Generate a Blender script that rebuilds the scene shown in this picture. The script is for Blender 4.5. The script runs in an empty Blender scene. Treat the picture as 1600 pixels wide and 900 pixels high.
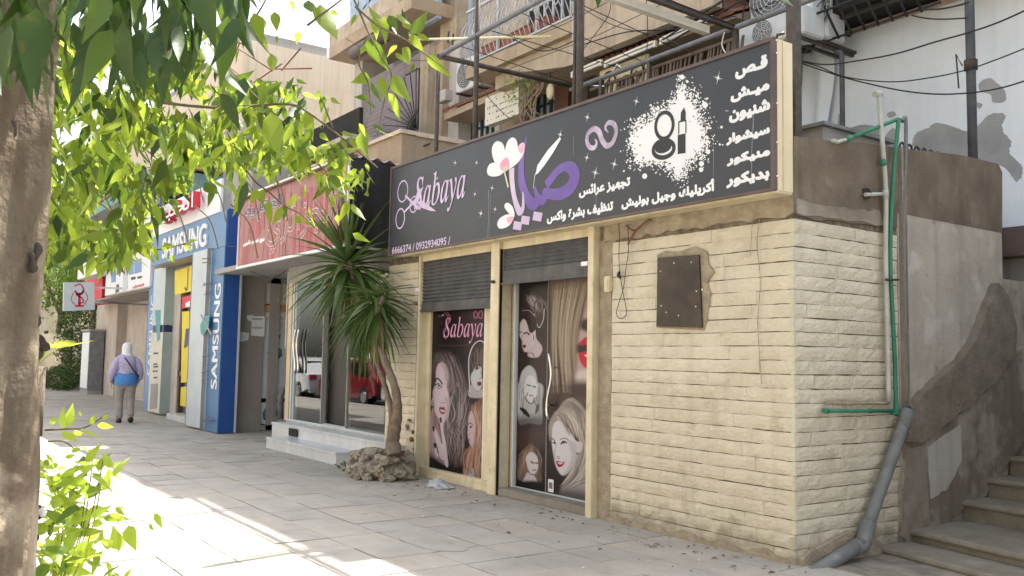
import bpy, bmesh, math, random
import numpy as np
from mathutils import Vector, Matrix, Euler
R = math.radians
rnd = random.Random(7)
SC = bpy.context.scene
COL = SC.collection

# ---------------------------------------------------------------- camera
FOC, CAMH = 1400.0, 1.5                       # focal length in pixels of the 1600 px wide photograph
yaw, roll, pitch = math.atan2(1000, FOC), .018, math.atan2(109, FOC)
FW = np.array([-math.cos(yaw)*math.cos(pitch), math.sin(yaw)*math.cos(pitch), math.sin(pitch)])
_rt = np.cross(FW, [0, 0, 1]); _rt /= np.linalg.norm(_rt); _up = np.cross(_rt, FW)
RT = _rt*math.cos(roll) + _up*math.sin(roll)
UP = _up*math.cos(roll) - _rt*math.sin(roll)
CP = np.array([0, 0, CAMH])
cam = bpy.data.cameras.new('camera'); cam.sensor_width = 36; cam.lens = 36*FOC/1600
cam.clip_start = .05; cam.clip_end = 2000
camo = bpy.data.objects.new('camera', cam); COL.objects.link(camo)
camo.matrix_world = Matrix(((RT[0], UP[0], -FW[0], 0), (RT[1], UP[1], -FW[1], 0), (RT[2], UP[2], -FW[2], CAMH), (0, 0, 0, 1)))
SC.camera = camo

# ---------------------------------------------------------------- sky, sun, exposure
SUN = Vector((-.10, .50, .86)).normalized()   # direction towards the sun
w = bpy.data.worlds.new('World'); SC.world = w; w.use_nodes = True
nt = w.node_tree; bg = nt.nodes['Background']
sky = nt.nodes.new('ShaderNodeTexSky'); sky.sky_type = 'NISHITA'; sky.sun_disc = False
sky.sun_elevation = math.asin(SUN.z); sky.sun_rotation = math.atan2(SUN.x, SUN.y)
sky.air_density = 1.3; sky.dust_density = 3.5; sky.ozone_density = .8
hs = nt.nodes.new('ShaderNodeHueSaturation'); hs.inputs['Saturation'].default_value = .42   # whitish summer haze
nt.links.new(sky.outputs[0], hs.inputs['Color']); nt.links.new(hs.outputs[0], bg.inputs[0]); bg.inputs[1].default_value = .15
sl = bpy.data.lights.new('sun', 'SUN'); sl.energy = 5.0; sl.angle = R(.5); sl.color = (1, .95, .87)
so = bpy.data.objects.new('sun', sl); COL.objects.link(so)
so.rotation_euler = SUN.to_track_quat('Z', 'Y').to_euler()
SC.view_settings.view_transform = 'Standard'; SC.view_settings.look = 'None'
SC.view_settings.gamma = 1; SC.view_settings.exposure = 1.5
SC.cycles.max_bounces = 8; SC.cycles.transmission_bounces = 6; SC.cycles.transparent_max_bounces = 8
try: SC.cycles.use_denoising = True
except Exception: pass

# ---------------------------------------------------------------- measuring helpers (rays through the photograph onto real planes)
def ray(x, y): return FW + RT*(x-800)/FOC - UP*(y-450)/FOC
def atY(x, y, Y): d = ray(x, y); return CP + d*(Y/d[1])
def atX(x, y, X): d = ray(x, y); return CP + d*(X/d[0])
def atZ(x, y, Z=0.): d = ray(x, y); return CP + d*((Z-CAMH)/d[2])
def atD(x, y, D): return CP + ray(x, y)*D
def proj(X, Y, Z):
    dx, dy, dz = X-CP[0], Y-CP[1], Z-CP[2]
    d = dx*FW[0]+dy*FW[1]+dz*FW[2]
    return 800+FOC*(dx*RT[0]+dy*RT[1]+dz*RT[2])/d, 450-FOC*(dx*UP[0]+dy*UP[1]+dz*UP[2])/d

# ---------------------------------------------------------------- materials
M = {}
def mat(name, c, c2=None, scale=3., rough=.7, bump=0., bscale=30., metal=0., spec=.35, drip=0., spots=None, coat=0., contrast=(.35, .65), foot=None):
    """procedural surface: two tones mixed by noise, optional vertical drips, optional blotches of a third colour, bump"""
    m = bpy.data.materials.new(name); m.use_nodes = True; n = m.node_tree; L = n.links
    b = n.nodes['Principled BSDF']
    b.inputs['Roughness'].default_value = rough; b.inputs['Metallic'].default_value = metal
    b.inputs['Specular IOR Level'].default_value = spec
    if coat: b.inputs['Coat Weight'].default_value = coat
    geo = n.nodes.new('ShaderNodeNewGeometry')
    c2 = c2 or tuple(v*.86 for v in c)
    nz = n.nodes.new('ShaderNodeTexNoise'); nz.inputs['Scale'].default_value = scale; nz.inputs['Detail'].default_value = 9
    nz.inputs['Roughness'].default_value = .62
    L.new(geo.outputs['Position'], nz.inputs['Vector'])
    rp = n.nodes.new('ShaderNodeValToRGB'); rp.color_ramp.elements[0].position = contrast[0]; rp.color_ramp.elements[1].position = contrast[1]
    rp.color_ramp.elements[0].color = (*c2, 1); rp.color_ramp.elements[1].color = (*c, 1)
    L.new(nz.outputs['Fac'], rp.inputs['Fac']); out = rp.outputs['Color']
    def over(out, col, fac):
        mx = n.nodes.new('ShaderNodeMix'); mx.data_type = 'RGBA'
        L.new(fac, mx.inputs[0]); L.new(out, mx.inputs[6]); mx.inputs[7].default_value = (*col, 1)
        return mx.outputs[2]
    def ramp(src, a, b_, hi):
        r = n.nodes.new('ShaderNodeMapRange'); r.inputs[1].default_value = a; r.inputs[2].default_value = b_
        r.inputs[3].default_value = 0; r.inputs[4].default_value = hi; L.new(src, r.inputs[0]); return r.outputs[0]
    if drip:
        mp = n.nodes.new('ShaderNodeMapping'); mp.inputs['Scale'].default_value = (9, 9, .5)
        L.new(geo.outputs['Position'], mp.inputs['Vector'])
        n2 = n.nodes.new('ShaderNodeTexNoise'); n2.inputs['Scale'].default_value = 1.; n2.inputs['Detail'].default_value = 5
        L.new(mp.outputs[0], n2.inputs['Vector'])
        out = over(out, tuple(v*.45 for v in c2), ramp(n2.outputs['Fac'], .5, .78, drip))
    if spots:
        for (col, sc_, a, b_, hi) in spots:
            n3 = n.nodes.new('ShaderNodeTexNoise'); n3.inputs['Scale'].default_value = sc_; n3.inputs['Detail'].default_value = 7
            L.new(geo.outputs['Position'], n3.inputs['Vector'])
            out = over(out, col, ramp(n3.outputs['Fac'], a, b_, hi))
    if foot:      # splashed dirt along the foot of a wall
        sp = n.nodes.new('ShaderNodeSeparateXYZ'); L.new(geo.outputs['Position'], sp.inputs[0])
        n4 = n.nodes.new('ShaderNodeTexNoise'); n4.inputs['Scale'].default_value = 6; n4.inputs['Detail'].default_value = 8; L.new(geo.outputs['Position'], n4.inputs['Vector'])
        ad = n.nodes.new('ShaderNodeMath'); ad.operation = 'MULTIPLY_ADD'; L.new(n4.outputs['Fac'], ad.inputs[0]); ad.inputs[1].default_value = -.75; L.new(sp.outputs[2], ad.inputs[2])
        out = over(out, foot, ramp(ad.outputs[0], -.14, -.34, .6))
    L.new(out, b.inputs['Base Color'])
    if bump:
        nb = n.nodes.new('ShaderNodeTexNoise'); nb.inputs['Scale'].default_value = bscale; nb.inputs['Detail'].default_value = 6
        L.new(geo.outputs['Position'], nb.inputs['Vector'])
        bp = n.nodes.new('ShaderNodeBump'); bp.inputs['Strength'].default_value = bump; bp.inputs['Distance'].default_value = .02
        L.new(nb.outputs['Fac'], bp.inputs['Height']); L.new(bp.outputs[0], b.inputs['Normal'])
    M[name] = m; return m
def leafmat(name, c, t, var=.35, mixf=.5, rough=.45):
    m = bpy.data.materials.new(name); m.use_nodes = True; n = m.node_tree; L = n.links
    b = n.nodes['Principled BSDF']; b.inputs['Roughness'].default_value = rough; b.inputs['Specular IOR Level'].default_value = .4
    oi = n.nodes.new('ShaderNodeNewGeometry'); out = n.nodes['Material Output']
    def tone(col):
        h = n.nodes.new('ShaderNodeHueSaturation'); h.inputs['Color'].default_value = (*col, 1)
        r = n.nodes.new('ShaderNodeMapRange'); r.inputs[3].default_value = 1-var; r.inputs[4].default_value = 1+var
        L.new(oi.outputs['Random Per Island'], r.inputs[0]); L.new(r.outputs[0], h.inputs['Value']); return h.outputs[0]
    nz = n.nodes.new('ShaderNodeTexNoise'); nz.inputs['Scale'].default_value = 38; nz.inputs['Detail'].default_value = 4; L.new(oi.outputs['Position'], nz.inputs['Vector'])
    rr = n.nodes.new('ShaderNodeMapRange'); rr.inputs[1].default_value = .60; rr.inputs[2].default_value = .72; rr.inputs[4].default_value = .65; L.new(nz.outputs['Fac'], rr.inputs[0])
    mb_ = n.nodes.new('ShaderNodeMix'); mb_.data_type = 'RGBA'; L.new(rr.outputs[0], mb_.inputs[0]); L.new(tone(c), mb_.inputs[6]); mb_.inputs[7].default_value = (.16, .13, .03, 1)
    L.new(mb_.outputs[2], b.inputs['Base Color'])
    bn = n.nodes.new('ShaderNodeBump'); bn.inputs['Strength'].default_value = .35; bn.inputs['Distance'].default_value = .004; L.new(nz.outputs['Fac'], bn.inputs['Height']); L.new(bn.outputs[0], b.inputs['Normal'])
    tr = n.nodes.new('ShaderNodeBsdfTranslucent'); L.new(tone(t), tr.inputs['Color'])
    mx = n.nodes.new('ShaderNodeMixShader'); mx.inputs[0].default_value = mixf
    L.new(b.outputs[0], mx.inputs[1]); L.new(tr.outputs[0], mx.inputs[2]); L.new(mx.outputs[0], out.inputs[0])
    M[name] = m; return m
def vcmat(name, rough=.25, spec=.4):
    """printed film: the print itself is stored as colours on the sheet"""
    m = bpy.data.materials.new(name); m.use_nodes = True; n = m.node_tree
    b = n.nodes['Principled BSDF']; b.inputs['Roughness'].default_value = rough; b.inputs['Specular IOR Level'].default_value = spec
    a = n.nodes.new('ShaderNodeVertexColor'); a.layer_name = 'print'
    n.links.new(a.outputs[0], b.inputs['Base Color']); M[name] = m; return m
def glassmat(name, col=(.9, .95, .95), transp=.6, rough=.02):
    m = bpy.data.materials.new(name); m.use_nodes = True; n = m.node_tree; L = n.links
    n.nodes.remove(n.nodes['Principled BSDF']); out = n.nodes['Material Output']
    g = n.nodes.new('ShaderNodeBsdfGlossy'); g.inputs['Roughness'].default_value = rough; g.inputs['Color'].default_value = (.95, .97, .97, 1)
    t = n.nodes.new('ShaderNodeBsdfTransparent'); t.inputs['Color'].default_value = (*col, 1)
    f = n.nodes.new('ShaderNodeFresnel'); f.inputs['IOR'].default_value = 1.9
    mx = n.nodes.new('ShaderNodeMixShader'); L.new(f.outputs[0], mx.inputs[0]); L.new(t.outputs[0], mx.inputs[1]); L.new(g.outputs[0], mx.inputs[2])
    L.new(mx.outputs[0], out.inputs[0]); M[name] = m; return m

# ---------------------------------------------------------------- mesh builder
def tag(o, label=None, cat=None, group=None, kind=None):
    if label: o['label'] = label
    if cat: o['category'] = cat
    if group: o['group'] = group
    if kind: o['kind'] = kind
    return o
def empty(name, loc, label=None, cat=None, group=None, kind=None, rz=0.):
    o = bpy.data.objects.new(name, None); COL.objects.link(o); o.location = loc; o.rotation_euler = (0, 0, rz)
    o.empty_display_size = .1
    return tag(o, label, cat, group, kind)
def rootloc(p):
    v = Vector((0, 0, 0))
    while p is not None: v = v + Vector(p.location); p = p.parent
    return v
class MB:
    def __init__(s): s.v = []; s.f = []; s.sm = []
    def add(s, vs, fs, smooth=False):
        k = len(s.v); s.v += [tuple(map(float, p)) for p in vs]
        s.f += [tuple(i+k for i in f) for f in fs]; s.sm += [smooth]*len(fs); return s
    def box(s, x0, x1, y0, y1, z0, z1):
        vs = [(x, y, z) for z in (z0, z1) for y in (y0, y1) for x in (x0, x1)]
        return s.add(vs, [(0, 2, 3, 1), (4, 5, 7, 6), (0, 1, 5, 4), (2, 6, 7, 3), (0, 4, 6, 2), (1, 3, 7, 5)])
    def bbox(s, x0, x1, y0, y1, z0, z1, b=.01):
        """box with chamfered edges"""
        bm = bmesh.new(); bmesh.ops.create_cube(bm, size=1)
        for v in bm.verts: v.co = Vector(((x0+x1)/2+v.co.x*(x1-x0), (y0+y1)/2+v.co.y*(y1-y0), (z0+z1)/2+v.co.z*(z1-z0)))
        bmesh.ops.bevel(bm, geom=bm.edges[:], offset=b, segments=2, affect='EDGES')
        s.add([v.co for v in bm.verts], [[v.index for v in f.verts] for f in bm.faces]) if not bm.verts.index_update() else 0
        bm.free(); return s
    def quad(s, a, b, c, d): return s.add([a, b, c, d], [(0, 1, 2, 3)])
    def tube(s, pts, r, n=8, cap=True, smooth=True, closed=False):
        pts = [Vector(p) for p in pts]; N = len(pts); rs = r if hasattr(r, '__len__') else [r]*N
        vs = []; nrm = None
        for i, p in enumerate(pts):
            t = (pts[(i+1) % N if closed else min(i+1, N-1)]-pts[(i-1) % N if closed else max(i-1, 0)])
            if t.length < 1e-9: t = Vector((0, 0, 1))
            t.normalize()
            if nrm is None: nrm = t.cross(Vector((0, 0, 1)) if abs(t.z) < .9 else Vector((1, 0, 0))).normalized()
            nrm = (nrm-t*nrm.dot(t)); nrm.normalize(); bt = t.cross(nrm)
            for k in range(n):
                a = 2*math.pi*k/n; vs.append(p+nrm*math.cos(a)*rs[i]+bt*math.sin(a)*rs[i])
        fs = []
        for i in range(N if closed else N-1):
            j = (i+1) % N
            for k in range(n): fs.append((i*n+k, i*n+(k+1) % n, j*n+(k+1) % n, j*n+k))
        s.add(vs, fs, smooth)
        if cap and not closed:
            k = len(s.v)-len(vs); s.f += [tuple(k+i for i in range(n))[::-1], tuple(k+i for i in range((N-1)*n, N*n))]; s.sm += [False, False]
        return s
    def bar(s, a, b, w, h=None):
        """square bar from a to b"""
        h = h or w; a = Vector(a); b = Vector(b); t = (b-a).normalized()
        u = t.cross(Vector((0, 0, 1)) if abs(t.z) < .9 else Vector((0, 1, 0))).normalized(); v = t.cross(u)
        vs = [p+u*w/2*i+v*h/2*j for p in (a, b) for (i, j) in ((-1, -1), (1, -1), (1, 1), (-1, 1))]
        return s.add(vs, [(0, 1, 2, 3), (7, 6, 5, 4), (0, 4, 5, 1), (1, 5, 6, 2), (2, 6, 7, 3), (3, 7, 4, 0)])
    def prism(s, poly, a0, a1, axis='y'):
        """outline extruded along an axis; poly is (x,z) for y, (y,z) for x, (x,y) for z"""
        from mathutils.geometry import tessellate_polygon
        def P(p, t): return (p[0], t, p[1]) if axis == 'y' else (t, p[0], p[1]) if axis == 'x' else (p[0], p[1], t)
        n = len(poly); tr = tessellate_polygon([[Vector((p[0], p[1], 0)) for p in poly]])
        vs = [P(p, a0) for p in poly]+[P(p, a1) for p in poly]
        fs = [tuple(t) for t in tr]+[tuple(i+n for i in t[::-1]) for t in tr]
        fs += [(i, (i+1) % n, (i+1) % n+n, i+n) for i in range(n)]
        return s.add(vs, fs)
    def grid(s, nu, nv, fn, smooth=True):
        vs = [fn(i/nu, j/nv) for j in range(nv+1) for i in range(nu+1)]
        return s.add(vs, [(j*(nu+1)+i, j*(nu+1)+i+1, (j+1)*(nu+1)+i+1, (j+1)*(nu+1)+i) for j in range(nv) for i in range(nu)], smooth)
    def blob(s, c, r, seed=0, amp=.25, lev=2, flat=1.):
        bm = bmesh.new(); bmesh.ops.create_icosphere(bm, subdivisions=lev, radius=1); q = random.Random(seed)
        bm.verts.index_update(); ph = [q.uniform(0, 6) for _ in range(6)]
        rr = r if hasattr(r, '__len__') else (r, r, r*flat)
        for v in bm.verts:
            d = v.co; k = 1+amp*(math.sin(3*d.x+ph[0])*math.sin(3*d.y+ph[1])+.6*math.sin(5*d.z+ph[2])*math.sin(4*d.x+ph[3]))+q.uniform(-.1, .1)*amp
            v.co = Vector((c[0]+d.x*rr[0]*k, c[1]+d.y*rr[1]*k, c[2]+d.z*rr[2]*k))
        s.add([v.co for v in bm.verts], [[v.index for v in f.verts] for f in bm.faces], True); bm.free(); return s
    def mesh(s, name, m):
        me = bpy.data.meshes.new(name); me.from_pydata(s.v, [], s.f); me.update()
        me.polygons.foreach_set('use_smooth', s.sm)
        if m: me.materials.append(M[m] if isinstance(m, str) else m)
        bm = bmesh.new(); bm.from_mesh(me); bmesh.ops.recalc_face_normals(bm, faces=bm.faces); bm.to_mesh(me); bm.free()
        return me
    def build(s, name, m, parent=None, label=None, cat=None, group=None, kind=None):
        off = rootloc(parent) if parent else None
        if off is not None and off.length: s.v = [(x-off.x, y-off.y, z-off.z) for x, y, z in s.v]
        elif parent is None and s.v:      # origin at the base of the thing
            a = np.array(s.v); c = (a.min(0)+a.max(0))/2; c[2] = a[:, 2].min()
            s.v = [tuple(p) for p in (a-c)]; off = Vector(c)
        me = s.mesh(name, m); o = bpy.data.objects.new(name, me); COL.objects.link(o)
        if parent: o.parent = parent
        elif off is not None: o.location = off
        return tag(o, label, cat, group, kind)
def inst(name, me, parent, loc, rot=(0, 0, 0), scale=(1, 1, 1)):
    o = bpy.data.objects.new(name, me); COL.objects.link(o)
    off = rootloc(parent) if parent else Vector((0, 0, 0))
    o.parent = parent; o.location = Vector(loc)-off; o.rotation_euler = rot; o.scale = scale
    return o
def copy_tree(o, parent=None):
    kids = [c for c in o.children]
    c = o.copy(); COL.objects.link(c); c.parent = parent
    for k in kids: copy_tree(k, c)
    return c
def crom(pts, n=8, closed=True):
    """smooth curve through points"""
    P = [np.array(p, float) for p in pts]; N = len(P); out = []
    for i in range(N if closed else N-1):
        if closed: p0, p1, p2, p3 = P[i-1], P[i], P[(i+1) % N], P[(i+2) % N]
        else: p0, p1, p2, p3 = P[max(i-1, 0)], P[i], P[i+1], P[min(i+2, N-1)]
        for k in range(n):
            t = k/n; out.append(.5*((2*p1)+(-p0+p2)*t+(2*p0-5*p1+4*p2-p3)*t*t+(-p0+3*p1-3*p2+p3)*t**3))
    if not closed: out.append(P[-1])
    return out

# ---------------------------------------------------------------- lettering (built from Blender's own font)
_F = {}
for ch, iso, n_ in [('\u0627', 0xFE8D, 2), ('\u0623', 0xFE83, 2), ('\u0628', 0xFE8F, 4), ('\u0629', 0xFE93, 2), ('\u062a', 0xFE95, 4), ('\u062c', 0xFE9D, 4),
        ('\u062d', 0xFEA1, 4), ('\u062e', 0xFEA5, 4), ('\u062f', 0xFEA9, 2), ('\u0631', 0xFEAD, 2), ('\u0632', 0xFEAF, 2), ('\u0633', 0xFEB1, 4), ('\u0634', 0xFEB5, 4),
        ('\u0635', 0xFEB9, 4), ('\u0638', 0xFEC5, 4), ('\u0639', 0xFEC9, 4), ('\u0641', 0xFED1, 4), ('\u0642', 0xFED5, 4), ('\u0643', 0xFED9, 4),
        ('\u0644', 0xFEDD, 4), ('\u0645', 0xFEE1, 4), ('\u0646', 0xFEE5, 4), ('\u0647', 0xFEE9, 4), ('\u0648', 0xFEED, 2), ('\u064a', 0xFEF1, 4), ('\u0626', 0xFE89, 4)]:
    _F[ch] = (iso, n_)
def ar(s):
    out = []
    for i, c in enumerate(s):
        if c not in _F: out.append(c); continue
        iso, n = _F[c]
        p = i > 0 and (s[i-1] == '\u0640' or (s[i-1] in _F and _F[s[i-1]][1] == 4))
        q = n == 4 and i+1 < len(s) and (s[i+1] in _F or s[i+1] == '\u0640')
        out.append(chr(iso+(3 if p and q else 2 if q else 1 if p else 0)))
    return ''.join(out[::-1])
def glyphs(body, extrude=0.):
    c = bpy.data.curves.new('lettering', 'FONT'); c.body = body; c.size = 1; c.extrude = extrude; c.resolution_u = 4
    o = bpy.data.objects.new('lettering', c); COL.objects.link(o)
    dg = bpy.context.evaluated_depsgraph_get(); me = bpy.data.meshes.new_from_object(o.evaluated_get(dg))
    v = np.empty(len(me.vertices)*3); me.vertices.foreach_get('co', v); v = v.reshape(-1, 3)
    f = [tuple(p.vertices) for p in me.polygons]
    bpy.data.objects.remove(o); bpy.data.meshes.remove(me); bpy.data.curves.remove(c)
    return v, f
def text_on(body, fit, put, name, m, parent, bold=0., depth=0., label=None, lift=.0001, shear=0., build=True):
    """fit=(u0,u1,v0,v1) box on the surface in metres; put(u,v,w) maps surface coordinates to the world, w outwards"""
    v, f = glyphs(body, .5 if depth else 0.)
    a, b = v.min(0), v.max(0); u0, u1, v0, v1 = fit
    isl = list(range(len(v)))            # letters that touch get a hair of depth between them
    def root(i):
        while isl[i] != i: isl[i] = isl[isl[i]]; i = isl[i]
        return i
    for q_ in f:
        for k_ in q_[1:]: isl[root(k_)] = root(q_[0])
    ids = {}; extra = np.array([ids.setdefault(root(i), len(ids)) for i in range(len(v))])*.00002
    U = u0+(v[:, 0]-a[0])/(b[0]-a[0])*(u1-u0); V = v0+(v[:, 1]-a[1])/(b[1]-a[1])*(v1-v0); W = (v[:, 2]+(.5 if depth else 0))*(depth or 1)+extra
    U = U+shear*(V-v0)
    mb = MB(); sh = [(0, 0)] if not bold else [(0, 0), (bold, 0), (-bold, 0), (0, bold), (0, -bold), (bold*.7, bold*.7), (-bold*.7, bold*.7), (bold*.7, -bold*.7), (-bold*.7, -bold*.7)]
    for k, (du, dv) in enumerate(sh):
        mb.add([put(x+du, y+dv, z+k*lift) for x, y, z in zip(U, V, W)], f)
    return mb.build(name, m, parent, label) if build else mb
def fitY(Y, xl, xr, ybl, ytr):
    """surface box of a lettering line on the plane Y from its pixel extent: left/right x, y of the left bottom and right top corner"""
    a = atY(xl, ybl, Y); b = atY(xr, ytr, Y); return (a[0], b[0], a[2], b[2])
def putY(Y): return lambda u, v, w_: (u, Y-w_, v)
_LC = [0]
def strokeY(pts, wd, Y, n=6, closed=False, taper=None):
    """flat ribbon along a smooth path given in (x,z) on plane Y; wd width in metres or list"""
    P = crom([(p[0], p[1]) for p in pts], n, closed); N = len(P)
    ws = wd if hasattr(wd, '__len__') else [wd]*len(pts)
    L_, R_ = [], []
    for i, p in enumerate(P):
        q = P[(i+1) % N] if closed or i+1 < N else P[i]; o = P[i-1] if closed or i > 0 else P[i]
        t = q-o; t = t/(np.linalg.norm(t)+1e-12); nn = np.array((-t[1], t[0]))
        fi = i/n; k = int(fi); fr = fi-k
        wv = ws[k % len(ws)]*(1-fr)+ws[(k+1) % len(ws) if closed else min(k+1, len(ws)-1)]*fr
        L_.append(p+nn*wv/2); R_.append(p-nn*wv/2)
    _LC[0] += 1; yo = (_LC[0] % 37)*1e-5
    vs = [(p[0], Y-yo-i*4e-6, p[1]) for i, p in enumerate(L_)]+[(p[0], Y-yo-i*4e-6, p[1]) for i, p in enumerate(R_)]
    fs = [(i, (i+1) % N, (i+1) % N+N, i+N) for i in range(N if closed else N-1)]
    return vs, fs

# ================================================================ material palette
mat('cream_paint', (.65, .59, .465), (.555, .50, .385), 3, .65, .7, 34, drip=.22, foot=(.17, .14, .10), spots=[((.33, .27, .19), 4.3, .58, .80, .55), ((.70, .65, .52), 13, .58, .72, .6), ((.16, .13, .09), 42, .66, .74, .55)])
mat('joint', (.24, .20, .14), (.10, .08, .055), 14, .9, .3)
mat('cream_trim', (.70, .62, .43), (.58, .50, .34), 5, .5, .08, 60, drip=.45, spots=[((.24, .19, .13), 9, .64, .8, .6)])
mat('grey_render', (.30, .255, .205), (.20, .165, .13), 3.2, .9, .6, 24, spots=[((.44, .41, .37), 2.1, .54, .7, .5), ((.09, .075, .06), 7, .62, .8, .6)])
mat('brown_render', (.205, .165, .125), (.13, .10, .075), 2.6, .92, .6, 20, drip=.35, spots=[((.34, .31, .27), 4, .6, .75, .4)])
mat('plaster', (.45, .405, .345), (.355, .315, .265), 2.4, .9, .45, 26, drip=.3, spots=[((.16, .13, .10), 8, .63, .78, .6), ((.58, .55, .51), 3.5, .56, .68, .5)])
mat('patchy_plaster', (.37, .335, .285), (.22, .185, .15), 1.7, .9, .45, 22, drip=.4, contrast=(.44, .54), spots=[((.15, .12, .095), 6, .6, .75, .6)])
mat('mud_band', (.24, .205, .165), (.16, .135, .105), 5, .95, .8, 30)
mat('rough_mortar', (.40, .34, .25), (.27, .22, .16), 9, .95, .9, 40)
mat('pale_wall', (.74, .80, .87), (.66, .72, .78), 1.2, .85, .25, 18, drip=.15, spots=[((.70, .66, .60), .8, .52, .75, .5)])
mat('grey_patch', (.36, .37, .385), (.28, .29, .30), 3, .95, .4, 20)
mat('dirty_pale', (.40, .38, .37), (.26, .24, .225), 2.5, .9, .3, 20, drip=.5)
mat('apt_wall', (.53, .445, .345), (.39, .315, .235), 1.8, .88, .35, 20, drip=.6, spots=[((.27, .21, .16), 3.2, .6, .8, .5), ((.70, .62, .52), 2.2, .58, .75, .4)])
mat('apt_soffit', (.47, .375, .27), (.36, .28, .20), 2, .9, .2, drip=.2)
mat('apt_pale', (.55, .53, .50), (.44, .42, .39), 1.5, .85, .2, drip=.35)
mat('beige_block', (.70, .61, .49), (.62, .52, .40), .8, .9, .15, 10, drip=.35)
mat('far_stone', (.50, .46, .41), (.40, .36, .32), 2, .85, .2, drip=.2)
mat('far_grey', (.34, .33, .32), (.28, .27, .26), 2, .8, .1, drip=.3)
mat('clad_grey', (.30, .275, .25), (.26, .24, .22), 1.2, .55, .05, drip=.15)
mat('paving', (.44, .405, .355), (.35, .32, .28), 1.7, .85, .5, 60, spots=[((.25, .225, .19), .8, .55, .75, .6), ((.46, .40, .32), 1.1, .52, .7, .45), ((.17, .155, .14), 6, .62, .8, .55), ((.55, .53, .50), 9, .66, .75, .3)])
mat('paving_worn', (.45, .41, .355), (.36, .325, .28), 2.1, .85, .5, 60, spots=[((.25, .225, .19), .8, .55, .75, .6), ((.18, .165, .15), 5, .6, .8, .55)])
mat('paving_cool', (.425, .395, .355), (.34, .315, .28), 2., .85, .5, 60, spots=[((.25, .225, .19), .8, .55, .75, .6), ((.17, .16, .15), 7, .6, .8, .55)])
mat('ground_dirt', (.30, .27, .235), (.15, .135, .115), 5, .95, .4)
mat('asphalt', (.06, .06, .06), (.045, .045, .045), 8, .9, .4)
mat('kerb_paint', (.5, .48, .45), (.4, .38, .36), 5, .8, .2)
mat('concrete_step', (.27, .25, .21), (.21, .19, .15), 4, .9, .5, 30, spots=[((.11, .10, .085), 6, .58, .78, .6), ((.48, .46, .42), 3, .6, .75, .4)])
mat('marble', (.62, .64, .66), (.50, .52, .55), 3.5, .3, .03, drip=.15, spots=[((.36, .37, .39), 7, .58, .75, .5)])
mat('dark_shutter', (.115, .115, .12), (.07, .07, .072), 6, .5, .1, drip=.3, metal=.3)
mat('pale_shutter', (.55, .52, .47), (.45, .42, .38), 5, .55, .1, drip=.3)
mat('black', (.012, .012, .013), (.008, .008, .008), 4, .35)
mat('black_panel', (.012, .012, .014), (.02, .02, .022), 1.5, .25, spec=.4)
mat('dark_room', (.03, .028, .026), (.02, .018, .016), 3, .9)  # near black: shade of rooms and recesses put into the colour; dark boards too
mat('rust_steel', (.085, .068, .055), (.05, .04, .033), 4.5, .6, .15, metal=.25, spots=[((.14, .10, .065), 6, .6, .75, .4)])
mat('pole_metal', (.10, .085, .075), (.06, .05, .045), 9, .55, .15, metal=.3, spots=[((.22, .14, .09), 12, .6, .75, .5)])
mat('pole_dark', (.10, .105, .115), (.065, .07, .08), 7, .55, .1, metal=.2)
mat('grey_metal', (.22, .23, .245), (.15, .155, .165), 7, .5, .1, metal=.2)
mat('steel_shiny', (.75, .75, .74), (.6, .6, .6), 5, .18, metal=1)
mat('sign_face', (.028, .034, .048), (.040, .047, .062), .7, .38, .0, spec=.45, spots=[((.09, .095, .10), 2.2, .62, .85, .35), ((.12, .12, .12), 30, .68, .78, .25)])
mat('sign_side', (.78, .68, .47), (.72, .62, .41), 3, .5, .05, drip=.15)
mat('sign_trim', (.15, .11, .10), (.10, .075, .07), 5, .5)
mat('white_print', (.86, .87, .90), (.80, .81, .85), 3, .5)
mat('lilac_print', (.68, .56, .74), (.54, .44, .66), 1.7, .5)
mat('violet_print', (.20, .13, .42), (.14, .09, .34), 1.5, .5)
mat('silver_print', (.60, .52, .66), (.28, .22, .36), 9, .5)
mat('pink_print', (.66, .36, .52), (.50, .25, .40), 6, .5)
mat('magenta_print', (.33, .045, .17), (.25, .03, .12), 6, .5)
mat('petal_print', (.88, .85, .88), (.82, .74, .80), 2.5, .5)
mat('petal_pink', (.72, .30, .46), (.80, .5, .62), 6, .5)
mat('stem_print', (.62, .64, .45), (.5, .52, .35), 9, .5)
mat('dark_print', (.035, .037, .045), (.03, .03, .036), 2, .5)
mat('drip_print', (.30, .34, .40), (.2, .23, .28), 9, .5)
mat('green_pipe', (.04, .22, .13), (.03, .16, .095), 8, .45, .05)
mat('white_pipe', (.52, .53, .48), (.40, .41, .37), 8, .45, .05, drip=.3)
mat('grey_pipe', (.19, .20, .20), (.145, .15, .15), 6, .55, .1, spots=[((.33, .30, .26), 9, .6, .8, .5)])
mat('ac_white', (.66, .68, .68), (.55, .57, .57), 3, .5, .02, drip=.3)
mat('ac_grille', (.14, .145, .15), (.10, .10, .105), 9, .5)
mat('bars_green', (.03, .085, .10), (.02, .06, .075), 8, .5)
mat('mirrored_sky', (.80, .84, .86), (.70, .74, .78), 4, .8)
mat('curtain_blue', (.46, .56, .68), (.33, .42, .55), 5, .8)
mat('louvre', (.36, .33, .38), (.30, .27, .32), 3, .6, drip=.2)
mat('tile_red', (.30, .15, .10), (.20, .10, .07), 9, .8, .3)
mat('tile_pink', (.55, .40, .31), (.44, .30, .23), 9, .85, .3)
mat('pot_red', (.33, .13, .10), (.24, .09, .07), 7, .6)
mat('rail_white', (.55, .58, .62), (.42, .44, .47), 8, .5)
mat('rail_black', (.03, .03, .032), (.02, .02, .02), 8, .5)
mat('fence_brown', (.20, .145, .11), (.13, .095, .07), 9, .6)
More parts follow.
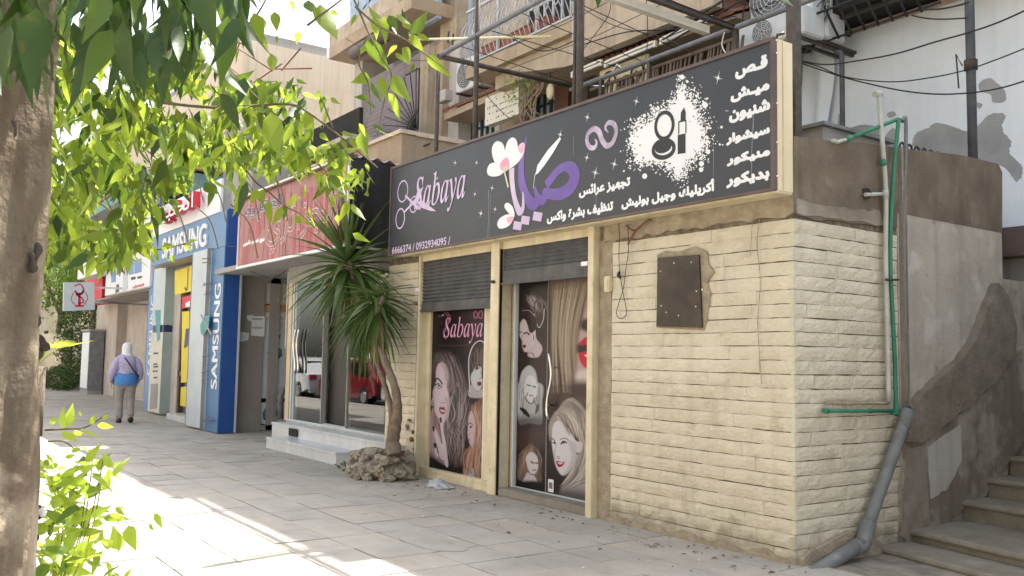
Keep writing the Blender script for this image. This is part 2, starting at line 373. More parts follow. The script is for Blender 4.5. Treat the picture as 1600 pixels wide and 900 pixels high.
mat('column_brown', (.16, .07, .045), (.11, .05, .035), 5, .7)
mat('board_white', (.76, .73, .64), (.68, .65, .56), 3, .6, drip=.15)
mat('stone_cream', (.70, .62, .40), (.6, .53, .34), 3, .7)
mat('sign_red', (.36, .085, .08), (.30, .075, .08), 3, .45, spec=.4)
mat('band_dusky', (.37, .16, .155), (.31, .13, .13), 3, .45)
mat('band_pink', (.44, .22, .205), (.38, .18, .17), 3, .45)
mat('band_deep', (.44, .085, .09), (.36, .08, .09), 3, .45)
mat('blue_sign', (.07, .18, .36), (.06, .16, .32), 1.5, .35, spec=.5)
mat('blue_deep', (.02, .085, .32), (.018, .075, .29), 2, .35, spec=.5)
mat('blue_pale', (.13, .25, .50), (.11, .22, .46), 2, .35)
mat('panel_silver', (.50, .56, .59), (.43, .49, .53), 1.6, .4, .02)
mat('panel_cream', (.62, .60, .50), (.50, .49, .44), 2.5, .5, drip=.25)
mat('panel_green', (.34, .42, .41), (.28, .35, .35), 3, .5)
mat('box_white', (.78, .80, .83), (.70, .73, .77), 2, .5, drip=.12)
mat('yellow_poster', (.72, .60, .03), (.66, .53, .02), 4, .5)
mat('red_poster', (.62, .03, .06), (.52, .025, .05), 5, .5)
mat('red_letter', (.58, .02, .05), (.48, .015, .04), 5, .35, spec=.5)
mat('teal_paint', (.16, .30, .31), (.12, .23, .24), 3, .6)
mat('teal_print', (.08, .32, .33), (.06, .25, .27), 8, .5)
mat('bottle_green', (.07, .20, .17), (.04, .11, .10), 14, .4)
mat('navy_print', (.03, .04, .12), (.02, .03, .09), 5, .4)
mat('paper', (.72, .73, .74), (.66, .67, .68), 9, .8)
mat('ink', (.10, .10, .11), (.08, .08, .09), 5, .7)
mat('beige_strip', (.58, .48, .32), (.50, .41, .27), 5, .6, drip=.2)
mat('orange_band', (.50, .27, .10), (.42, .22, .09), 5, .6)
mat('bark', (.235, .192, .14), (.15, .112, .078), 5.5, .9, 1., 30, drip=.8, spots=[((.10, .062, .04), 3.1, .545, .66, .85), ((.44, .37, .28), 2.3, .56, .62, .75)])
mat('yucca_bark', (.24, .19, .145), (.15, .115, .085), 12, .95, 1., 40, drip=.3)
mat('twig', (.20, .17, .10), (.12, .10, .06), 9, .8)
mat('dry_vine', (.30, .22, .16), (.2, .15, .11), 9, .9)
mat('rubble', (.38, .34, .27), (.22, .19, .15), 11, .95, 1., 35, spots=[((.12, .10, .08), 14, .56, .7, .7)])
mat('soil', (.13, .10, .07), (.08, .06, .045), 9, .95, .6)
mat('plastic_bag', (.42, .44, .46), (.30, .32, .34), 8, .2, spec=.7)
mat('cloth_lilac', (.50, .44, .60), (.32, .30, .47), 34, .9, .2, 60, contrast=(.42, .58))
mat('cloth_blue', (.09, .27, .60), (.06, .19, .48), 26, .9, .3, 50)
mat('cloth_khaki', (.34, .31, .29), (.27, .245, .23), 8, .9, .3, 20)
mat('cloth_white', (.72, .74, .76), (.6, .62, .66), 10, .9, .2)
mat('skin', (.50, .30, .21), (.45, .26, .18), 9, .6)
mat('car_red', (.17, .012, .018), (.15, .01, .015), 2, .25, coat=.8)
mat('car_white', (.62, .63, .64), (.60, .61, .62), 2, .25, coat=.8)
mat('rubber', (.02, .02, .02), (.015, .015, .015), 5, .8)
mat('wire', (.035, .033, .032), (.02, .02, .02), 5, .7)
mat('wire_red', (.22, .09, .05), (.16, .07, .04), 9, .6)
mat('tube_white', (.80, .80, .76), (.7, .7, .66), 3, .4)
mat('dead_sword', (.34, .27, .15), (.22, .165, .09), 9, .85)
mat('dead_leaf', (.15, .11, .07), (.09, .07, .05), 20, .9)
leafmat('leaf', (.055, .12, .018), (.46, .58, .06), .5, .45)
leafmat('leaf_sunlit', (.10, .17, .02), (.62, .78, .08), .4, .5)  # same leaf with sunlight put into its colour
leafmat('leaf_half_shaded', (.05, .10, .018), (.20, .31, .03), .5, .38)  # same leaf, colour lowered partway towards shade
leafmat('leaf_shaded', (.04, .085, .018), (.05, .095, .014), .45, .28)  # same leaf with the crown's shade put into its colour
leafmat('leaf_far', (.06, .12, .025), (.30, .46, .06), .45, .45)
leafmat('leaf_hedge', (.035, .075, .018), (.08, .15, .02), .45, .3)
leafmat('yucca_leaf', (.06, .105, .03), (.18, .26, .06), .3, .25, .35)
leafmat('palm_leaf', (.20, .26, .03), (.55, .60, .08), .3, .5)
vcmat('poster_print', .3, .25)
glassmat('shop_glass')
glassmat('window_glass', (.5, .55, .58))

# ================================================================ ground
KERB = -.7
g = MB(); g.box(-400, 400, KERB, 400, -.3, -.012); g.build('ground', 'ground_dirt', kind='structure')
g = MB(); g.box(-400, 400, -9.3, KERB-.15, -.45, -.13); road = g.build('road', 'asphalt', kind='structure')
g = MB(); g.box(-400, 400, -400, -9.3, -.3, -.012); g.build('far_pavement', 'paving', kind='structure')
g = MB()
for i in range(60):
    g.bbox(-50+i*1.0, -50+i*1.0+.985, KERB-.149, KERB-.001, -.3, .005, .012)
kb = g.build('kerb', 'kerb_paint'); kb['kind'] = 'structure'

pave = empty('pavement', (0, 0, 0), kind='structure')
SL = .45
slabmesh = []
for k, mm in enumerate(('paving', 'paving_worn', 'paving_cool', 'paving', 'paving_cool')):
    b = MB(); q = random.Random(k); wv = SL/2-.0025
    b.bbox(-wv, wv, -wv, wv, -.05, 0, .002)
    b.v = [(x, y, z+(.0015*q.uniform(-1, 1) if z > -.01 else 0)) for x, y, z in b.v]
    slabmesh.append(b.mesh('paving_slab', mm))
cells = []
for i in range(0, 90):
    for j in range(-1, 17):
        X = -2.2-i*SL; Y = -.45+j*SL+SL/2
        if Y-SL/2 < KERB: continue
        if X > -15 and Y > 6.0: continue
        px, py = proj(X, Y, 0.)
        vis = X*FW[0]+Y*FW[1] > 1 and -30 < px < 1640 and py < 930
        cells.append((0 if vis else 1, X*X+Y*Y, X, Y))
cells.sort()
far = [MB(), MB(), MB()]; nsl = 0
for vis, d2, X, Y in cells:
    off = SL/2*(round(X/SL) % 2)*0
    rz = rnd.gauss(0, .006); z = .004+rnd.gauss(0, .002)
    if vis == 0 and nsl < 290:
        o = inst('paving_slab', slabmesh[rnd.randrange(5)], pave, (X+rnd.gauss(0, .002), Y+rnd.gauss(0, .002), z), (rnd.gauss(0, .0035), rnd.gauss(0, .0035), rz)); nsl += 1
    else:
        wv = SL/2-.003; far[rnd.randrange(3)].box(X-wv, X+wv, Y-wv, Y+wv, -.05, z)
for k_, m_ in enumerate(('paving', 'paving_worn', 'paving_cool')): far[k_].build('distant_paving_slabs', m_, pave, kind='stuff')
# cement repair ring and patch in the slabs
cx, cy, _ = atZ(672, 848)
b = MB(); pts = crom([(cx+.42*math.cos(a)*(1+.1*math.sin(3*a)), cy+.20*math.sin(a)*(1+.12*math.cos(2*a))) for a in np.linspace(0, 2*math.pi, 12, endpoint=False)], 4)
b.prism([(p[0], p[1]) for p in pts], -.02, .011, 'z'); b.build('cement_patch', 'paving_cool', pave)
cx, cy, _ = atZ(310, 700)
b = MB(); b.prism([(p[0], p[1]) for p in crom([(cx+.38*math.cos(a), cy+.22*math.sin(a)) for a in np.linspace(0, 2*math.pi, 8, endpoint=False)], 4)], -.02, .010, 'z'); b.build('cement_patch', 'paving_cool', pave)
# litter: dead leaves and grit
b = MB()
for k in range(170):
    X = rnd.choice((-12.5, -9.3, -8.9, -7.9, -6.6, -5.2, -4.6))+rnd.gauss(0, .5); Y = 5.62-abs(rnd.gauss(0, .45)); s = rnd.uniform(.006, .028) if k % 4 else rnd.uniform(.02, .045); a = rnd.uniform(0, 6.3)
    c, s_ = math.cos(a)*s, math.sin(a)*s
    b.add([(X+c, Y+s_, .012), (X-s_*.4, Y+c*.4, .012+rnd.uniform(.002, .014)), (X-c, Y-s_, .012), (X+s_*.4, Y-c*.4, .014)], [(0, 1, 2, 3)])
b.build('leaf_litter', 'dead_leaf', kind='stuff')
b = MB()
for k in range(45):
    X = rnd.uniform(-13, -3.4); Y = 5.62-abs(rnd.gauss(0, .8)); b.blob((X, Y, .012), rnd.uniform(.003, .011), k, .3, 1, .6)
b.build('pale_grit', 'paper', kind='stuff')

# ================================================================ salon building
FY = 5.69; RX = -4.28
salon = empty('salon_building', (-7.4, FY, 0), 'single storey cream block salon with a grey rendered top beside the outdoor stairs', 'building')
for bb_, nm_, mm_ in (((-6.50, RX-.009, FY+.009, FY+.25, 0, 2.79), 'wall', 'joint'), ((RX-.28, RX-.009, FY+.251, 7.10, 0, 2.66), 'wall', 'joint'), ((-10.86, -9.98, FY+.009, FY+.25, 0, 2.79), 'wall', 'joint'),
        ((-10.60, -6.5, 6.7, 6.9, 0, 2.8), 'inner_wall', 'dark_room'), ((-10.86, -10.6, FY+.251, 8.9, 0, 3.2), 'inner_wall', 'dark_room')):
    b = MB(); b.box(*bb_); b.build(nm_, mm_, salon)
b = MB(); b.box(-10.86, RX-.3, FY+.02, 9.5, 2.80, 3.0); b.build('roof', 'grey_render', salon)
# blocks
bl = []
for k in range(9):
    q = random.Random(50+k); bm = MB(); nu, nv = 7, 3
    jit = [[0 if i in (0, nu) or j in (0, nv) else q.uniform(.0005, .0045) for i in range(nu+1)] for j in range(nv+1)]
    for j in range(nv+1):
        for i in range(nu+1):
            e = (i in (0, nu)) or (j in (0, nv)); jit[j][i] += q.uniform(0, .0025)
            bm.v.append((-.5+i/nu+(0), -jit[j][i]-(.0 if e else .004), -.5+j/nv+(q.uniform(-.03, .03) if j in (0, nv) else 0)))
    W = nu+1
    bm.f = [(j*W+i, j*W+i+1, (j+1)*W+i+1, (j+1)*W+i) for j in range(nv) for i in range(nu)]; bm.sm = [False]*len(bm.f)
    rim = [i for i in range(W)]+[j*W+nu for j in range(1, nv+1)]+[nv*W+i for i in range(nu-1, -1, -1)]+[j*W for j in range(nv-1, 0, -1)]
    k0 = len(bm.v); bm.v += [(bm.v[i][0], .032, bm.v[i][2]) for i in rim]
    n = len(rim); bm.f += [(rim[i], k0+i, k0+(i+1) % n, rim[(i+1) % n]) for i in range(n)]; bm.sm += [False]*n
    bl.append(bm.mesh('block', 'cream_paint'))
CH = .1085
def blocks(a0, a1, rows, face, z0=.0, top=None):
    for r in range(rows):
        x = a0; hh = CH-.0055
        first = True
        while x < a1-.02:
            L_ = rnd.uniform(.34, .8) if not first else rnd.uniform(.15, .7)
            first = False
            if a1-(x+L_) < .16: L_ = a1-x
            zc = z0+r*CH+CH/2+rnd.gauss(0, .0015); xc = x+L_/2; d = rnd.uniform(-.003, .004)
            skip = False
            if face == 'front' and 1.86 < zc < 2.44:
                # hole behind the steel plate
                if xc > -5.76 and xc < -5.18 and x > -5.85: skip = False
            if face == 'front': inst('block', bl[rnd.randrange(9)], salon, (xc, FY+d, zc), (0, rnd.gauss(0, .002), 0), (L_-.0015, 1, hh))
            else: inst('block', bl[rnd.randrange(9)], salon, (RX-d, xc, zc), (rnd.gauss(0, .002), 0, R(90)), (L_-.0015, 1, hh))
            x += L_
blocks(-6.33, RX, 24, 'front')
blocks(FY+.001, 7.09, 24, 'side')
blocks(-10.84, -10.02, 25, 'front')
# rough mortar: reveal strip, band under the sign, foot of the wall
def rag_poly(P, amp, seed, n=4):
    q = random.Random(seed); out = []
    for i, a in enumerate(P):
        c = P[(i+1) % len(P)]
        for k in range(n): t = k/n; out.append((a[0]*(1-t)+c[0]*t+q.uniform(-amp, amp), a[1]*(1-t)+c[1]*t+q.uniform(-amp, amp)))
    return out
def ragged(x0, x1, zlo, zhi, n, amp, y0, y1, seed, bottom=True):
    q = random.Random(seed); lo = [(x0+(x1-x0)*i/n, zlo+(q.uniform(-amp, amp) if bottom else 0)) for i in range(n+1)]
    return lo+[(x1, zhi), (x0, zhi)]
b = MB(); b.prism(ragged(-6.44, RX+.004, 2.632, 2.79, 26, .02, 0, 0, 3), FY-.012, FY+.05); b.build('mortar_band', 'rough_mortar', salon)
b = MB(); b.prism([(-6.53, 0), (-6.33, 0), (-6.30, .12), (-6.34, .4), (-6.325, .8), (-6.345, 1.3), (-6.325, 1.7), (-6.35, 2.1), (-6.33, 2.5), (-6.29, 2.64), (-6.53, 2.64)], FY+.004, FY+.05); b.build('mortar_reveal', 'rough_mortar', salon)
b = MB(); q = random.Random(9); n = 40
pr = [(-6.4+2.1*i/n, .03+.022*q.random()+.03*math.sin(i*.4)**2) for i in range(n+1)]; b.prism([(-6.4, -.02)]+[(RX+.012, -.02)]+[(RX+.012, .05)]+pr[::-1], FY-.022, FY+.03); b.build('mortar_foot', 'rough_mortar', salon)
# upper rendered part of the side wall, plaster strips, panels
def polyX(pxs, X, t, name, m, parent=salon, **kw):
    pts = [tuple(atX(x, y, X)[1:]) for x, y in pxs]; pts = rag_poly(pts, .012, len(pxs)) if name in ('handrail_band', 'pale_patch', 'plaster_repair', 'pale_render_patch') else pts; b = MB(); b.prism(pts, X-t, X, 'x'); return b.build(name, m, parent, **kw)
b = MB(); q = random.Random(2)
lo = [(FY, 2.645)]+[(FY+.05+(7.08-FY-.05)*i/14, 2.615+q.uniform(-.012, .012)+.05*(i/14)) for i in range(15)]+[(7.09, 2.8), (8.90, 2.80)]
top = [(8.93, 3.40), (8.86, 3.47), (8.2, 3.46), (7.6, 3.41), (7.2, 3.37), (6.6, 3.33), (6.1, 3.27), (5.69, 3.24)]
b.prism(lo+top, RX-.26, RX+.012, 'x'); b.build('rendered_parapet', 'brown_render', salon)
polyX([(1246, 312), (1300, 322), (1340, 328), (1376, 330), (1381, 352), (1335, 346), (1290, 341), (1246, 333)], RX+.017, .02, 'pale_render_patch', 'grey_render')
b = MB(); b.box(RX-.26, RX+.006, 7.095, 8.9, 0, 2.80); b.build('plaster_wall', 'plaster', salon)
b = MB(); b.bar((RX+.008, 7.13, 0.1), (RX+.008, 7.13, 3.37), .07, .03); b.bar((RX+.008, 7.20, .1), (RX+.008, 7.2, 2.95), .045, .02); b.build('plaster_strip', 'grey_render', salon)
polyX([(1560, 440), (1545, 480), (1528, 525), (1505, 560), (1470, 592), (1440, 622), (1418, 645), (1420, 690), (1445, 690), (1490, 655), (1530, 622), (1565, 590), (1587, 552), (1590, 510), (1578, 465)], RX+.09, .11, 'handrail_band', 'mud_band')
polyX([(1420, 692), (1445, 690), (1490, 655), (1530, 622), (1565, 590), (1600, 540), (1640, 560), (1640, 700), (1600, 690), (1540, 775), (1500, 800), (1410, 880), (1407, 760)], RX+.035, .05, 'patchy_dado', 'patchy_plaster')
polyX([(1418, 700), (1446, 695), (1449, 755), (1453, 835), (1420, 850), (1410, 840)], RX+.047, .03, 'plaster_repair', 'grey_render')
polyX([(1450, 700), (1500, 664), (1504, 720), (1478, 765), (1455, 782)], RX+.041, .03, 'pale_patch', 'apt_pale')
# doorway frame (cream posts, sills)
def X9(px, y=600, Y=FY): return atY(px, y, Y)[0]
for (a, c, y0, y1, z0, z1) in ((-9.955, -9.905, FY-.05, FY+.1, 0, 2.8), (-8.30, -8.135, FY-.06, FY+.12, -.0, 2.8), (-6.615, -6.525, FY-.07, FY+.12, 0, 2.8)):
    b = MB(); b.bbox(a, c, y0, y1, z0, z1, .006); b.build('door_post', 'cream_trim', salon)
b = MB(); b.bbox(-9.9, -8.31, FY-.0, FY+.14, .0, .07, .008); b.bbox(-9.9, -8.31, FY+.01, FY+.10, .071, .12, .006); b.build('window_sill', 'cream_trim', salon)
b = MB(); b.bbox(-8.13, -6.62, FY-.03, FY+.30, 0, .085, .012); b.build('door_sill', 'concrete_step', salon)
b = MB(); b.box(-9.97, -6.52, FY-.02, FY+.16, 2.70, 2.795); b.build('lintel', 'cream_trim', salon)
b = MB(); b.box(-9.985, -9.958, FY-.035, FY+.1, 0, 2.75); b.build('guide_rail', 'black', salon); b = MB(); b.box(-8.134, -8.124, FY-.05, FY-.02, 0, 2.7); b.build('guide_rail', 'black', salon)
# jambs behind
WY, DY = FY+.10, FY+.17
b = MB(); b.box(-9.97, -9.82, WY-.03, WY+.05, .12, 2.2); b.build('window_frame', 'cream_trim', salon); b = MB(); b.box(-8.585, -8.30, WY-.03, WY+.05, .06, 2.2); b.build('window_frame', 'cream_trim', salon)
b = MB(); b.box(-8.33, -8.128, DY-.03, DY+.04, .085, 2.5); b.build('door_jamb', 'cream_trim', salon); b = MB(); b.box(-8.127, -8.106, DY-.02, DY+.03, .085, 2.5); b.build('door_jamb', 'box_white', salon)
# roller shutters
def shutter(x0, x1, zlo, ztop, Y, lab, bot=.13):
    s = empty('roller_shutter', ((x0+x1)/2, Y, zlo)); s.parent = salon; s.location = Vector(s.location)-Vector(salon.location); s['label'] = lab
    p = .046; n = int((ztop-zlo-bot)/p); sm = MB(); prof = [(0, 0), (-.012, .006), (-.017, .016), (-.012, .028), (-.002, .034), (0, p)]
    vs = []; 
    for (dy, dz) in prof: vs += [(0, dy, dz), (1, dy, dz)]
    sm.add(vs, [(2*i, 2*i+1, 2*i+3, 2*i+2) for i in range(len(prof)-1)]); me = sm.mesh('slat', 'dark_shutter')
    for k in range(n+1):
        o = bpy.data.objects.new('slat', me); COL.objects.link(o); o.parent = s
        o.location = (x0-(x0+x1)/2, rnd.gauss(0, .0007), bot+k*p); o.scale = (x1-x0, 1, 1)
    b = MB(); b.bbox(x0, x1, Y-.03, Y+.0, zlo, zlo+bot, .008); b.bar((x0, Y-.035, zlo+.012), (x1, Y-.035, zlo+.012), .02); b.build('bottom_bar', 'dark_shutter', s)
    return s
shutter(-9.90, -8.305, 2.055, 2.80, FY+.0, 'lower hanging dark roller shutter above the window', .12)
shutter(-8.115, -6.62, 2.30, 2.80, FY+.0, 'dark roller shutter rolled up above the door', .16)
b = MB(); b.tube([(-8.27, FY-.075, 2.34), (-8.20, FY-.075, 2.34)], .008, 6); b.tube([(-8.22, FY-.06, 2.34), (-8.22, FY-.1, 2.34)], .018, 8); b.build('shutter_lock', 'rust_steel', salon)
b = MB(); b.box(-6.69, -6.60, FY-.09, FY-.05, 2.405, 2.445); b.build('bracket', 'white_print', salon); b = MB(); b.box(-9.98, -9.945, FY-.07, FY-.05, 2.32, 2.36); b.build('bracket', 'white_print', salon)

# ================================================================ printed posters (drawn as colours on a fine sheet)
def lin(c): 
    c = np.array(c, float)/255; return np.where(c <= .04045, c/12.92, ((c+.055)/1.055)**2.4)**1.12*.66
class Print:
    """flat print: every vertex of the sheet is coloured; outlines are measured on the photograph and mapped to the sheet"""
    def __init__(s, x0, x1, z0, z1, Y, step=.0055):
        s.nu = max(2, int((x1-x0)/step)); s.nv = max(2, int((z1-z0)/step)); s.Y = Y
        X, Z = np.meshgrid(np.linspace(x0, x1, s.nu+1), np.linspace(z0, z1, s.nv+1))
        s.X = X.ravel(); s.Z = Z.ravel(); s.px, s.py = proj(s.X, Y, s.Z)
        s.c = np.zeros((len(s.X), 3))
    def bg(s, top, mid, bot):
        t = (s.Z-s.Z.min())/(s.Z.max()-s.Z.min()); k = np.clip(t*2-1, 0, 1)[:, None]; j = np.clip(1-t*2, 0, 1)[:, None]
        s.c = lin(mid)*(1-k-j)+lin(top)*k+lin(bot)*j
    def fill(s, pts, col, soft=1., alpha=1., smooth=True, n=5):
        P = np.array(crom(pts, n) if smooth else pts, float); a = P.min(0)-soft-1; b = P.max(0)+soft+1
        I = np.where((s.px > a[0]) & (s.px < b[0]) & (s.py > a[1]) & (s.py < b[1]))[0]
        if not len(I): return
        x = s.px[I][:, None]; y = s.py[I][:, None]; A = P; B = np.roll(P, -1, 0)
        d = B-A; t = np.clip(((x-A[:, 0])*d[:, 0]+(y-A[:, 1])*d[:, 1])/(d[:, 0]**2+d[:, 1]**2+1e-9), 0, 1)
        dist = np.sqrt(((x-A[:, 0]-t*d[:, 0])**2+(y-A[:, 1]-t*d[:, 1])**2).min(1))
        cr = ((A[:, 1] > y) != (B[:, 1] > y)) & (x < (B[:, 0]-A[:, 0])*(y-A[:, 1])/(B[:, 1]-A[:, 1]+1e-12)+A[:, 0])
        ins = cr.sum(1) % 2 == 1
        cov = np.clip(.5+np.where(ins, dist, -dist)/max(soft, .3), 0, 1)*alpha
        s.c[I] = s.c[I]*(1-cov[:, None])+lin(col)*cov[:, None]
    def line(s, pts, wd, col, alpha=1., soft=.5, n=5, taper=False):
        P = np.array(crom(pts, n, False), float); a = P.min(0)-wd-2; b = P.max(0)+wd+2
        I = np.where((s.px > a[0]) & (s.px < b[0]) & (s.py > a[1]) & (s.py < b[1]))[0]
        if not len(I): return
        x = s.px[I][:, None]; y = s.py[I][:, None]; A = P[:-1]; d = P[1:]-A
        t = np.clip(((x-A[:, 0])*d[:, 0]+(y-A[:, 1])*d[:, 1])/(d[:, 0]**2+d[:, 1]**2+1e-9), 0, 1)
        D = np.sqrt((x-A[:, 0]-t*d[:, 0])**2+(y-A[:, 1]-t*d[:, 1])**2); dist = D.min(1)
        w_ = wd/2
        if taper:
            pos = (D.argmin(1)+.5)/len(A); w_ = wd/2*np.sin(np.pi*np.clip(pos, .04, .96))
        cov = np.clip(.5+(w_-dist)/soft, 0, 1)*alpha
        s.c[I] = s.c[I]*(1-cov[:, None])+lin(col)*cov[:, None]
    def ell(s, x, y, rx, ry, col, soft=.6, alpha=1.):
        s.fill([(x+rx*math.cos(a), y+ry*math.sin(a)) for a in np.linspace(0, 2*math.pi, 9)[:-1]], col, soft, alpha)
    def strands(s, p0, p1, p2, n, cols, wd, seed, alpha=.6, wob=.06):
        """hair: curves from line p0 through p1 to p2, each given as a pair of end points"""
        q = random.Random(seed)
        for k in range(n):
            t = q.random(); L_ = [np.array(p[0])*(1-t)+np.array(p[1])*t for p in (p0, p1, p2)]
            sz = np.linalg.norm(L_[2]-L_[0])*wob
            L_ = [v+np.array((q.gauss(0, sz), q.gauss(0, sz*.6))) for v in L_]
            s.line(L_, wd*q.uniform(.5, 1.4), cols[q.randrange(len(cols))], alpha*q.uniform(.5, 1), .8, 5, True)
    def build(s, name, parent, label=None):
        nu, nv = s.nu, s.nv; N = len(s.X); off = rootloc(parent)
        co = np.stack([s.X-off.x, np.full(N, s.Y)-off.y, s.Z-off.z], 1)
        me = bpy.data.meshes.new(name); j, i = np.meshgrid(range(nv), range(nu), indexing='ij'); a = (j*(nu+1)+i).ravel()
        q = np.stack([a, a+1, a+nu+2, a+nu+1], 1); F_ = len(q)
        me.vertices.add(N); me.vertices.foreach_set('co', co.ravel()); me.loops.add(F_*4); me.loops.foreach_set('vertex_index', q.ravel())
        me.polygons.add(F_); me.polygons.foreach_set('loop_start', np.arange(0, F_*4, 4)); me.polygons.foreach_set('loop_total', np.full(F_, 4))
        me.update(); at = me.color_attributes.new('print', 'FLOAT_COLOR', 'POINT')
        at.data.foreach_set('color', np.concatenate([np.clip(s.c, 0, 1), np.ones((N, 1))], 1).ravel()); me.materials.append(M['poster_print'])
        o = bpy.data.objects.new(name, me); COL.objects.link(o); o.parent = parent
        if label: o['label'] = label
        return o
def zoomed(ox, oy, sc): return lambda *p: [(ox+x/sc, oy+y/sc) for x, y in p]
A_ = zoomed(660, 480, 6.43); B_ = zoomed(660, 610, 5.625); C_ = zoomed(795, 430, 4.736); D_ = zoomed(795, 600, 4.286)

# ---- window poster
a = atY(675, 489, WY); c = atY(758.5, 483, WY)
P = Print(a[0], c[0], .115, 2.12, WY)
P.bg((48, 30, 40), (44, 38, 42), (30, 27, 32)); P.fill(A_((430, 0), (640, 0), (640, 480), (470, 330)), (78, 40, 62), 20, .5)
P.fill(B_((50, 640), (200, 660), (380, 700), (380, 790), (40, 740)), (26, 24, 28), 10)
# long-haired woman
hb = A_((88, 720), (95, 600), (140, 480), (200, 425), (290, 450), (360, 540), (420, 680), (455, 820), (462, 900))+B_((385, 40), (392, 160), (372, 270), (378, 400), (350, 520), (335, 650), (285, 690), (240, 640), (225, 520), (205, 380), (190, 290))+A_((240, 900), (130, 900), (88, 860))
P.fill(hb, (70, 60, 64), 5)
P.strands((A_((150, 470), (330, 480))), A_((250, 620), (420, 700)), A_((260, 880), (450, 880)), 70, [(128, 115, 120), (48, 40, 44), (168, 150, 156), (40, 33, 38)], 2.2, 1, .7)
P.strands(B_((235, 0), (390, 0)), B_((255, 160), (380, 230)), B_((230, 380), (370, 380)), 70, [(140, 122, 126), (45, 37, 42), (190, 172, 176), (36, 30, 34)], 2.0, 2, .7, .1)
P.strands(B_((215, 330), (370, 330)), B_((235, 450), (360, 470)), B_((240, 640), (330, 650)), 60, [(150, 130, 130), (45, 38, 42), (36, 30, 34), (176, 158, 158)], 1.8, 3, .7, .1)
P.fill(A_((95, 690), (90, 600), (120, 500), (160, 450), (200, 540), (140, 600)), (104, 90, 96), 4, .7)
# neck, chest, hand
P.fill(B_((62, 240), (100, 150), (150, 262), (190, 285), (180, 380), (200, 500), (225, 660), (160, 640), (90, 590), (50, 570), (50, 330)), (196, 168, 182), 3)
P.fill(B_((100, 160), (115, 170), (150, 265), (165, 420), (120, 330), (95, 300)), (138, 84, 104), 5, .7)
P.fill(B_((52, 560), (120, 600), (230, 690), (60, 690)), (32, 28, 34), 12, .9)
face = A_((135, 760), (135, 650), (155, 580), (195, 553), (238, 590), (262, 690), (245, 800))+B_((222, 0), (236, 110), (228, 215), (190, 283), (160, 275), (112, 190), (98, 90), (92, 10))
P.fill(face, (222, 204, 214), 2.2)
P.fill(B_((205, 60), (236, 110), (228, 215), (195, 278), (205, 200), (215, 140)), (176, 150, 164), 4, .7)
P.fill(A_((180, 560), (240, 590), (266, 690), (250, 800), (225, 700), (215, 620)), (150, 128, 138), 5, .6)
P.fill(B_((78, 90), (92, 60), (100, 100), (92, 135), (78, 130)), (205, 185, 195), 1.2); P.line(B_((82, 85), (95, 95), (90, 120), (80, 112)), .7, (40, 30, 36))
P.line(A_((130, 738), (152, 715), (175, 735), (200, 772)), 2.4, (26, 20, 24)); P.line(A_((133, 785), (160, 768), (192, 800)), 1.8, (22, 18, 22))
P.ell(660+162/6.43, 480+790/6.43, 3., 1.9, (236, 232, 238)); P.ell(660+165/6.43, 480+790/6.43, 1.7, 1.8, (24, 20, 26)); P.line(A_((140, 800), (165, 818), (192, 806)), .9, (60, 46, 54))
P.line(B_((205, 55), (192, 105)), .8, (170, 140, 152), .7); P.ell(660+166/5.625, 610+110/5.625, 1, .8, (90, 55, 68)); P.ell(660+190/5.625, 610+110/5.625, 1.1, .8, (90, 55, 68))
P.fill(B_((146, 158), (160, 142), (172, 150), (186, 142), (204, 172), (195, 200), (175, 212), (155, 195)), (168, 28, 62), .8); P.fill(B_((155, 170), (175, 166), (198, 182), (175, 188)), (246, 226, 234), .8); P.fill(B_((158, 166), (172, 158), (190, 164), (176, 172)), (60, 8, 22), .6)
for pl in (((150, 270), (172, 265), (190, 380), (208, 480), (226, 665), (196, 640), (172, 480)), ((92, 345), (118, 345), (150, 430), (182, 500), (190, 610), (150, 580), (128, 480)), ((100, 470), (120, 480), (140, 560), (120, 590))):
    P.fill(B_(*pl), (226, 214, 222), 1.4)
P.line(B_((150, 290), (160, 380), (172, 465)), 1.5, (96, 62, 78)); P.line(B_((118, 470), (140, 550)), 1.6, (58, 38, 50))
for (x, y) in ((160, 262), (97, 338), (108, 486)): P.fill(B_((x-10, y-20), (x+8, y-20), (x+10, y+15), (x-2, y+24)), (44, 12, 24), .7)
# short-haired woman
P.fill(A_((470, 700), (466, 520), (500, 400), (565, 345), (640, 360), (645, 900), (480, 900)), (52, 42, 48), 2)
P.fill(A_((500, 640), (520, 600), (590, 600), (596, 690), (606, 760), (585, 820), (560, 842), (520, 820), (492, 760), (486, 700)), (208, 208, 214), 1.6)
P.fill(A_((486, 780), (530, 830), (560, 842), (640, 800), (645, 900), (470, 900)), (190, 184, 190), 2); P.fill(A_((600, 740), (645, 730), (645, 860), (600, 830)), (170, 150, 158), 2, .8)
P.fill(A_((490, 660), (480, 500), (520, 400), (580, 360), (640, 380), (645, 640), (595, 600), (550, 560), (520, 620)), (62, 50, 54), 1.6)
P.strands(A_((500, 420), (640, 400)), A_((500, 520), (630, 520)), A_((490, 640), (620, 600)), 50, [(130, 112, 112), (36, 28, 32), (150, 132, 130)], 1.5, 5, .6, .08)
P.line(A_((478, 850), (466, 640), (470, 500), (505, 395), (560, 342), (610, 348), (645, 410)), 1.5, (226, 222, 232))
P.ell(660+548/6.43, 480+612/6.43, 2.1, 2.6, (30, 26, 30)); P.line(A_((530, 590), (560, 580)), 1.2, (30, 25, 28)); P.line(A_((585, 640), (598, 700), (570, 720)), .9, (120, 110, 118))
P.fill(A_((548, 762), (565, 748), (592, 756), (588, 785), (562, 790)), (120, 40, 62), .8)
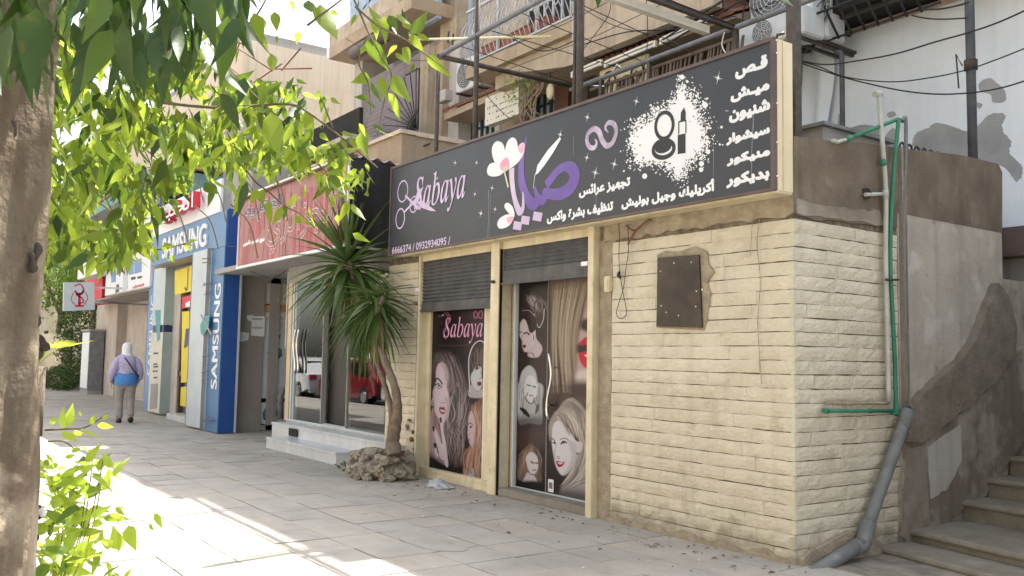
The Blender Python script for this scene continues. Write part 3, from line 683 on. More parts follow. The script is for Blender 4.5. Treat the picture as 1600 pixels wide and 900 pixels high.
# red-haired woman
P.fill(B_((400, 250), (425, 160), (480, 98), (550, 120), (556, 822), (420, 805), (362, 760), (356, 610), (372, 520), (420, 470)), (138, 98, 84), 2.5)
P.strands(B_((440, 130), (550, 140)), B_((460, 320), (550, 330)), B_((430, 560), (550, 560)), 60, [(206, 166, 144), (86, 54, 46), (176, 128, 108), (222, 186, 168)], 1.7, 6, .7)
P.strands(B_((420, 480), (550, 480)), B_((370, 600), (540, 640)), B_((370, 790), (550, 800)), 70, [(206, 166, 144), (76, 48, 42), (168, 120, 102), (216, 180, 162)], 1.6, 7, .7, .08)
P.fill(B_((404, 250), (425, 180), (446, 210), (462, 300), (458, 400), (440, 490), (420, 478), (404, 430), (396, 385), (400, 330)), (212, 190, 196), 1.6)
P.line(B_((402, 300), (420, 286), (442, 302)), 1.2, (40, 26, 28)); P.ell(660+426/5.625, 610+321/5.625, 2., 1.6, (40, 30, 34)); P.line(B_((398, 384), (408, 392)), 1, (150, 110, 116)); P.line(B_((404, 432), (418, 436)), 1.4, (150, 66, 80))
P.fill(B_((408, 720), (450, 690), (455, 790), (400, 782)), (170, 176, 190), 1.6); P.ell(660+425/5.625, 610+718/5.625, 1.4, 1, (30, 25, 30))
P.line(B_((365, 700), (390, 790)), 2, (196, 160, 156))
# infinity mark, hair line drawing, small face marks
P.line(A_((560, 78), (535, 40), (517, 62), (525, 108), (550, 100), (568, 60), (590, 35), (604, 60), (596, 108), (570, 105), (552, 62)), 1.5, (196, 120, 158))
P.line(A_((222, 50), (262, 110), (240, 190), (212, 250), (232, 320)), 1.5, (176, 108, 150)); P.line(A_((250, 50), (282, 110), (262, 160), (228, 240)), 1.2, (196, 130, 168))
P.line(A_((195, 85), (215, 78)), 1.6, (220, 220, 220)); P.line(A_((162, 85), (176, 100)), 1.2, (150, 150, 150)); P.line(A_((188, 150), (196, 172)), 1, (130, 90, 110))
P.line(A_((160, 378), (250, 386), (490, 380)), .7, (120, 110, 104), .7)
win_print = P.build('window_poster', salon, 'portraits of women under pink lettering on black')
f = (atY(694, 500, WY)[0], atY(754.5, 510, WY)[0], atY(737, 536.5, WY)[2], atY(706, 495.5, WY)[2])
text_on('\U0001D446\U0001D44E\U0001D44F\U0001D44E\U0001D466\U0001D44E', f, putY(WY-.003), 'poster_lettering', 'pink_print', salon)
b = MB(); b.box(a[0]-.02, a[0]-.002, WY-.012, WY+.02, .10, 2.12); b.box(c[0]+.002, c[0]+.02, WY-.012, WY+.02, .10, 2.12); b.box(a[0]-.02, c[0]+.02, WY-.012, WY+.02, .085, .112); b.build('poster_frame', 'box_white', salon)

# ---- narrow door leaf
a = atY(806, 770, DY); c = atY(852.5, 790, DY); XM = c[0]
P = Print(a[0], c[0], .10, 2.42, DY)
P.bg((44, 35, 38), (62, 48, 50), (28, 24, 28)); P.fill(D_((50, 280), (235, 280), (235, 420), (50, 430)), (92, 70, 70), 14, .7)
P.fill(C_((110, 185), (135, 155), (175, 125), (215, 150), (258, 215), (262, 300), (238, 385), (215, 375), (190, 280), (150, 225)), (74, 62, 66), 2)
P.strands(C_((130, 150), (230, 160)), C_((140, 190), (250, 220)), C_((170, 250), (255, 300)), 34, [(190, 180, 184), (40, 34, 38), (140, 128, 132)], 1.5, 8, .75, .18)
P.line(C_((262, 250), (255, 330), (225, 388), (205, 350), (190, 285)), .9, (220, 210, 214))
P.fill(C_((150, 400), (190, 410), (205, 470), (242, 520), (246, 560), (216, 606), (150, 604), (140, 560)), (206, 190, 196), 1.6)
P.fill(C_((80, 410), (84, 350), (108, 325), (140, 350), (165, 400), (196, 400), (196, 450), (185, 500), (150, 556), (118, 568), (98, 525), (98, 490), (80, 448)), (214, 198, 204), 1.3)
P.fill(C_((76, 350), (84, 290), (118, 252), (165, 258), (202, 320), (206, 390), (160, 428), (132, 350), (108, 312), (92, 345)), (58, 44, 50), 1.3)
P.line(C_((100, 262), (150, 262), (190, 300)), 1.1, (176, 160, 166)); P.line(C_((74, 425), (96, 420)), 1.6, (30, 24, 28)); P.line(C_((112, 432), (135, 425), (150, 440)), 2.2, (26, 20, 24)); P.line(C_((100, 440), (94, 480), (106, 490)), .8, (150, 126, 136))
P.fill(C_((100, 520), (114, 514), (130, 524), (112, 540)), (110, 44, 60), .7); P.line(C_((184, 440), (182, 480)), 1, (60, 44, 50)); P.line(C_((148, 575), (178, 580), (188, 604)), 1.1, (40, 30, 36))
P.fill(C_((72, 900), (76, 800), (100, 710), (150, 668), (196, 710), (216, 820), (220, 900)), (196, 200, 204), 2)
P.fill(D_((60, 120), (60, 0), (220, 0), (222, 130), (224, 255), (200, 272), (140, 262), (80, 275), (60, 230)), (188, 190, 194), 3)
P.strands(D_((62, 0), (110, 0)), D_((62, 80), (112, 80)), D_((60, 200), (110, 220)), 22, [(228, 230, 232), (120, 122, 126)], 1.3, 9, .7)
P.strands(D_((160, 0), (215, 0)), D_((165, 60), (195, 90)), D_((170, 130), (215, 240)), 18, [(228, 230, 232), (120, 122, 126), (60, 60, 66)], 1.3, 10, .6)
P.fill(C_((122, 790), (150, 740), (190, 760), (204, 820), (200, 900), (120, 900)), (224, 226, 230), 1.6); P.fill(D_((112, 0), (190, 0), (186, 60), (160, 105), (148, 128), (122, 90)), (222, 222, 228), 1.5)
P.line(C_((136, 812), (160, 818)), 1.8, (40, 44, 52)); P.line(C_((178, 822), (200, 828)), 1.8, (40, 44, 52)); P.line(D_((140, 76), (162, 80)), 1.8, (150, 96, 112)); P.line(D_((128, 60), (112, 100), (150, 132), (170, 110)), 1.3, (52, 50, 56))
P.fill(D_((72, 158), (110, 168), (140, 210), (134, 224), (96, 196)), (26, 26, 30), 1.2); P.fill(D_((186, 140), (202, 140), (196, 185), (176, 200)), (40, 38, 44), 1.2, .8)
P.fill(D_((55, 225), (235, 220), (235, 300), (55, 300)), (60, 48, 50), 12, .75)
P.fill(D_((55, 600), (70, 480), (110, 430), (150, 400), (200, 450), (224, 500), (214, 560), (222, 640), (200, 665), (80, 650)), (128, 106, 98), 3)
P.strands(D_((110, 430), (190, 430)), D_((80, 500), (215, 500)), D_((70, 620), (220, 640)), 44, [(196, 172, 150), (66, 52, 50), (170, 144, 126)], 1.3, 11, .7, .08)
P.fill(D_((116, 520), (120, 480), (150, 455), (185, 480), (196, 520), (194, 570), (170, 606), (140, 590)), (222, 216, 220), 1.4)
P.fill(D_((128, 590), (160, 605), (180, 630), (186, 666), (96, 666), (104, 630)), (214, 206, 212), 2)
P.line(D_((148, 520), (166, 530)), 2, (30, 24, 30)); P.line(D_((178, 528), (192, 530)), 1.8, (30, 24, 30)); P.line(D_((160, 575), (182, 576)), 1.5, (130, 70, 84)); P.line(D_((128, 585), (150, 606), (168, 604)), 1, (40, 32, 38))
P.fill(D_((50, 662), (235, 662), (235, 790), (45, 780)), (27, 24, 28), 5)
P.build('door_poster', salon, 'narrow dark print with three small portraits of women')

# ---- wide door leaf
a = atY(853.5, 770, DY); c = atY(922.5, 790, DY)
P = Print(a[0]+.008, -6.62, .10, 2.45, DY)
P.bg((150, 132, 116), (96, 78, 72), (34, 27, 30))
q = random.Random(4)
P.strands(C_((285, 60), (600, 20)), C_((290, 450), (500, 450)), D_((270, 60), (480, 60)), 130, [(196, 180, 160), (92, 76, 68), (160, 142, 124), (120, 98, 86), (210, 196, 178), (70, 56, 54)], 3.4, 12, .55, .012)
P.fill(C_((272, 60), (330, 60), (330, 900), (272, 900)), (70, 54, 52), 10, .5, smooth=False)
P.fill(C_((600, 130), (640, 120), (640, 900), (500, 900), (505, 620), (520, 440), (560, 280)), (200, 176, 172), 6)
P.fill(C_((545, 330), (640, 320), (640, 420), (535, 400)), (66, 44, 48), 7); P.fill(C_((520, 500), (640, 500), (640, 590), (515, 580)), (66, 44, 48), 5)
P.fill(C_((520, 515), (545, 475), (580, 455), (640, 470), (640, 520), (570, 515)), (206, 18, 58), 2); P.fill(C_((516, 600), (530, 575), (580, 563), (640, 580), (640, 680), (590, 695), (540, 660)), (214, 22, 64), 2.2)
P.fill(C_((560, 590), (605, 588), (600, 612), (575, 606)), (250, 214, 224), 1.2); P.fill(C_((510, 720), (560, 700), (640, 720), (640, 800), (560, 800), (505, 780)), (226, 212, 210), 7)
P.fill(C_((480, 830), (640, 820), (640, 900), (480, 900)), (90, 64, 62), 8, .8)
P.fill(D_((400, 0), (560, 0), (560, 170), (470, 160)), (80, 62, 62), 12, .9); P.fill(D_((240, 170), (330, 140), (290, 400), (330, 620), (345, 800), (240, 780)), (52, 38, 40), 10, .9)
# blonde woman
P.fill(D_((330, 780), (350, 700), (400, 650), (450, 610), (560, 560), (560, 860), (330, 800)), (190, 182, 186), 5)
P.fill(D_((270, 350), (268, 280), (290, 215), (340, 155), (370, 115), (420, 92), (470, 120), (510, 165), (545, 230), (556, 400), (540, 560), (470, 640), (380, 690), (350, 690), (400, 600), (440, 500), (470, 380), (380, 260), (310, 260), (290, 330), (280, 380)), (178, 168, 162), 2.5)
P.fill(D_((288, 380), (292, 300), (310, 255), (350, 250), (400, 300), (450, 380), (490, 390), (488, 440), (455, 470), (440, 520), (400, 590), (362, 612), (335, 590), (312, 540), (300, 480), (292, 430)), (230, 226, 232), 1.8)
P.fill(D_((395, 380), (450, 400), (465, 460), (440, 520), (400, 590), (365, 612), (395, 560), (420, 480)), (196, 188, 196), 4, .7)
P.strands(D_((300, 200), (420, 130)), D_((330, 230), (500, 260)), D_((380, 330), (510, 380)), 50, [(228, 220, 212), (120, 106, 100), (206, 192, 178), (150, 132, 118)], 2.2, 13, .75, .04)
P.strands(D_((345, 150), (420, 92)), D_((420, 170), (480, 130)), D_((470, 260), (540, 250)), 30, [(150, 140, 134), (90, 80, 78), (190, 180, 172)], 1.8, 14, .7, .04)
P.strands(D_((480, 180), (540, 200)), D_((500, 400), (556, 400)), D_((450, 620), (545, 600)), 50, [(226, 220, 216), (140, 128, 122), (206, 196, 190)], 2.2, 15, .75, .04)
P.strands(D_((450, 520), (540, 560)), D_((420, 610), (520, 640)), D_((350, 690), (440, 690)), 30, [(226, 220, 216), (120, 108, 104)], 2, 16, .7, .05)
P.fill(D_((455, 400), (485, 395), (488, 440), (466, 462), (452, 450)), (222, 212, 216), 1.2); P.line(D_((452, 462), (466, 468)), 1.6, (40, 30, 34))
P.line(D_((283, 362), (302, 374), (312, 402)), 1.5, (52, 38, 42)); P.line(D_((345, 372), (372, 362), (398, 374)), 1.3, (110, 86, 84)); P.line(D_((350, 402), (366, 384), (386, 394)), 2.2, (34, 26, 32)); P.ell(795+366/4.286, 600+393/4.286, 2.2, 1.5, (60, 70, 84)); P.line(D_((296, 392), (312, 398)), 2, (34, 26, 32)); P.ell(795+306/4.286, 600+396/4.286, 1.4, 1.3, (50, 56, 66))
P.line(D_((318, 410), (306, 470), (312, 500), (340, 498)), 1, (170, 156, 166)); P.line(D_((322, 486), (340, 492)), 1.2, (130, 100, 112))
P.fill(D_((315, 520), (330, 514), (350, 522), (374, 520), (362, 546), (338, 558), (324, 545)), (176, 20, 56), 1.); P.fill(D_((324, 524), (345, 526), (366, 524), (345, 538)), (240, 226, 232), .7)
P.fill(D_((330, 700), (560, 740), (560, 880), (330, 820)), (70, 58, 62), 16, .8)
P.build('door_poster', salon, 'wide brown print with a curtain of hair, red lips and a laughing blonde woman')
b = MB(); b.box(XM+.001, XM+.009, DY-.012, DY+.01, .10, 2.42); b.build('door_leaf_edge', 'clad_grey', salon); b = MB(); b.box(-8.10, -6.62, DY-.01, DY+.02, .086, .1); b.build('door_track', 'panel_silver', salon)
s0 = atY(861, 773, DY); b = MB(); b.box(s0[0]-.045, s0[0]+.045, DY-.006, DY-.003, .115, .245); st = b.build('sticker', 'paper', salon)
b = MB(); b.box(s0[0]-.028, s0[0]+.028, DY-.0085, DY-.0065, .15, .215); b.build('sticker_patch', 'grey_metal', st)
# wavy door pull
hx = atY(856, 600, DY-.07)
zz = np.linspace(atY(856, 552, DY-.07)[2], atY(851, 655, DY-.07)[2], 15)
b = MB(); b.tube([(hx[0]+.035*math.sin((k/14)*math.pi*2-.4)+.02, DY-.07, z) for k, z in enumerate(zz)], .014, 10)
for k in (3, 11): b.tube([(hx[0]+.035*math.sin((k/14)*math.pi*2-.4)+.02, DY-.07, zz[k]), (hx[0]+.035*math.sin((k/14)*math.pi*2-.4)+.02, DY, zz[k])], .009, 8)
b.build('door_handle', 'steel_shiny', salon)

# ---- steel plate and fittings on the front wall
pl = [tuple(atY(x, y, FY-.03)[[0, 2]]) for x, y in ((1029, 403), (1093, 398), (1098, 512), (1027, 510))]
q = random.Random(12); rim = [atY(x, y, FY-.02)[[0, 2]] for x, y in ((1027, 398), (1040, 392), (1062, 393), (1085, 385), (1104, 392), (1108, 415), (1116, 425), (1105, 440), (1110, 460), (1104, 500), (1100, 516), (1060, 514), (1026, 512))]
b = MB(); b.prism([tuple(p) for p in rim], FY-.022, FY+.02); b.build('mortar_patch', 'rough_mortar', salon)
b = MB(); b.prism(pl, FY-.042, FY-.024); plate = b.build('steel_plate', 'rust_steel', salon)
for x, y in ((1032, 424), (1053, 411), (1080, 410), (1097, 453), (1097, 452), (1088, 455), (1087, 479), (1060, 493), (1041, 488), (1033, 478)):
    p = atY(x, y, FY-.045); b = MB(); b.blob((p[0], FY-.044, p[2]), .007, 1, 0, 1); b.build('rivet', 'white_print', plate)
p = atY(953, 444, FY); b = MB(); b.bbox(p[0]-.04, p[0]+.045, FY-.045, FY+.0, p[2]-.075, p[2]+.075, .008); b.bbox(p[0]-.02, p[0]+.02, FY-.052, FY-.04, p[2]-.04, p[2]+.04, .004); b.build('switch_box', 'cream_trim', salon)
def wireY(pts, Y, r, name, m, parent, n=5, **kw):
    P3 = [atY(x, y, Y) for x, y in pts]; b = MB(); b.tube(crom(P3, 5, False), r, n); return b.build(name, m, parent, **kw)
wireY([(966, 342), (968, 370), (967, 400), (969, 430), (974, 460), (978, 480), (978, 492), (970, 498), (963, 490), (968, 470), (974, 450), (978, 420), (982, 390), (981, 350)], FY-.035, .0035, 'loose_wire', 'wire', salon)
wireY([(981, 382), (992, 362), (1010, 346), (1016, 343)], FY-.05, .011, 'wire_bundle', 'wire_red', salon)
wireY([(978, 352), (990, 360), (1003, 352)], FY-.05, .006, 'wire_bundle', 'wire', salon)
wireY([(1187, 340), (1183, 380), (1188, 440), (1184, 500), (1187, 560), (1190, 600)], FY-.022, .003, 'loose_wire', 'rough_mortar', salon)
wireY([(1176, 342), (1172, 400)], FY-.022, .0025, 'loose_wire', 'rough_mortar', salon)
wireY([(968, 425), (966, 430), (969, 434)], FY-.04, .014, 'wire_bundle', 'wire', salon)

# ================================================================ the salon's sign
SY = 5.48; SX0 = atY(611, 330, SY)[0]; SX1 = RX; SZ0, SZ1 = 2.80, 3.97
sign = empty('shop_sign', ((SX0+SX1)/2, SY+.1, SZ0), 'long dark salon sign board with lilac and white lettering above the shutters', 'sign')
b = MB(); b.box(SX0, SX1, SY+.004, FY+.0, SZ0, SZ1); b.build('box', 'sign_side', sign)
b = MB(); b.bar((SX1+.003, SY+.09, SZ0+.01), (SX1+.003, SY+.09, SZ1-.01), .006, .01); b.box(SX0+.3, SX1-.004, SY+.02, FY-.003, SZ0-.02, SZ0); b.build('side_seam', 'cream_trim', sign)
b = MB(); b.box(SX0+.015, SX1-.03, SY-.003, SY+.003, SZ0+.015, SZ1-.02); b.build('face', 'sign_face', sign)
b = MB(); b.box(SX0-.01, SX1+.002, SY-.02, SY+.02, SZ1-.02, SZ1+.008); b.box(SX0-.01, SX1+.002, SY-.014, SY+.015, SZ0-.006, SZ0+.014); b.box(SX1-.03, SX1+.004, SY-.018, SY+.02, SZ0, SZ1-.02); b.box(SX0-.012, SX0+.014, SY-.018, SY+.02, SZ0, SZ1-.02)
b.build('frame', 'sign_trim', sign)
for z in (SZ0+.1, SZ0+.36, SZ0+.66, SZ1-.12, SZ1-.02):
    b = MB(); b.blob((SX1+.004, SY+.012, z), .012, 3, 0, 1); b.build('screw', 'steel_shiny', sign)
b = MB(); b.tube([(SX1-.01, SY+.03, SZ1), (SX1+.0, SY+.03, SZ1+.03), (SX1+.05, SY+.05, SZ1+.035)], .012, 6); b.build('hook', 'pole_metal', sign)
S_ = zoomed(600, 180, 4.092); Z_ = zoomed(900, 60, 3.214)
LAY = [0]
def pz(pts, Y=SY): return [tuple(atY(x, y, Y)[[0, 2]]) for x, y in pts]
def shape(mb, pts, lay, smooth=True, n=5, Y=SY):
    P = crom(pts, n) if smooth else pts; P = pz(P, Y); y = Y-.0045-lay*.0012-(_LC[0] % 40)*1.4e-5; _LC[0] += 1
    mb.prism([tuple(p) for p in P], y, y+.0008)
def ribbon(mb, pts, wd, lay, closed=False, Y=SY, n=6):
    mb.add(*strokeY(pz(pts, Y), wd, Y-.0045-lay*.0012, n, closed))
def ring(mb, cx, cy, rx, ry, rot, wd, lay, Y=SY):
    pts = [(cx+rx*math.cos(a)*math.cos(rot)-ry*math.sin(a)*math.sin(rot), cy+rx*math.cos(a)*math.sin(rot)+ry*math.sin(a)*math.cos(rot)) for a in np.linspace(0, 2*math.pi, 15)[:-1]]
    ribbon(mb, pts, wd, lay, True, Y)
PXM = .0075        # metres per photograph pixel at the sign, roughly
# scissors and latin name
mb = MB(); ring(mb, *S_((122, 487))[0], 7.6, 16.5, .12, .018, 0); ring(mb, *S_((106, 661))[0], 6.6, 15.5, .1, .018, 0)
ring(mb, *S_((193, 570))[0], 6, 12.5, .15, .016, 0)
ribbon(mb, S_((138, 515), (165, 540), (200, 575), (235, 600)), [.03, .03, .04, .03], 0); ribbon(mb, S_((130, 620), (165, 585), (195, 550), (215, 520)), [.025, .03, .035, .02], 0)
shape(mb, S_((215, 560), (240, 540), (335, 614), (300, 612), (240, 592)), 0, False); shape(mb, S_((196, 560), (215, 490), (255, 455), (225, 540), (205, 575)), 0, False)
mb.build('scissors_emblem', 'lilac_print', sign)
f = (atY(649, 300, SY)[0], atY(728, 290, SY)[0], atY(699, 331, SY)[2], atY(655, 279, SY)[2]+.02)
text_on('\U0001D446\U0001D44E\U0001D44F\U0001D44E\U0001D466\U0001D44E', f, putY(SY-.008), 'latin_lettering', 'lilac_print', sign, bold=.0022)
text_on('6666374 / 0932934095 /', fitY(SY, 613, 704, 397, 369.5), putY(SY-.004), 'phone_number', 'lilac_print', sign, bold=.002)
# calligraphy
mb = MB()
ribbon(mb, S_((918, 130), (895, 230), (880, 330), (885, 430), (915, 520), (955, 570), (985, 545), (975, 490)), [.006, .06, .10, .115, .12, .13, .11, .05], 1)
ribbon(mb, S_((965, 455), (985, 520), (1015, 545), (1032, 520), (1018, 480)), [.03, .08, .11, .09, .03], 1)
ribbon(mb, S_((1022, 495), (1080, 506), (1140, 500), (1195, 460), (1222, 400), (1205, 345), (1160, 330), (1110, 360), (1070, 410), (1040, 450)), [.10, .11, .13, .15, .16, .14, .09, .09, .10, .10], 1)
mb.build('violet_calligraphy', 'violet_print', sign)
mb = MB(); ribbon(mb, S_((820, 340), (822, 420), (838, 530), (868, 615), (892, 590), (892, 490)), [.10, .085, .075, .09, .06, .012], 2)
def diamond(mb, cx, cy, r, lay): shape(mb, S_((cx-r*.75, cy-r*1.05), (cx+r*1.05, cy-r*.75), (cx+r*.75, cy+r*1.05), (cx-r*1.05, cy+r*.75)), lay, False)
diamond(mb, 985, 648, 31, 2); diamond(mb, 907, 672, 29, 2); diamond(mb, 857, 707, 29, 2); mb.build('lilac_calligraphy', 'lilac_print', sign)
mb = MB(); shape(mb, S_((972, 378), (985, 320), (1050, 225), (1125, 142), (1136, 150), (1085, 240), (1030, 320), (985, 376)), 2, False); ribbon(mb, S_((973, 372), (966, 400), (958, 470)), [.012, .008, .004], 2)
mb.build('white_dash', 'white_print', sign)
for p in (((770, 358), (745, 385), (700, 393), (668, 380), (664, 345), (682, 312), (715, 305), (745, 325)), ((770, 350), (725, 320), (700, 270), (694, 215), (710, 178), (735, 167), (765, 185), (780, 240), (790, 310)),
          ((775, 345), (775, 270), (783, 200), (800, 160), (826, 143), (850, 160), (858, 205), (845, 280), (810, 335)), ((785, 350), (820, 290), (850, 220), (880, 180), (902, 182), (903, 215), (885, 270), (840, 322)),
          ((832, 655), (800, 625), (775, 590), (780, 566), (800, 562), (825, 585), (838, 625)), ((832, 652), (818, 690), (785, 718), (745, 725), (728, 700), (740, 665), (775, 640), (805, 635))):
    mb = MB(); shape(mb, S_(*p), 3); mb.build('petal', 'petal_print', sign)
for p in (((745, 310), (790, 268), (806, 330), (785, 352), (755, 352)), ((862, 205), (884, 180), (903, 186), (902, 215), (885, 245), (870, 235)), ((790, 655), (832, 650), (828, 676), (800, 692))):
    mb = MB(); shape(mb, S_(*p), 4); mb.build('petal_blush', 'petal_pink', sign)
mb = MB(); ribbon(mb, S_((770, 340), (782, 390), (800, 462)), [.035, .025, .03], 5); shape(mb, S_((765, 345), (785, 325), (800, 345), (780, 362)), 5); mb.build('flower_stem', 'stem_print', sign)
# loop emblem
mb = MB(); ribbon(mb, Z_((98, 505), (106, 525), (96, 548), (74, 548), (58, 520), (64, 478), (92, 455), (118, 470), (134, 512), (158, 540), (188, 520), (204, 470), (194, 432), (166, 424), (150, 450), (166, 474)), [.012, .03, .045, .05, .05, .05, .055, .06, .06, .055, .05, .05, .05, .045, .03, .012], 1)
mb.build('loop_emblem', 'silver_print', sign)
# stars
mb = MB()
def star(x, y, r):
    q = 1.; pts = []
    for k in range(16):
        a = k*math.pi/8+.25; rr = r*(1. if k % 8 == 4 else .85 if k % 4 == 0 else .42 if k % 4 == 2 else .13); pts.append((x+rr*math.cos(a), y+rr*1.15*math.sin(a)))
    mb = MB(); shape(mb, pts, 6, False); mb.build('sparkle', 'white_print', sign)
for (x, y), r in zip(S_((460, 305), (598, 305), (587, 505), (697, 467), (716, 602), (625, 628), (345, 405), (1133, 125)), (4.5, 4.5, 4.5, 5, 5, 6.5, 3.5, 7)): star(x, y, r)
for (x, y), r in zip(Z_((62, 397), (308, 317), (718, 200), (60, 600), (197, 632), (102, 675)), (7, 7.5, 10, 6.5, 9, 9)): star(x, y, r)
# paint splash, compact and lipstick
q = random.Random(5); out = Z_((275, 540), (288, 460), (318, 425), (345, 412), (385, 390), (398, 362), (440, 350), (480, 310), (512, 280), (508, 240), (540, 232), (562, 272), (592, 300), (612, 330), (632, 360), (628, 400), (655, 430), (655, 480), (668, 530), (645, 575), (620, 600), (580, 622), (556, 650), (540, 690), (505, 705), (478, 660), (430, 632), (370, 632), (320, 640), (292, 600))
rim = []
for i, p in enumerate(crom(out, 7)):
    k = 1+q.uniform(-.03, .03)*(2.2 if i % 2 else 1); c0 = Z_((465, 500))[0]; rim.append((c0[0]+(p[0]-c0[0])*k, c0[1]+(p[1]-c0[1])*k))
mb = MB(); shape(mb, rim, 1, False)
big = crom(out, 7)
def speck(mb, x, y, r, lay):
    n = q.randrange(5, 8); a0 = q.uniform(0, 6); shape(mb, [(x+r*q.uniform(.5, 1.2)*math.cos(a0+k*2*math.pi/n), y+r*q.uniform(.5, 1.2)*math.sin(a0+k*2*math.pi/n)) for k in range(n)], lay, False)
for k in range(620):
    p = big[q.randrange(len(big))]; c0 = Z_((465, 500))[0]; t = 1+abs(q.gauss(0, .14)); speck(mb, c0[0]+(p[0]-c0[0])*t+q.gauss(0, 1.2), c0[1]+(p[1]-c0[1])*t+q.gauss(0, 1.2), abs(q.gauss(.75, .5))+.3, 1)
for (x, y, r) in ((536, 195, 3.6), (316, 433, 5), (346, 388, 2.6), (632, 630, 4), (630, 660, 3.4), (666, 570, 3.4), (733, 446, 2), (650, 335, 4.5), (560, 630, 5), (348, 692, 4), (655, 500, 4)):
    x, y = Z_((x, y))[0]; shape(mb, [(x+r*math.cos(a)*q.uniform(.85, 1.1), y+r*1.1*math.sin(a)) for a in np.linspace(0, 6.28, 9)[:-1]], 1)
mb.build('paint_splash', 'white_print', sign, kind='stuff')
mb = MB()
for k in range(430):
    p = big[q.randrange(len(big))]; c0 = Z_((465, 500))[0]; t = 1-abs(q.gauss(0, .09)); speck(mb, c0[0]+(p[0]-c0[0])*t, c0[1]+(p[1]-c0[1])*t, abs(q.gauss(.7, .4))+.25, 2)
mb.build('splash_specks', 'dark_print', sign, kind='stuff'); mb = MB(); ring(mb, *Z_((447, 438))[0], 13.5, 20.5, .12, .034, 3); ring(mb, *Z_((443, 556))[0], 16.5, 13, -.35, .04, 3)
shape(mb, [(Z_((441, 549))[0][0]+12.5*math.cos(a), Z_((441, 549))[0][1]+8.5*math.sin(a)-2.5*math.cos(a)) for a in np.linspace(0, 6.28, 13)[:-1]], 3)
mb.build('compact_drawing', 'dark_print', sign); mb = MB(); shape(mb, Z_((514, 486), (553, 478), (553, 576), (514, 582)), 3, False); shape(mb, Z_((528, 418), (530, 374), (546, 347), (554, 372), (553, 412)), 3, False)
for pp in (((519, 418), (519, 482)), ((555, 412), (555, 476)), ((518, 420), (556, 412))): ribbon(mb, Z_(*pp), .012, 3)
mb.build('lipstick_drawing', 'dark_print', sign)
# arabic lettering
for t, (xl, xr, yb, yt) in (('قـص', (1150.5, 1198.5, 124, 86)), ('ميـش', (1143.5, 1201.5, 160, 125)), ('شنيون', (1141, 1202.5, 192, 155)), ('سيشوار', (1136.5, 1202, 226.5, 195)), ('منيكور', (1137.5, 1202.5, 259, 230)), ('بديكور', (1136.5, 1201.5, 293, 262)),
        ('تجهيز عرائس', (906, 984.6, 309.5, 275)), ('أكريليك وجيل بوليش', (972.5, 1116, 327.5, 280)), ('تنظيف بشرة واكس', (856, 958, 350, 313.5))):
    text_on(ar(t), fitY(SY, xl, xr, yb, yt), putY(SY-.004), 'arabic_lettering', 'white_print', sign, bold=.009 if xl > 1100 else .007)
mb = MB()
for pts, wd in ((((670, 480), (672, 600), (665, 785)), .008), (((683, 500), (680, 640), (676, 780)), .005), (((1215, 130), (1214, 260)), .004)): ribbon(mb, S_(*pts), wd, 0)
for pts, wd in ((((893, 370), (891, 450), (885, 560), (884, 735)), .007), (((693, 540), (692, 700)), .004), (((104, 740), (102, 890)), .005), (((750, 363), (768, 365)), .01)): ribbon(mb, Z_(*pts), wd, 0)
mb.build('drip_marks', 'drip_print', sign, kind='stuff')

# ================================================================ pipe frame on the salon roof
pf = empty('metal_pipe_frame', (-7.3, 7.1, 3.0), 'rusty dark metal pipe frame standing on the salon roof behind the dark sign', 'metal frame')
GZ = 5.53
def part(fn, name, m, parent, **kw): b = MB(); fn(b); return b.build(name, m, parent, **kw)
def lx(px, py, Y): return atY(px, py, Y)[0]
for (px, py, Y, z1, r) in ((682, 200, 6., 5.55, .028), (743, 150, 6., 7.2, .032), (898, 80, 6.0, 6.6, .022), (906, 80, 6.0, 6.9, .04), (1240, 40, 6.0, 6.6, .06)):
    x = lx(px, py, Y); part(lambda b: (b.tube([(x, Y, 3.0), (x+.01, Y, z1)], r, 10) if r < .05 else b.bar((x, Y, 3.0), (x+.0, Y, z1), .085)), 'post', 'pole_metal', pf)
xa, xb = lx(690, 85, 6.), lx(1240, 0, 6.)
part(lambda b: b.tube([(xa, 6., 5.53), (xb, 6., 5.66)], .032, 10), 'front_rail', 'grey_metal', pf)
part(lambda b: b.tube([(xa, 5.98, 5.50), (xa, 8.25, 5.54)], .035, 10), 'cross_beam', 'pole_metal', pf)
xr = lx(905, 133, 8.2); part(lambda b: b.tube([(xr-.2, 8.2, 5.46), (lx(1236, 12, 8.2)+1.2, 8.2, 5.5)], .035, 10), 'back_rail', 'grey_metal', pf)
xm = lx(1147, 42, 8.2); part(lambda b: b.bar((xm, 5.9, 5.52), (xm, 8.25, 5.49), .06), 'cross_beam', 'pole_metal', pf)
part(lambda b: b.bar((xm-.16, 5.9, 5.46), (xm-.16, 7.9, 5.43), .09), 'light_channel', 'board_white', pf)
for px in (940, 1150): x = lx(px, 100, 8.2); part(lambda b: b.bar((x, 8.2, 3.0), (x, 8.2, 5.47), .055), 'post', 'pole_metal', pf)
x = lx(905, 150, 7.); part(lambda b: b.bar((x, 8.2, 3.), (x, 8.2, 5.5), .05), 'post', 'pole_metal', pf)
part(lambda b: [b.tube([atY(*p, 8.2) for p in pp], .014, 6) for pp in (((945, 135), (965, 100), (972, 108)), ((920, 133), (945, 135)))], 'bent_rod', 'steel_shiny', pf)
b = MB()
for i in range(8):      # thin support wires across the frame
    x = xa+(xb-xa)*(i+.5)/8; b.tube([(x, 6., 5.57), (x+rnd.uniform(-.3, .3), 8.2, 5.5)], .006, 4)
for i in range(3): b.tube([(xa, 6.5+i*.55, 5.53), (xa+2, 6.5+i*.55, 5.47), (xb, 6.5+i*.5, 5.58)], .005, 4)
b.build('grid_wire', 'wire', pf)
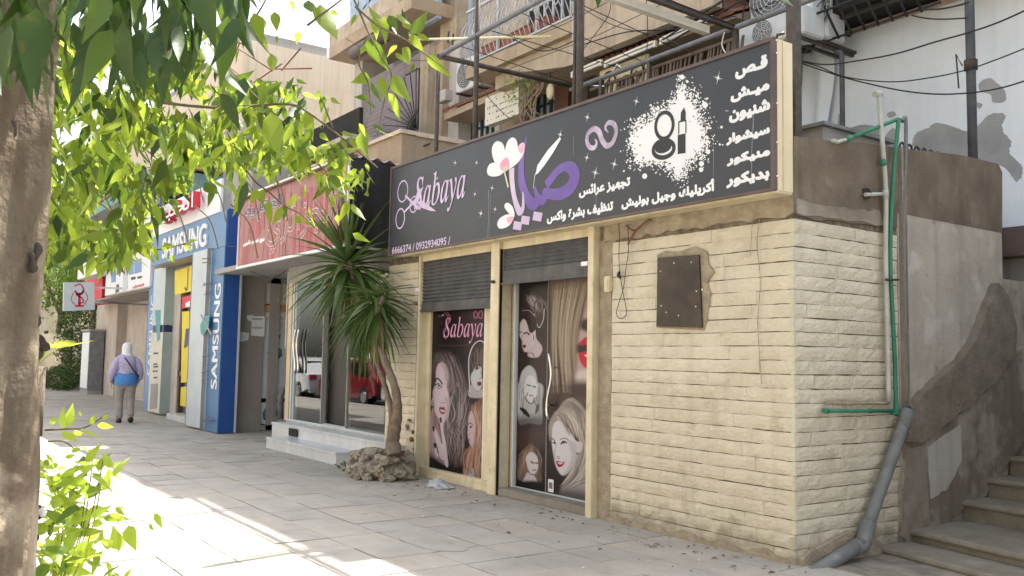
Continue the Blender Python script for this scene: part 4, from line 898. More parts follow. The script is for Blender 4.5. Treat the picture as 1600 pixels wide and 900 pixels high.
b = MB(); b.tube([(lx(640, 62, 6.5), 6.5, atY(640, 62, 6.5)[2]), (lx(862, 57, 6.5), 6.5, atY(862, 57, 6.5)[2])], .018, 6); b.build('bamboo_rod', 'stone_cream', pf)
b = MB()
for x, y in ((645, 58), (656, 64), (672, 60), (700, 58), (707, 62)): p = atY(x, y, 6.5); b.bar((p[0], 6.5, p[2]-.08), (p[0]+.02, 6.5, p[2]+.08), .03, .015)
b.build('clothes_pegs', 'rail_black', pf)

# fence of thin leaning bars under the back rail
fn = empty('bar_fence', (-8, 8.35, 3.0), 'brown fence of thin leaning bars behind the right half of the sign', 'fence')
x0, x1 = lx(930, 140, 8.35), lx(1152, 60, 8.35)
n = 46; fb = MB(); fb.bar((-.10, 0, 0), (.10, 0, 1.), .02, .02); fm = fb.mesh('bar', 'fence_brown')
for i in range(n): inst('bar', fm, fn, (x0+(x1-x0)*i/(n-1), 8.35, 4.05), (0, rnd.gauss(0, .02), 0), (1, 1, 1.38))
b = MB(); b.bar((x0, 8.35, 4.4), (x1, 8.35, 4.42), .03); b.bar((x0-.1, 8.35, 5.42), (x1, 8.35, 5.42), .04)
for i in range(26): 
    p = (x0+(x1-x0)*(i/26), 8.33, 4.98+.02*math.sin(i)); b.tube([(p[0]+.05*math.cos(a), 8.33, p[2]+.05*math.sin(a)) for a in np.linspace(0, 5.5, 7)], .01, 4)
b.build('rail', 'fence_brown', fn)
# wrought iron panel on cream board
wp = empty('wrought_iron_panel', (-9.5, 8.6, 4.4), 'cream board behind black wrought iron scrollwork above the sign', 'panel')
pa, pb = atY(937, 112, 8.6), atY(1012, 158, 8.6)
b = MB(); b.box(pa[0], pb[0], 8.6, 8.64, 4.2, pa[2]); b.build('board', 'stone_cream', wp)
b = MB()
def scroll(cx, cz, r, s): b.tube([(cx+s*r*(1-t/9)*math.cos(t), 8.56, cz+r*(1-t/9)*math.sin(t)) for t in np.linspace(0, 7, 16)], .014, 5)
c = atY(978, 130, 8.56); scroll(pa[0]+.22, c[2]+.12, .17, 1); scroll(c[0]+.25, c[2]+.10, .15, -1)
b.tube([(pa[0]+.05+.35*(1-math.cos(t)), 8.56, c[2]+.1-.32*math.sin(t)) for t in np.linspace(0, 3.14, 10)], .016, 5)
for k in range(9):
    a = -.3+k*.48; b.tube([(c[0], 8.56, c[2]), (c[0]+.1*math.cos(a), 8.56, c[2]+.09*math.sin(a)+.03), (c[0]+.16*math.cos(a), 8.56, c[2]+.12*math.sin(a)-.02)], .018, 4)
b.tube([(c[0], 8.56, c[2]-.5), (c[0], 8.56, c[2]+.05)], .025, 5); b.build('scrollwork', 'rail_black', wp)

# ================================================================ apartment building behind
AY = 9.6
apt = empty('apartment_building', (-12.3, AY, 0), 'weathered beige apartment building with balconies rising behind the long dark sign', 'building')
b = MB()
# facade pieces leave the openings free; upper storeys carry on above the picture
def wallp(x0, x1, z0, z1, m='apt_wall', y0=AY, y1=AY+.3, nm='wall'): b = MB(); b.box(x0, x1, y0, y1, z0, z1); return b.build(nm, m, apt)
W1 = (-15.55, -14.05, 5.0, 6.45); W2 = (-13.15, -12.0, 5.0, 6.45)
wallp(-20.45, -17.2, 3.0, 6.3); wallp(-17.2, -15.55, 3, 10.4, 'apt_pale'); wallp(-15.55, -14.05, 3, 5.0); wallp(-15.55, -14.05, 6.45, 7.4); wallp(-14.05, -13.15, 3, 7.4, 'apt_soffit'); wallp(-13.15, -12, 3, 5.0); wallp(-13.15, -12, 6.45, 7.4)
wallp(-12, -11.6, 3, 7.4, 'apt_soffit', AY-.12); wallp(-11.6, -8.25, 6.9, 7.4); wallp(-8.2, -6.97, 3, 7.4, 'apt_soffit', AY)
wallp(-15.55, -6.97, 7.41, 8.0); wallp(-20.45, -17.2, 9.2, 10.4)
wallp(-15.0, -7.4, 8.0, 11.22, 'apt_wall', AY, AY+.3); wallp(-7.399, -4.0, 8.0, 10.2, 'apt_wall', AY, AY+.3); wallp(-15.55, -15.0, 8.0, 10.4)
b = MB(); b.box(-15.0, -7.401, AY+.32, 21, 3, 11.22); b.build('core', 'apt_pale', apt); b = MB(); b.box(-7.4, -3.9, AY+.32, 21, 3, 10.2); b.build('core', 'apt_pale', apt); b = MB(); b.box(-20.45, -15.001, AY+.32, 21, 3, 10.4); b.build('core', 'apt_pale', apt)
b = MB(); b.box(-15.05, -7.35, AY-.15, 21.2, 11.221, 11.36); b.build('roof', 'apt_pale', apt); b = MB(); b.box(-7.34, -3.85, AY-.15, 21.2, 10.201, 10.32); b.build('roof', 'apt_pale', apt); b = MB(); b.box(-20.6, -15.06, AY-.15, 21.2, 10.4, 10.52); b.build('roof', 'apt_pale', apt)
b = MB(); b.box(-13.2, -10.9, AY+.2, 13, 11.361, 12.4); b.build('roof_room', 'apt_pale', apt)
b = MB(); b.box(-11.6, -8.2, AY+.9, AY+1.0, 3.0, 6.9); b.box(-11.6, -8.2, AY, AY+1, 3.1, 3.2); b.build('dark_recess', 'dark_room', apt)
# barred windows
def barred(x0, x1, z0, z1, glare):
    wn = MB(); wn.box(x0, x1, AY+.22, AY+.24, z0, z1); wf = wn.build('window', 'shop_glass', apt)
    c = MB(); n = 40
    c.grid(n, 1, lambda u, v: (x0+(x1-x0)*u, AY+.07+.012*math.sin(u*60), z0+(z1-z0)*v)); c.build('curtain', glare, wf)
    g = MB(); k = int((x1-x0)/.17)
    for i in range(k+1): g.bar((x0+(x1-x0)*i/k, AY+.03, z0), (x0+(x1-x0)*i/k, AY+.03, z1), .045)
    for z in (z0+.05, z0+.52, z0+.60, z0+1.05, z1-.05): g.bar((x0, AY+.035, z), (x1, AY+.035, z), .035)
    g.build('security_bars', 'bars_green', wf)
barred(*W1, 'mirrored_sky'); barred(*W2, 'mirrored_sky')
b = MB(); b.box(-14.05, -13.9, AY-.02, AY+.1, 5.0, 6.5); b.box(-15.7, -15.55, AY-.02, AY+.1, 5.0, 6.5); b.build('window_surround', 'apt_pale', apt)
b = MB(); b.box(-12.0, -11.62, AY-.2, AY-.13, 4.4, 6.35); b.build('column', 'column_brown', apt)
# tiled hoods
def hood(pa, pb, Y0, drop, dep, name='tiled_hood'):
    """pa, pb: front lower corners (x,z) on plane Y0; slopes up to the wall"""
    (x0, z0), (x1, z1) = pa, pb
    b = MB(); b.add([(x0, Y0, z0-drop), (x1, Y0, z1-drop), (x1, Y0, z1), (x0, Y0, z0), (x0, Y0+dep, z0-drop), (x1, Y0+dep, z1-drop), (x1, Y0+dep, z1+.35), (x0, Y0+dep, z0+.35)],
        [(0, 1, 2, 3), (0, 4, 5, 1), (3, 2, 6, 7), (0, 3, 7, 4), (1, 5, 6, 2), (4, 7, 6, 5)]); h = b.build(name, 'apt_soffit', apt)
    n = int((x1-x0)/.13); tl = MB(); L = math.hypot(dep, .35)
    tl.grid(4, 1, lambda u, v: (-.065+.13*u, v, .045*math.sin(u*math.pi))); tl.grid(4, 1, lambda u, v: (-.065+.13*u, -.005, (.045*math.sin(u*math.pi))*v-.02*(1-v)))
    tm = tl.mesh('roof_tile', 'tile_pink' if 'pink' in name else 'tile_red')
    for i in range(n):
        for k in range(2):
            x = x0+(i+.5)*.13*(x1-x0)/(n*.13); z = z0+(z1-z0)*i/n
            t = bpy.data.objects.new('roof_tile', tm); COL.objects.link(t); t.parent = h; off = Vector(apt.location)
            t.location = Vector((x, Y0-.04+k*dep*.5, z+.015+k*.35*.5+.01*(1-k)))-off; t.rotation_euler = (math.atan2(.35, dep), 0, 0); t.scale = (1, L*.55, 1)
    return h
HY = 9.0
pa = atY(694, 179, HY); hood((pa[0], 6.30), (-11.3, 6.38), HY, .13, .6, 'tiled_hood')
pb = atY(905, 105, 8.75); hood((pb[0]+.1, atY(905, 112, 8.75)[2]), (atY(1150, 20, 8.75)[0], atY(1130, 30, 8.75)[2]), 8.75, .04, .85, 'tiled_hood')
# pinkish beam over the hood, plaque
b = MB(); b.box(-10.5, -7.6, 8.7, 9.6, 6.05, 6.25); b.build('beam', 'tile_red', apt)
pq = empty('notice_board', (-12.5, 9.0, 5.7), 'white notice board covered in small dark writing under the pink tiled hood', 'sign')
y0 = 8.92; a = atY(757.5, 197, y0); c = atY(811, 143, y0)
b = MB(); b.box(a[0], c[0], y0, y0+.16, a[2], c[2]+.12); b.build('board', 'board_white', pq)
b = MB(); q = random.Random(21)
for r in range(5):
    for k in range(16):
        if q.random() < .25: continue
        x = a[0]+.08+(c[0]-a[0]-.16)*k/16; z = c[2]+.02-.11*r; s = .022 if r < 4 else .012
        b.box(x, x+q.uniform(.3, 1)*s*1.6, y0-.003, y0, z-q.uniform(.2, 1)*s, z+q.uniform(.2, 1)*s)
b.build('faded_writing', 'ink', pq, kind='stuff')
# balcony above with curved white bars and flower pots
bal = MB(); BY = 8.4
bx0, bx1 = -13.3, -10.15
bal.box(bx0, bx1, BY, AY, 6.45, 6.68); o = bal.build('balcony_slab', 'apt_soffit', apt)
bal = MB(); bal.prism([(bx0+.8, 6.45), (bx1, 6.45), (bx1, 5.98), (bx1-.5, 6.02), (bx1-1.5, 6.2)], BY+.12, BY+.3); bal.box(bx0+.5, bx1, BY+.3, AY-.1, 6.2, 6.44); bal.build('balcony_beam', 'apt_wall', apt)
lb = MB(); lb.box(-10.15, -7.5, BY, BY+.16, 5.98, 7.15); lb.box(-10.15, -7.5, BY+.16, AY, 6.3, 6.46); lb.build('balcony_parapet', 'apt_wall', apt)
lb = MB(); lb.box(-10.2, -7.4, BY-.06, BY+.2, 7.15, 7.27); lb.build('balcony_coping', 'board_white', apt)
lb = MB(); lb.bar((-10.22, BY+.05, 5.95), (-10.22, BY+.05, 7.3), .14); lb.build('balcony_pier', 'apt_pale', apt)
rl = empty('balcony_railing', (-12, BY, 6.68), 'pale curved balcony railing with scrolled bars above the notice board', 'railing')
bb = MB(); bb.tube([(0, 0, 0), (0, -.06, .15), (.02, -.20, .38), (0, -.14, .62), (-.02, -.0, .85), (0, 0, 1.0)], .010, 5); bm_ = bb.mesh('bar', 'rail_white')
nb = 25
for i in range(nb): inst('bar', bm_, rl, (bx0+.08+(bx1-bx0-.15)*i/(nb-1), BY, 6.68), (0, 0, 0), (1 if i % 2 else -1, 1, 1))
for i in range(7): inst('bar', bm_, rl, (bx0+.02, BY+.1+i*.16, 6.68), (0, 0, R(-90)))
bb = MB(); bb.tube([(-.055+.11*(.5+.5*math.cos(a)), -.19, .30+.09*math.sin(a)) for a in np.linspace(0, 6.28, 11)[:-1]], .012, 4, closed=True); rm = bb.mesh('ring', 'rail_white')
for i in range(nb): inst('ring', rm, rl, (bx0+.08+(bx1-bx0-.15)*i/(nb-1), BY, 6.68+.1*(i % 2)))
bb = MB(); bb.box(bx0, bx1, BY-.02, BY+.03, 7.66, 7.70); bb.box(bx0, bx1, BY-.02, BY+.03, 6.69, 6.72); bb.bar((bx0+1.0, BY, 6.7), (bx0+1.0, BY, 7.7), .05); bb.bar((bx0+2.1, BY, 6.7), (bx0+2.1, BY, 7.7), .05); bb.build('handrail', 'rail_white', rl)
for (px, py, lab) in ((772, 66, 'long reddish plant pot at the left end of the pale balcony railing'), (800, 57, 'reddish plant pot second from the left on the balcony edge'), (826, 45, 'reddish plant pot standing on the balcony edge behind the railing bars'), (851, 38, 'reddish plant pot nearest the right pier of the pale balcony')):
    p = atY(px, py, BY+.14); t = empty('plant_pot', (p[0], BY+.14, 6.68), lab, 'plant pot', 'plant pots on the balcony')
    b = MB(); x = p[0]; z = 6.68; b.add([(x-.17, BY+.05, z), (x+.17, BY+.05, z), (x+.17, BY+.25, z), (x-.17, BY+.25, z), (x-.22, BY+.03, z+.22), (x+.22, BY+.03, z+.22), (x+.22, BY+.28, z+.22), (x-.22, BY+.28, z+.22)], [(3, 2, 1, 0), (0, 1, 5, 4), (1, 2, 6, 5), (2, 3, 7, 6), (3, 0, 4, 7)])
    b.build('pot', 'pot_red', t); b = MB(); b.bbox(x-.235, x+.235, BY+.015, BY+.295, z+.22, z+.25, .008); b.build('rim', 'pot_red', t); b = MB(); b.box(x-.2, x+.2, BY+.05, BY+.26, z+.18, z+.215); b.build('soil', 'soil', t)
# balcony door behind the railing
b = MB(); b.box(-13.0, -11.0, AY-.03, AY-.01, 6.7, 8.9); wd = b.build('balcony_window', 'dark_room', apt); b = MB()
for i in range(9): b.bar((-13.0+i*.25, AY-.05, 6.7), (-13.0+i*.25, AY-.05, 8.9), .04)
for z in (7.2, 7.9, 8.6): b.bar((-13, AY-.05, z), (-11, AY-.05, z), .04)
b.build('window_grid', 'rail_white', wd)
b = MB(); b.box(-10.9, -10.3, AY-.03, AY-.01, 6.7, 8.9); b.build('blue_curtain', 'curtain_blue', apt)
# left part: bay with louvres, sunburst grille, pilasters, balcony with blue curtains
LY = 9.0
def XZ(px, py, Y=LY): p = atY(px, py, Y); return p[0], p[2]
b = MB(); b.box(*sorted((XZ(568, 150)[0], XZ(655, 150)[0])), LY+.1, LY+.25, 5.2, 7.9); lv = b.build('louvre_backing', 'louvre', apt)
x0, x1 = XZ(570, 150)[0], XZ(652, 150)[0]
sm = MB(); sm.add([(0, 0, 0), (1, 0, 0), (1, -.05, .07), (0, -.05, .07), (0, -.045, .085), (1, -.045, .085)], [(0, 1, 2, 3), (3, 2, 5, 4)]); me = sm.mesh('louvre_slat', 'louvre')
for k in range(27):
    t = bpy.data.objects.new('louvre_slat', me); COL.objects.link(t); t.parent = lv; t.location = Vector((x0, LY+.095, 5.3+k*.095))-Vector(apt.location); t.scale = (x1-x0, 1, 1)
for (pa, pb, lo, hi, m, yy) in ((556, 568, 5.0, 12, 'apt_pale', LY-.05), (655, 668, 3.0, 7.9, 'apt_wall', LY), (668, 681, 3., 7.9, 'apt_soffit', LY+.15), (681, 697, 3., 7.9, 'apt_pale', LY+.3)):
    b = MB(); b.box(XZ(pa, 150)[0], XZ(pb, 150)[0], yy, AY, lo, min(hi, 10.35)); b.build('pilaster', m, apt)
b = MB(); xx = XZ(556, 120)[0]; b.box(xx, XZ(690, 50)[0], 8.3, AY, 8.35, 8.62); b.build('balcony_slab', 'apt_soffit', apt)
b = MB(); b.box(xx, XZ(668, 50)[0], 8.3, 8.4, 8.62, 8.95); b.build('balcony_front', 'apt_wall', apt)
b = MB(); b.grid(60, 1, lambda u, v: (xx+.1+(XZ(640, 20)[0]-xx)*u, 8.75+.03*math.sin(u*70), 8.7+1.2*v)); b.build('balcony_curtain', 'curtain_blue', apt)
b = MB(); b.box(XZ(645, 20)[0], XZ(690, 20)[0], 8.9, 9.0, 8.3, 9.8); b.box(XZ(660, 70)[0], XZ(700, 70)[0], AY-.08, AY-.02, 6.2, 9.3); b.build('pale_wall', 'curtain_blue', apt)
b = MB()
for k in range(4): b.box(XZ(645, 20)[0], XZ(690, 20)[0], 8.88, 8.898, 8.6+k*.4, 8.62+k*.4)
b.build('wall_joint', 'rail_white', apt)
b = MB(); b.box(XZ(672, 30)[0], XZ(697, 30)[0], 9.25, AY, 7.9, 10.35); b.build('pilaster', 'apt_wall', apt)
# rolled awning
b = MB(); p = atY(552, 118, 8.2); p2 = atY(596, 100, 8.2); b.tube([(p[0], 8.2, 8.03), (p2[0]+.3, 8.2, 8.03)], .14, 12); b.build('rolled_awning', 'sign_trim', None, 'rolled brown awning under the left balcony of the apartment building', 'awning')
# sunburst grille
sg = empty('sunburst_grille', (-15.5, 8.7, 5.7), 'dark sunburst iron grille fanning out in front of the lilac louvres', 'grille')
c = atY(650, 199, 8.7); b = MB()
for k in range(11):
    a = R(92+k*8.8); r = 1.15 if 2 < k else 1.25; b.tube([(c[0], 8.7, c[2]), (c[0]+r*1.35*math.cos(a), 8.7, c[2]+r*math.sin(a))], .012, 5)
b.build('rays', 'rail_black', sg)
b = MB(); b.tube([(c[0]+.1, 8.7, c[2]-.03), (c[0]-1.9, 8.7, c[2]-.03)], .02, 5); b.tube([(c[0]+.08, 8.7, c[2]), (c[0]+.08, 8.7, c[2]+1.2), (c[0]-.5, 8.7, c[2]+1.2)], .018, 5)
for r in (.2, .28): b.tube([(c[0]+r*1.3*math.cos(R(a)), 8.7, c[2]+r*math.sin(R(a))) for a in range(90, 181, 10)], .012, 4)
b.build('grille_frame', 'rail_black', sg)
# air conditioners
def ac(name_pxs, Y, dep, label, wdt=.8, hgt=.56):
    """box with fan grille on its street side; position from left bottom pixel"""
    p = atY(*name_pxs, Y); x, z = p[0], p[2]
    t = empty('air_conditioner', (x+wdt/2, Y, z), label, 'air conditioner', 'air conditioner outdoor units on the apartment facade')
    b = MB(); b.bbox(x, x+wdt, Y, Y+dep, z, z+hgt, .015); b.build('casing', 'ac_white', t)
    cx, cz, r = x+wdt*.38, z+hgt/2, hgt*.42
    b = MB(); b.tube([(cx, Y-.006, cz), (cx, Y+.004, cz)], r, 28); b.build('fan_opening', 'ac_grille', t)
    b = MB()
    for rr in np.linspace(.2, 1, 6): b.tube([(cx+r*rr*math.cos(a), Y-.012, cz+r*rr*math.sin(a)) for a in np.linspace(0, 6.283, 25)[:-1]], .005, 4, closed=True)
    for k in range(8): a = k*math.pi/4; b.tube([(cx+.1*r*math.cos(a), Y-.012, cz+.1*r*math.sin(a)), (cx+r*math.cos(a), Y-.012, cz+r*math.sin(a))], .004, 4)
    b.build('fan_grille', 'ac_white', t)
    b = MB(); b.box(x+wdt*.79, x+wdt*.795, Y-.003, Y, z+.02, z+hgt-.02); b.build('panel_seam', 'ac_grille', t)
    b = MB(); b.bar((x+.1, Y-.05, z-.02), (x+.1, AY, z-.02), .035); b.build('bracket', 'pole_metal', t); b = MB(); b.bar((x+wdt-.1, Y-.05, z-.02), (x+wdt-.1, AY, z-.02), .035); b.build('bracket', 'pole_metal', t)
ac((712, 147), 9.0, .33, 'white air conditioner left of the balcony plant pots', .82, .62)
ac((1172, 56), 8.7, .35, 'large white air conditioner just left of the thick brown post', .9, .80)
ac((1154, 84), 8.5, .4, 'white air conditioner lying low behind the top right corner of the sign', .95, .34)
ac((1246, 72), 8.9, .35, 'white air conditioner behind the black balcony bars right of the thick post', .42, .75)
# pale wall to the right with flaking patches
pw = MB(); pw.box(-6.95, 3.5, AY, AY+.4, 2.95, 5.60); pw.box(-6.95, -6.90, AY, AY+.4, 3., 5.6)
pale = pw.build('pale_wall', 'pale_wall', None, 'pale blue white plaster wall with grey flaking patches above the grey parapet', 'wall')
pw = MB(); pw.box(-4.9, 3.5, AY+.02, AY+.4, 0, 2.62); pw.build('lower_wall', 'dirty_pale', None, 'dirty grey wall below the dark beam at the top of the stairs', 'wall')
b = MB(); b.box(-5.2, 3.5, AY-.22, AY+.02, 2.62, 2.92); b.build('dark_beam', 'sign_trim', None, 'dark weathered beam running under the pale wall at far right', 'beam')
q = random.Random(77)
def patchY(pxs, nm='bare_patch', m='grey_patch', par=None):
    P = crom(pxs, 9); c = np.mean(P, 0); P = [c+(p-c)*(1+q.uniform(-.022, .022)) for p in P]
    b = MB(); b.prism([tuple(atY(x, y, AY)[[0, 2]]) for x, y in P], AY-.004, AY+.01); b.build(nm, m, par)
for pxs in (((1426, 222), (1432, 208), (1450, 200), (1462, 192), (1490, 198), (1512, 205), (1530, 195), (1545, 180), (1570, 178), (1566, 200), (1580, 222), (1578, 240), (1598, 262), (1590, 285), (1570, 262), (1540, 252), (1500, 246), (1460, 240), (1430, 232)),
        ((1530, 130), (1545, 122), (1556, 128), (1570, 142), (1570, 158), (1552, 160), (1548, 148), (1532, 142)), ((1318, 208), (1330, 200), (1350, 195), (1372, 200), (1378, 218), (1395, 200), (1405, 215), (1390, 235), (1340, 232)),
        ((1386, 178), (1396, 174), (1400, 180), (1390, 184)), ((1272, 208), (1280, 205), (1284, 214), (1274, 216)), ((1524, 160), (1535, 163), (1530, 170)), ((1310, 182), (1313, 178), (1314, 195), (1310, 196))): patchY(pxs, par=pale)
# black iron balcony over it
q0 = atY(1278, 70, 9.3)
ib = empty('iron_balcony', (-5.5, 9.2, 5.3), 'black iron balcony with curved bars jutting over the pale wall', 'balcony')
b = MB(); b.box(-7.1, 3.5, 9.0, AY+.3, 5.62, 5.86); b.build('floor_slab', 'dark_room', ib)
b = MB(); b.bar((-7.1, 9.16, 5.60), (3.5, 9.16, 5.60), .05); b.build('edge_beam', 'pole_metal', ib); b = MB(); b.bar((-6.95, AY-.04, 5.56), (3, AY-.04, 5.56), .05); b.build('stained_edge', 'tile_pink', ib)
bb = MB(); bb.tube([(0, 0, 0), (0, -.12, .10), (.0, -.34, .30), (0, -.40, .55), (0, -.2, .9), (0, -.05, 1.15)], .017, 5); me = bb.mesh('bar', 'rail_black')
for i in range(26): inst('bar', me, ib, (-6.98+i*.17, 9.02, 5.3 if i < 12 else 5.64), (0, 0, 0), (1, .8, 1))
for i in range(5): inst('bar', me, ib, (-7.05, 9.05+i*.12, 5.3), (0, 0, R(-90)), (1, .8, 1))
b = MB(); b.tube([(-7.1, 8.75, 5.55), (-2.5, 8.75, 5.62)], .016, 5); b.tube([(-7.1, 8.70, 5.85), (-2.5, 8.7, 5.95)], .016, 5); b.tube([(-7.1, 9.02, 5.3), (-4.9, 9.02, 5.34)], .016, 5); b.tube([(-7.1, 9.0, 6.45), (-2.5, 9.0, 6.45)], .022, 5); b.build('rail', 'rail_black', ib)
b = MB(); b.grid(10, 12, lambda u, v: (-7.02+.42*u+.05*math.sin(v*9), AY-.10-.05*math.sin(u*8+v*3), 3.1+2.35*v)); b.build('hanging_sheet', 'pale_wall', None, 'crumpled whitish sheet hanging at the left end of the pale wall', 'sheet')
b = MB(); b.box(-7.9, -6.99, AY-.25, AY-.1, 4.9, 5.15); b.box(-7.9, -6.98, AY-.3, AY-.05, 5.3, 5.42); b.build('ledge', 'far_grey', apt)
# poles and cables on the right
for (px, pt, pbm, Y, r, lab) in ((1518, -20, 300, 8.7, .045, 'tall dark grey pole standing before the pale wall at far right'), (1316, 86, 225, 8.9, .03, 'short grey vent pipe with a bent cap before the pale wall')):
    p = atY(px, pt, Y); b = MB(); x = atY(px, 150, Y)[0]
    top = p[2] if pt > 0 else 6.4
    pts = [(x, Y, 2.9), (x, Y, top)]+([(x-.015, Y, top+.04), (x-.08, Y, top+.05)] if pt > 0 else [])
    b.tube(pts, r if pt < 0 else r, 10); o = b.build('pole', 'pole_dark', None, lab, 'pole')
    if pt < 0: b = MB(); b.tube([(x, Y, 4.42), (x, Y, 4.52)], r+.018, 10); b.tube([(x-.06, Y-.05, 4.47), (x-.12, Y-.05, 4.6), (x-.1, Y-.05, 4.25)], .008, 5); b.build('clamp', 'rust_steel', o)
def cable(pxs, Y, r=.008, lab=None, m='wire'):
    P3 = [atY(x, y, Y) for x, y in pxs]; b = MB(); b.tube(crom(P3, 5, False), r, 5); return b.build('cable', m, None, lab, 'cable', 'cables strung along the facades')
cable([(1252, 95), (1290, 101), (1340, 95), (1400, 84), (1460, 66), (1510, 52), (1560, 35), (1620, 8)], 8.62, .009, 'topmost long cable sagging across the pale wall to the tall pole')
cable([(1250, 96), (1280, 104), (1320, 120), (1390, 128), (1450, 122), (1508, 110), (1560, 92), (1620, 68)], 8.64, .007, 'middle cable crossing the pale wall just above the lowest one')
cable([(1250, 98), (1285, 110), (1330, 124), (1400, 140), (1460, 147), (1518, 145), (1570, 136), (1620, 120)], 8.66, .008, 'lowest cable hanging across the pale wall')
cable([(1424, 24), (1450, 29), (1480, 30), (1512, 28)], 8.62, .008, 'short upper cable running left from the top of the tall pole')
cable([(1440, 15), (1470, 14), (1500, 8), (1514, 3)], 8.62, .01, 'frayed cable end near the top of the tall pole')
cable([(955, 0), (950, 25), (925, 60), (905, 85)], 8.1, .006, 'thin dark cable crossing the beige parapet beside the double post')
cable([(722, 90), (745, 112), (762, 150), (790, 180), (800, 185)], 7., .006, 'thin cable looping in front of the notice board')
cable([(1040, 70), (1090, 40), (1160, 0)], 8.3, .012, 'thick cable bundle running up to the right under the canopy'); cable([(1036, 62), (1085, 30), (1130, 0)], 8.3, .012, 'second thick cable bundle above the fluorescent tube')
cable([(655, 160), (650, 190), (660, 235)], 8.9, .006, 'thin cable hanging beside the meter box on the grey pilaster')
cable([(1132, 50), (1128, 70), (1136, 85), (1142, 80)], 8.1, .008, 'pale looped cable over the leaning bar fence', 'tube_white')
# fluorescent tubes
for (a, c, lab) in (((948, 102), (1022, 71), 'left fluorescent tube under the red tiled canopy'), ((1035, 66), (1110, 33), 'right fluorescent tube under the red tiled canopy'), ((896, 118), (938, 100), 'stub of pale tube beside the double post')):
    p, p2 = atY(*a, 8.45), atY(*c, 8.45); t = empty('fluorescent_light', tuple(p), lab, 'light')
    b = MB(); b.tube([p, p2], .022, 8); b.build('tube', 'tube_white', t); b = MB(); b.bar(p+np.array([0, 0, .05]), p2+np.array([0, 0, .05]), .05, .03); b.bar(p+np.array([-.02, 0, -.03]), p+np.array([-.02, 0, .06]), .04); b.bar(p2+np.array([.02, 0, -.03]), p2+np.array([.02, 0, .06]), .04); b.build('fitting', 'board_white', t)
# hanging lantern, meter box, bird-like bracket
p = atY(860, 143, 8.7); t = empty('hanging_lamp', tuple(p), 'cream oval lamp shade hanging before the blue green bars', 'lamp'); b = MB(); b.blob(p, (.09, .05, .14), 1, 0, 2); b.build('shade', 'stone_cream', t); b = MB(); b.tube([p+np.array([0, 0, .13]), p+np.array([0, 0, .3]), p+np.array([-.1, 0, .5])], .01, 5); b.build('cord', 'wire', t)
p = atY(694, 150, 8.85); b = MB(); b.bbox(p[0]-.16, p[0]+.16, 8.78, 8.95, p[2]-.12, p[2]+.1, .01); b.build('meter_box', 'apt_pale', None, 'small beige meter box on the pale wall left of the air conditioner', 'box')

# more clutter on the facade: extra wires, clamps, clothes line
for k, (pxs, Y, lab) in enumerate(((((905, 10), (960, 40), (1040, 60), (1100, 95)), 8.2, 'slack wire crossing under the beige balcony'), (((910, 70), (980, 50), (1060, 45), (1150, 25)), 8.3, 'nearly level wire over the canopy lights'), (((1010, 0), (1012, 60), (1006, 110)), 8.25, 'thin wire dropping straight down in front of the canopy'),
        (((800, 60), (850, 80), (905, 60)), 8.2, 'wire dipping between the two posts'), (((540, 60), (600, 90), (680, 95)), 8.0, 'wire running behind the leaves to the left post'), (((1165, 0), (1160, 40), (1170, 90)), 8.6, 'dark cable beside the large air conditioner'), (((1240, 90), (1255, 60), (1270, 20), (1290, -5)), 8.8, 'cable curling past the black balcony bars'))):
    cable(pxs, Y, .006+.003*(k % 2), lab)
b = MB()
for k in range(7): b.tube(crom([atY(1160+k*3, -5, 9.2), atY(1156+k*4, 40, 9.2), atY(1163+k*3, 110, 9.2)], 4, False), .011, 5)
b.build('pipe_bundle', 'pole_dark', apt, kind='stuff')
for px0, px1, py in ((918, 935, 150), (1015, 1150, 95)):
    p = atY(px0, py, 9.3); p2 = atY(px1, py, 9.3); b = MB(); b.box(p[0], p2[0], 9.3, 9.33, 3.2, 6.0); b.build('canopy_shade', 'dark_room', apt)  # dark sheets standing in for the shade under the canopy

# ================================================================ glass fronted shop with the red sign
gs = empty('glass_front_shop', (-12.8, 5.85, 0), 'glass fronted shop under the red sign with marble plinth and dark door panel', 'building')
GY = 5.86; GX0, GX1 = -14.65, -10.92; GZ0, GZ1 = .40, 2.80
def B(name, m, parent, *boxes, **kw):
    first = None
    for q_ in boxes:
        b = MB(); b.box(*q_); o = b.build(name, m, parent, **(kw if first is None else {})); first = first or o
    return first
B('inner_wall', 'apt_pale', gs, (GX0, GX1, 8.3, 8.4, 0, 2.95), (GX0-.12, GX0, GY+.1, 8.4, 0, 2.95), (GX1, GX1+.05, GY, 8.4, 0, 2.95))
B('inner_floor', 'marble', gs, (GX0, GX1, GY+.1, 8.3, .3, .375))
B('ceiling', 'far_grey', gs, (-16.9, GX1, 5.2, 9.5, 2.96, 3.05))
B('plinth', 'marble', gs, (GX0, GX1, GY-.05, GY+.1, 0, .39))
# interior furniture seen dimly: desk and chairs
B('desk', 'dark_room', gs, (-13.3, -12.2, 7.0, 7.5, .38, 1.1))
B('back_board', 'beige_strip', gs, (-14.3, -13.4, 8.22, 8.29, 1.0, 2.3), (-11.9, -11.2, 8.22, 8.29, 1.2, 2.2))
p1x, p2x = atY(508, 600, GY)[0], atY(546, 600, GY)[0]
for (x0, x1, dy) in ((GX0+.30, p1x, -.05), (p2x, GX1-.05, -.03)):
    pn = MB(); pn.box(x0, x1, GY+dy, GY+dy+.012, GZ0+.01, GZ1-.1); pn.build('glass_pane', 'shop_glass', gs)
dp = B('door_panel', 'black', gs, (p1x+.01, p2x-.01, GY+.05, GY+.07, GZ0, GZ1-.1))
B('mullion', 'far_grey', gs, (p1x-.02, p1x+.005, GY-.06, GY+.02, GZ0, GZ1-.1), (p2x-.01, p2x+.015, GY-.05, GY+.03, GZ0, GZ1-.1))
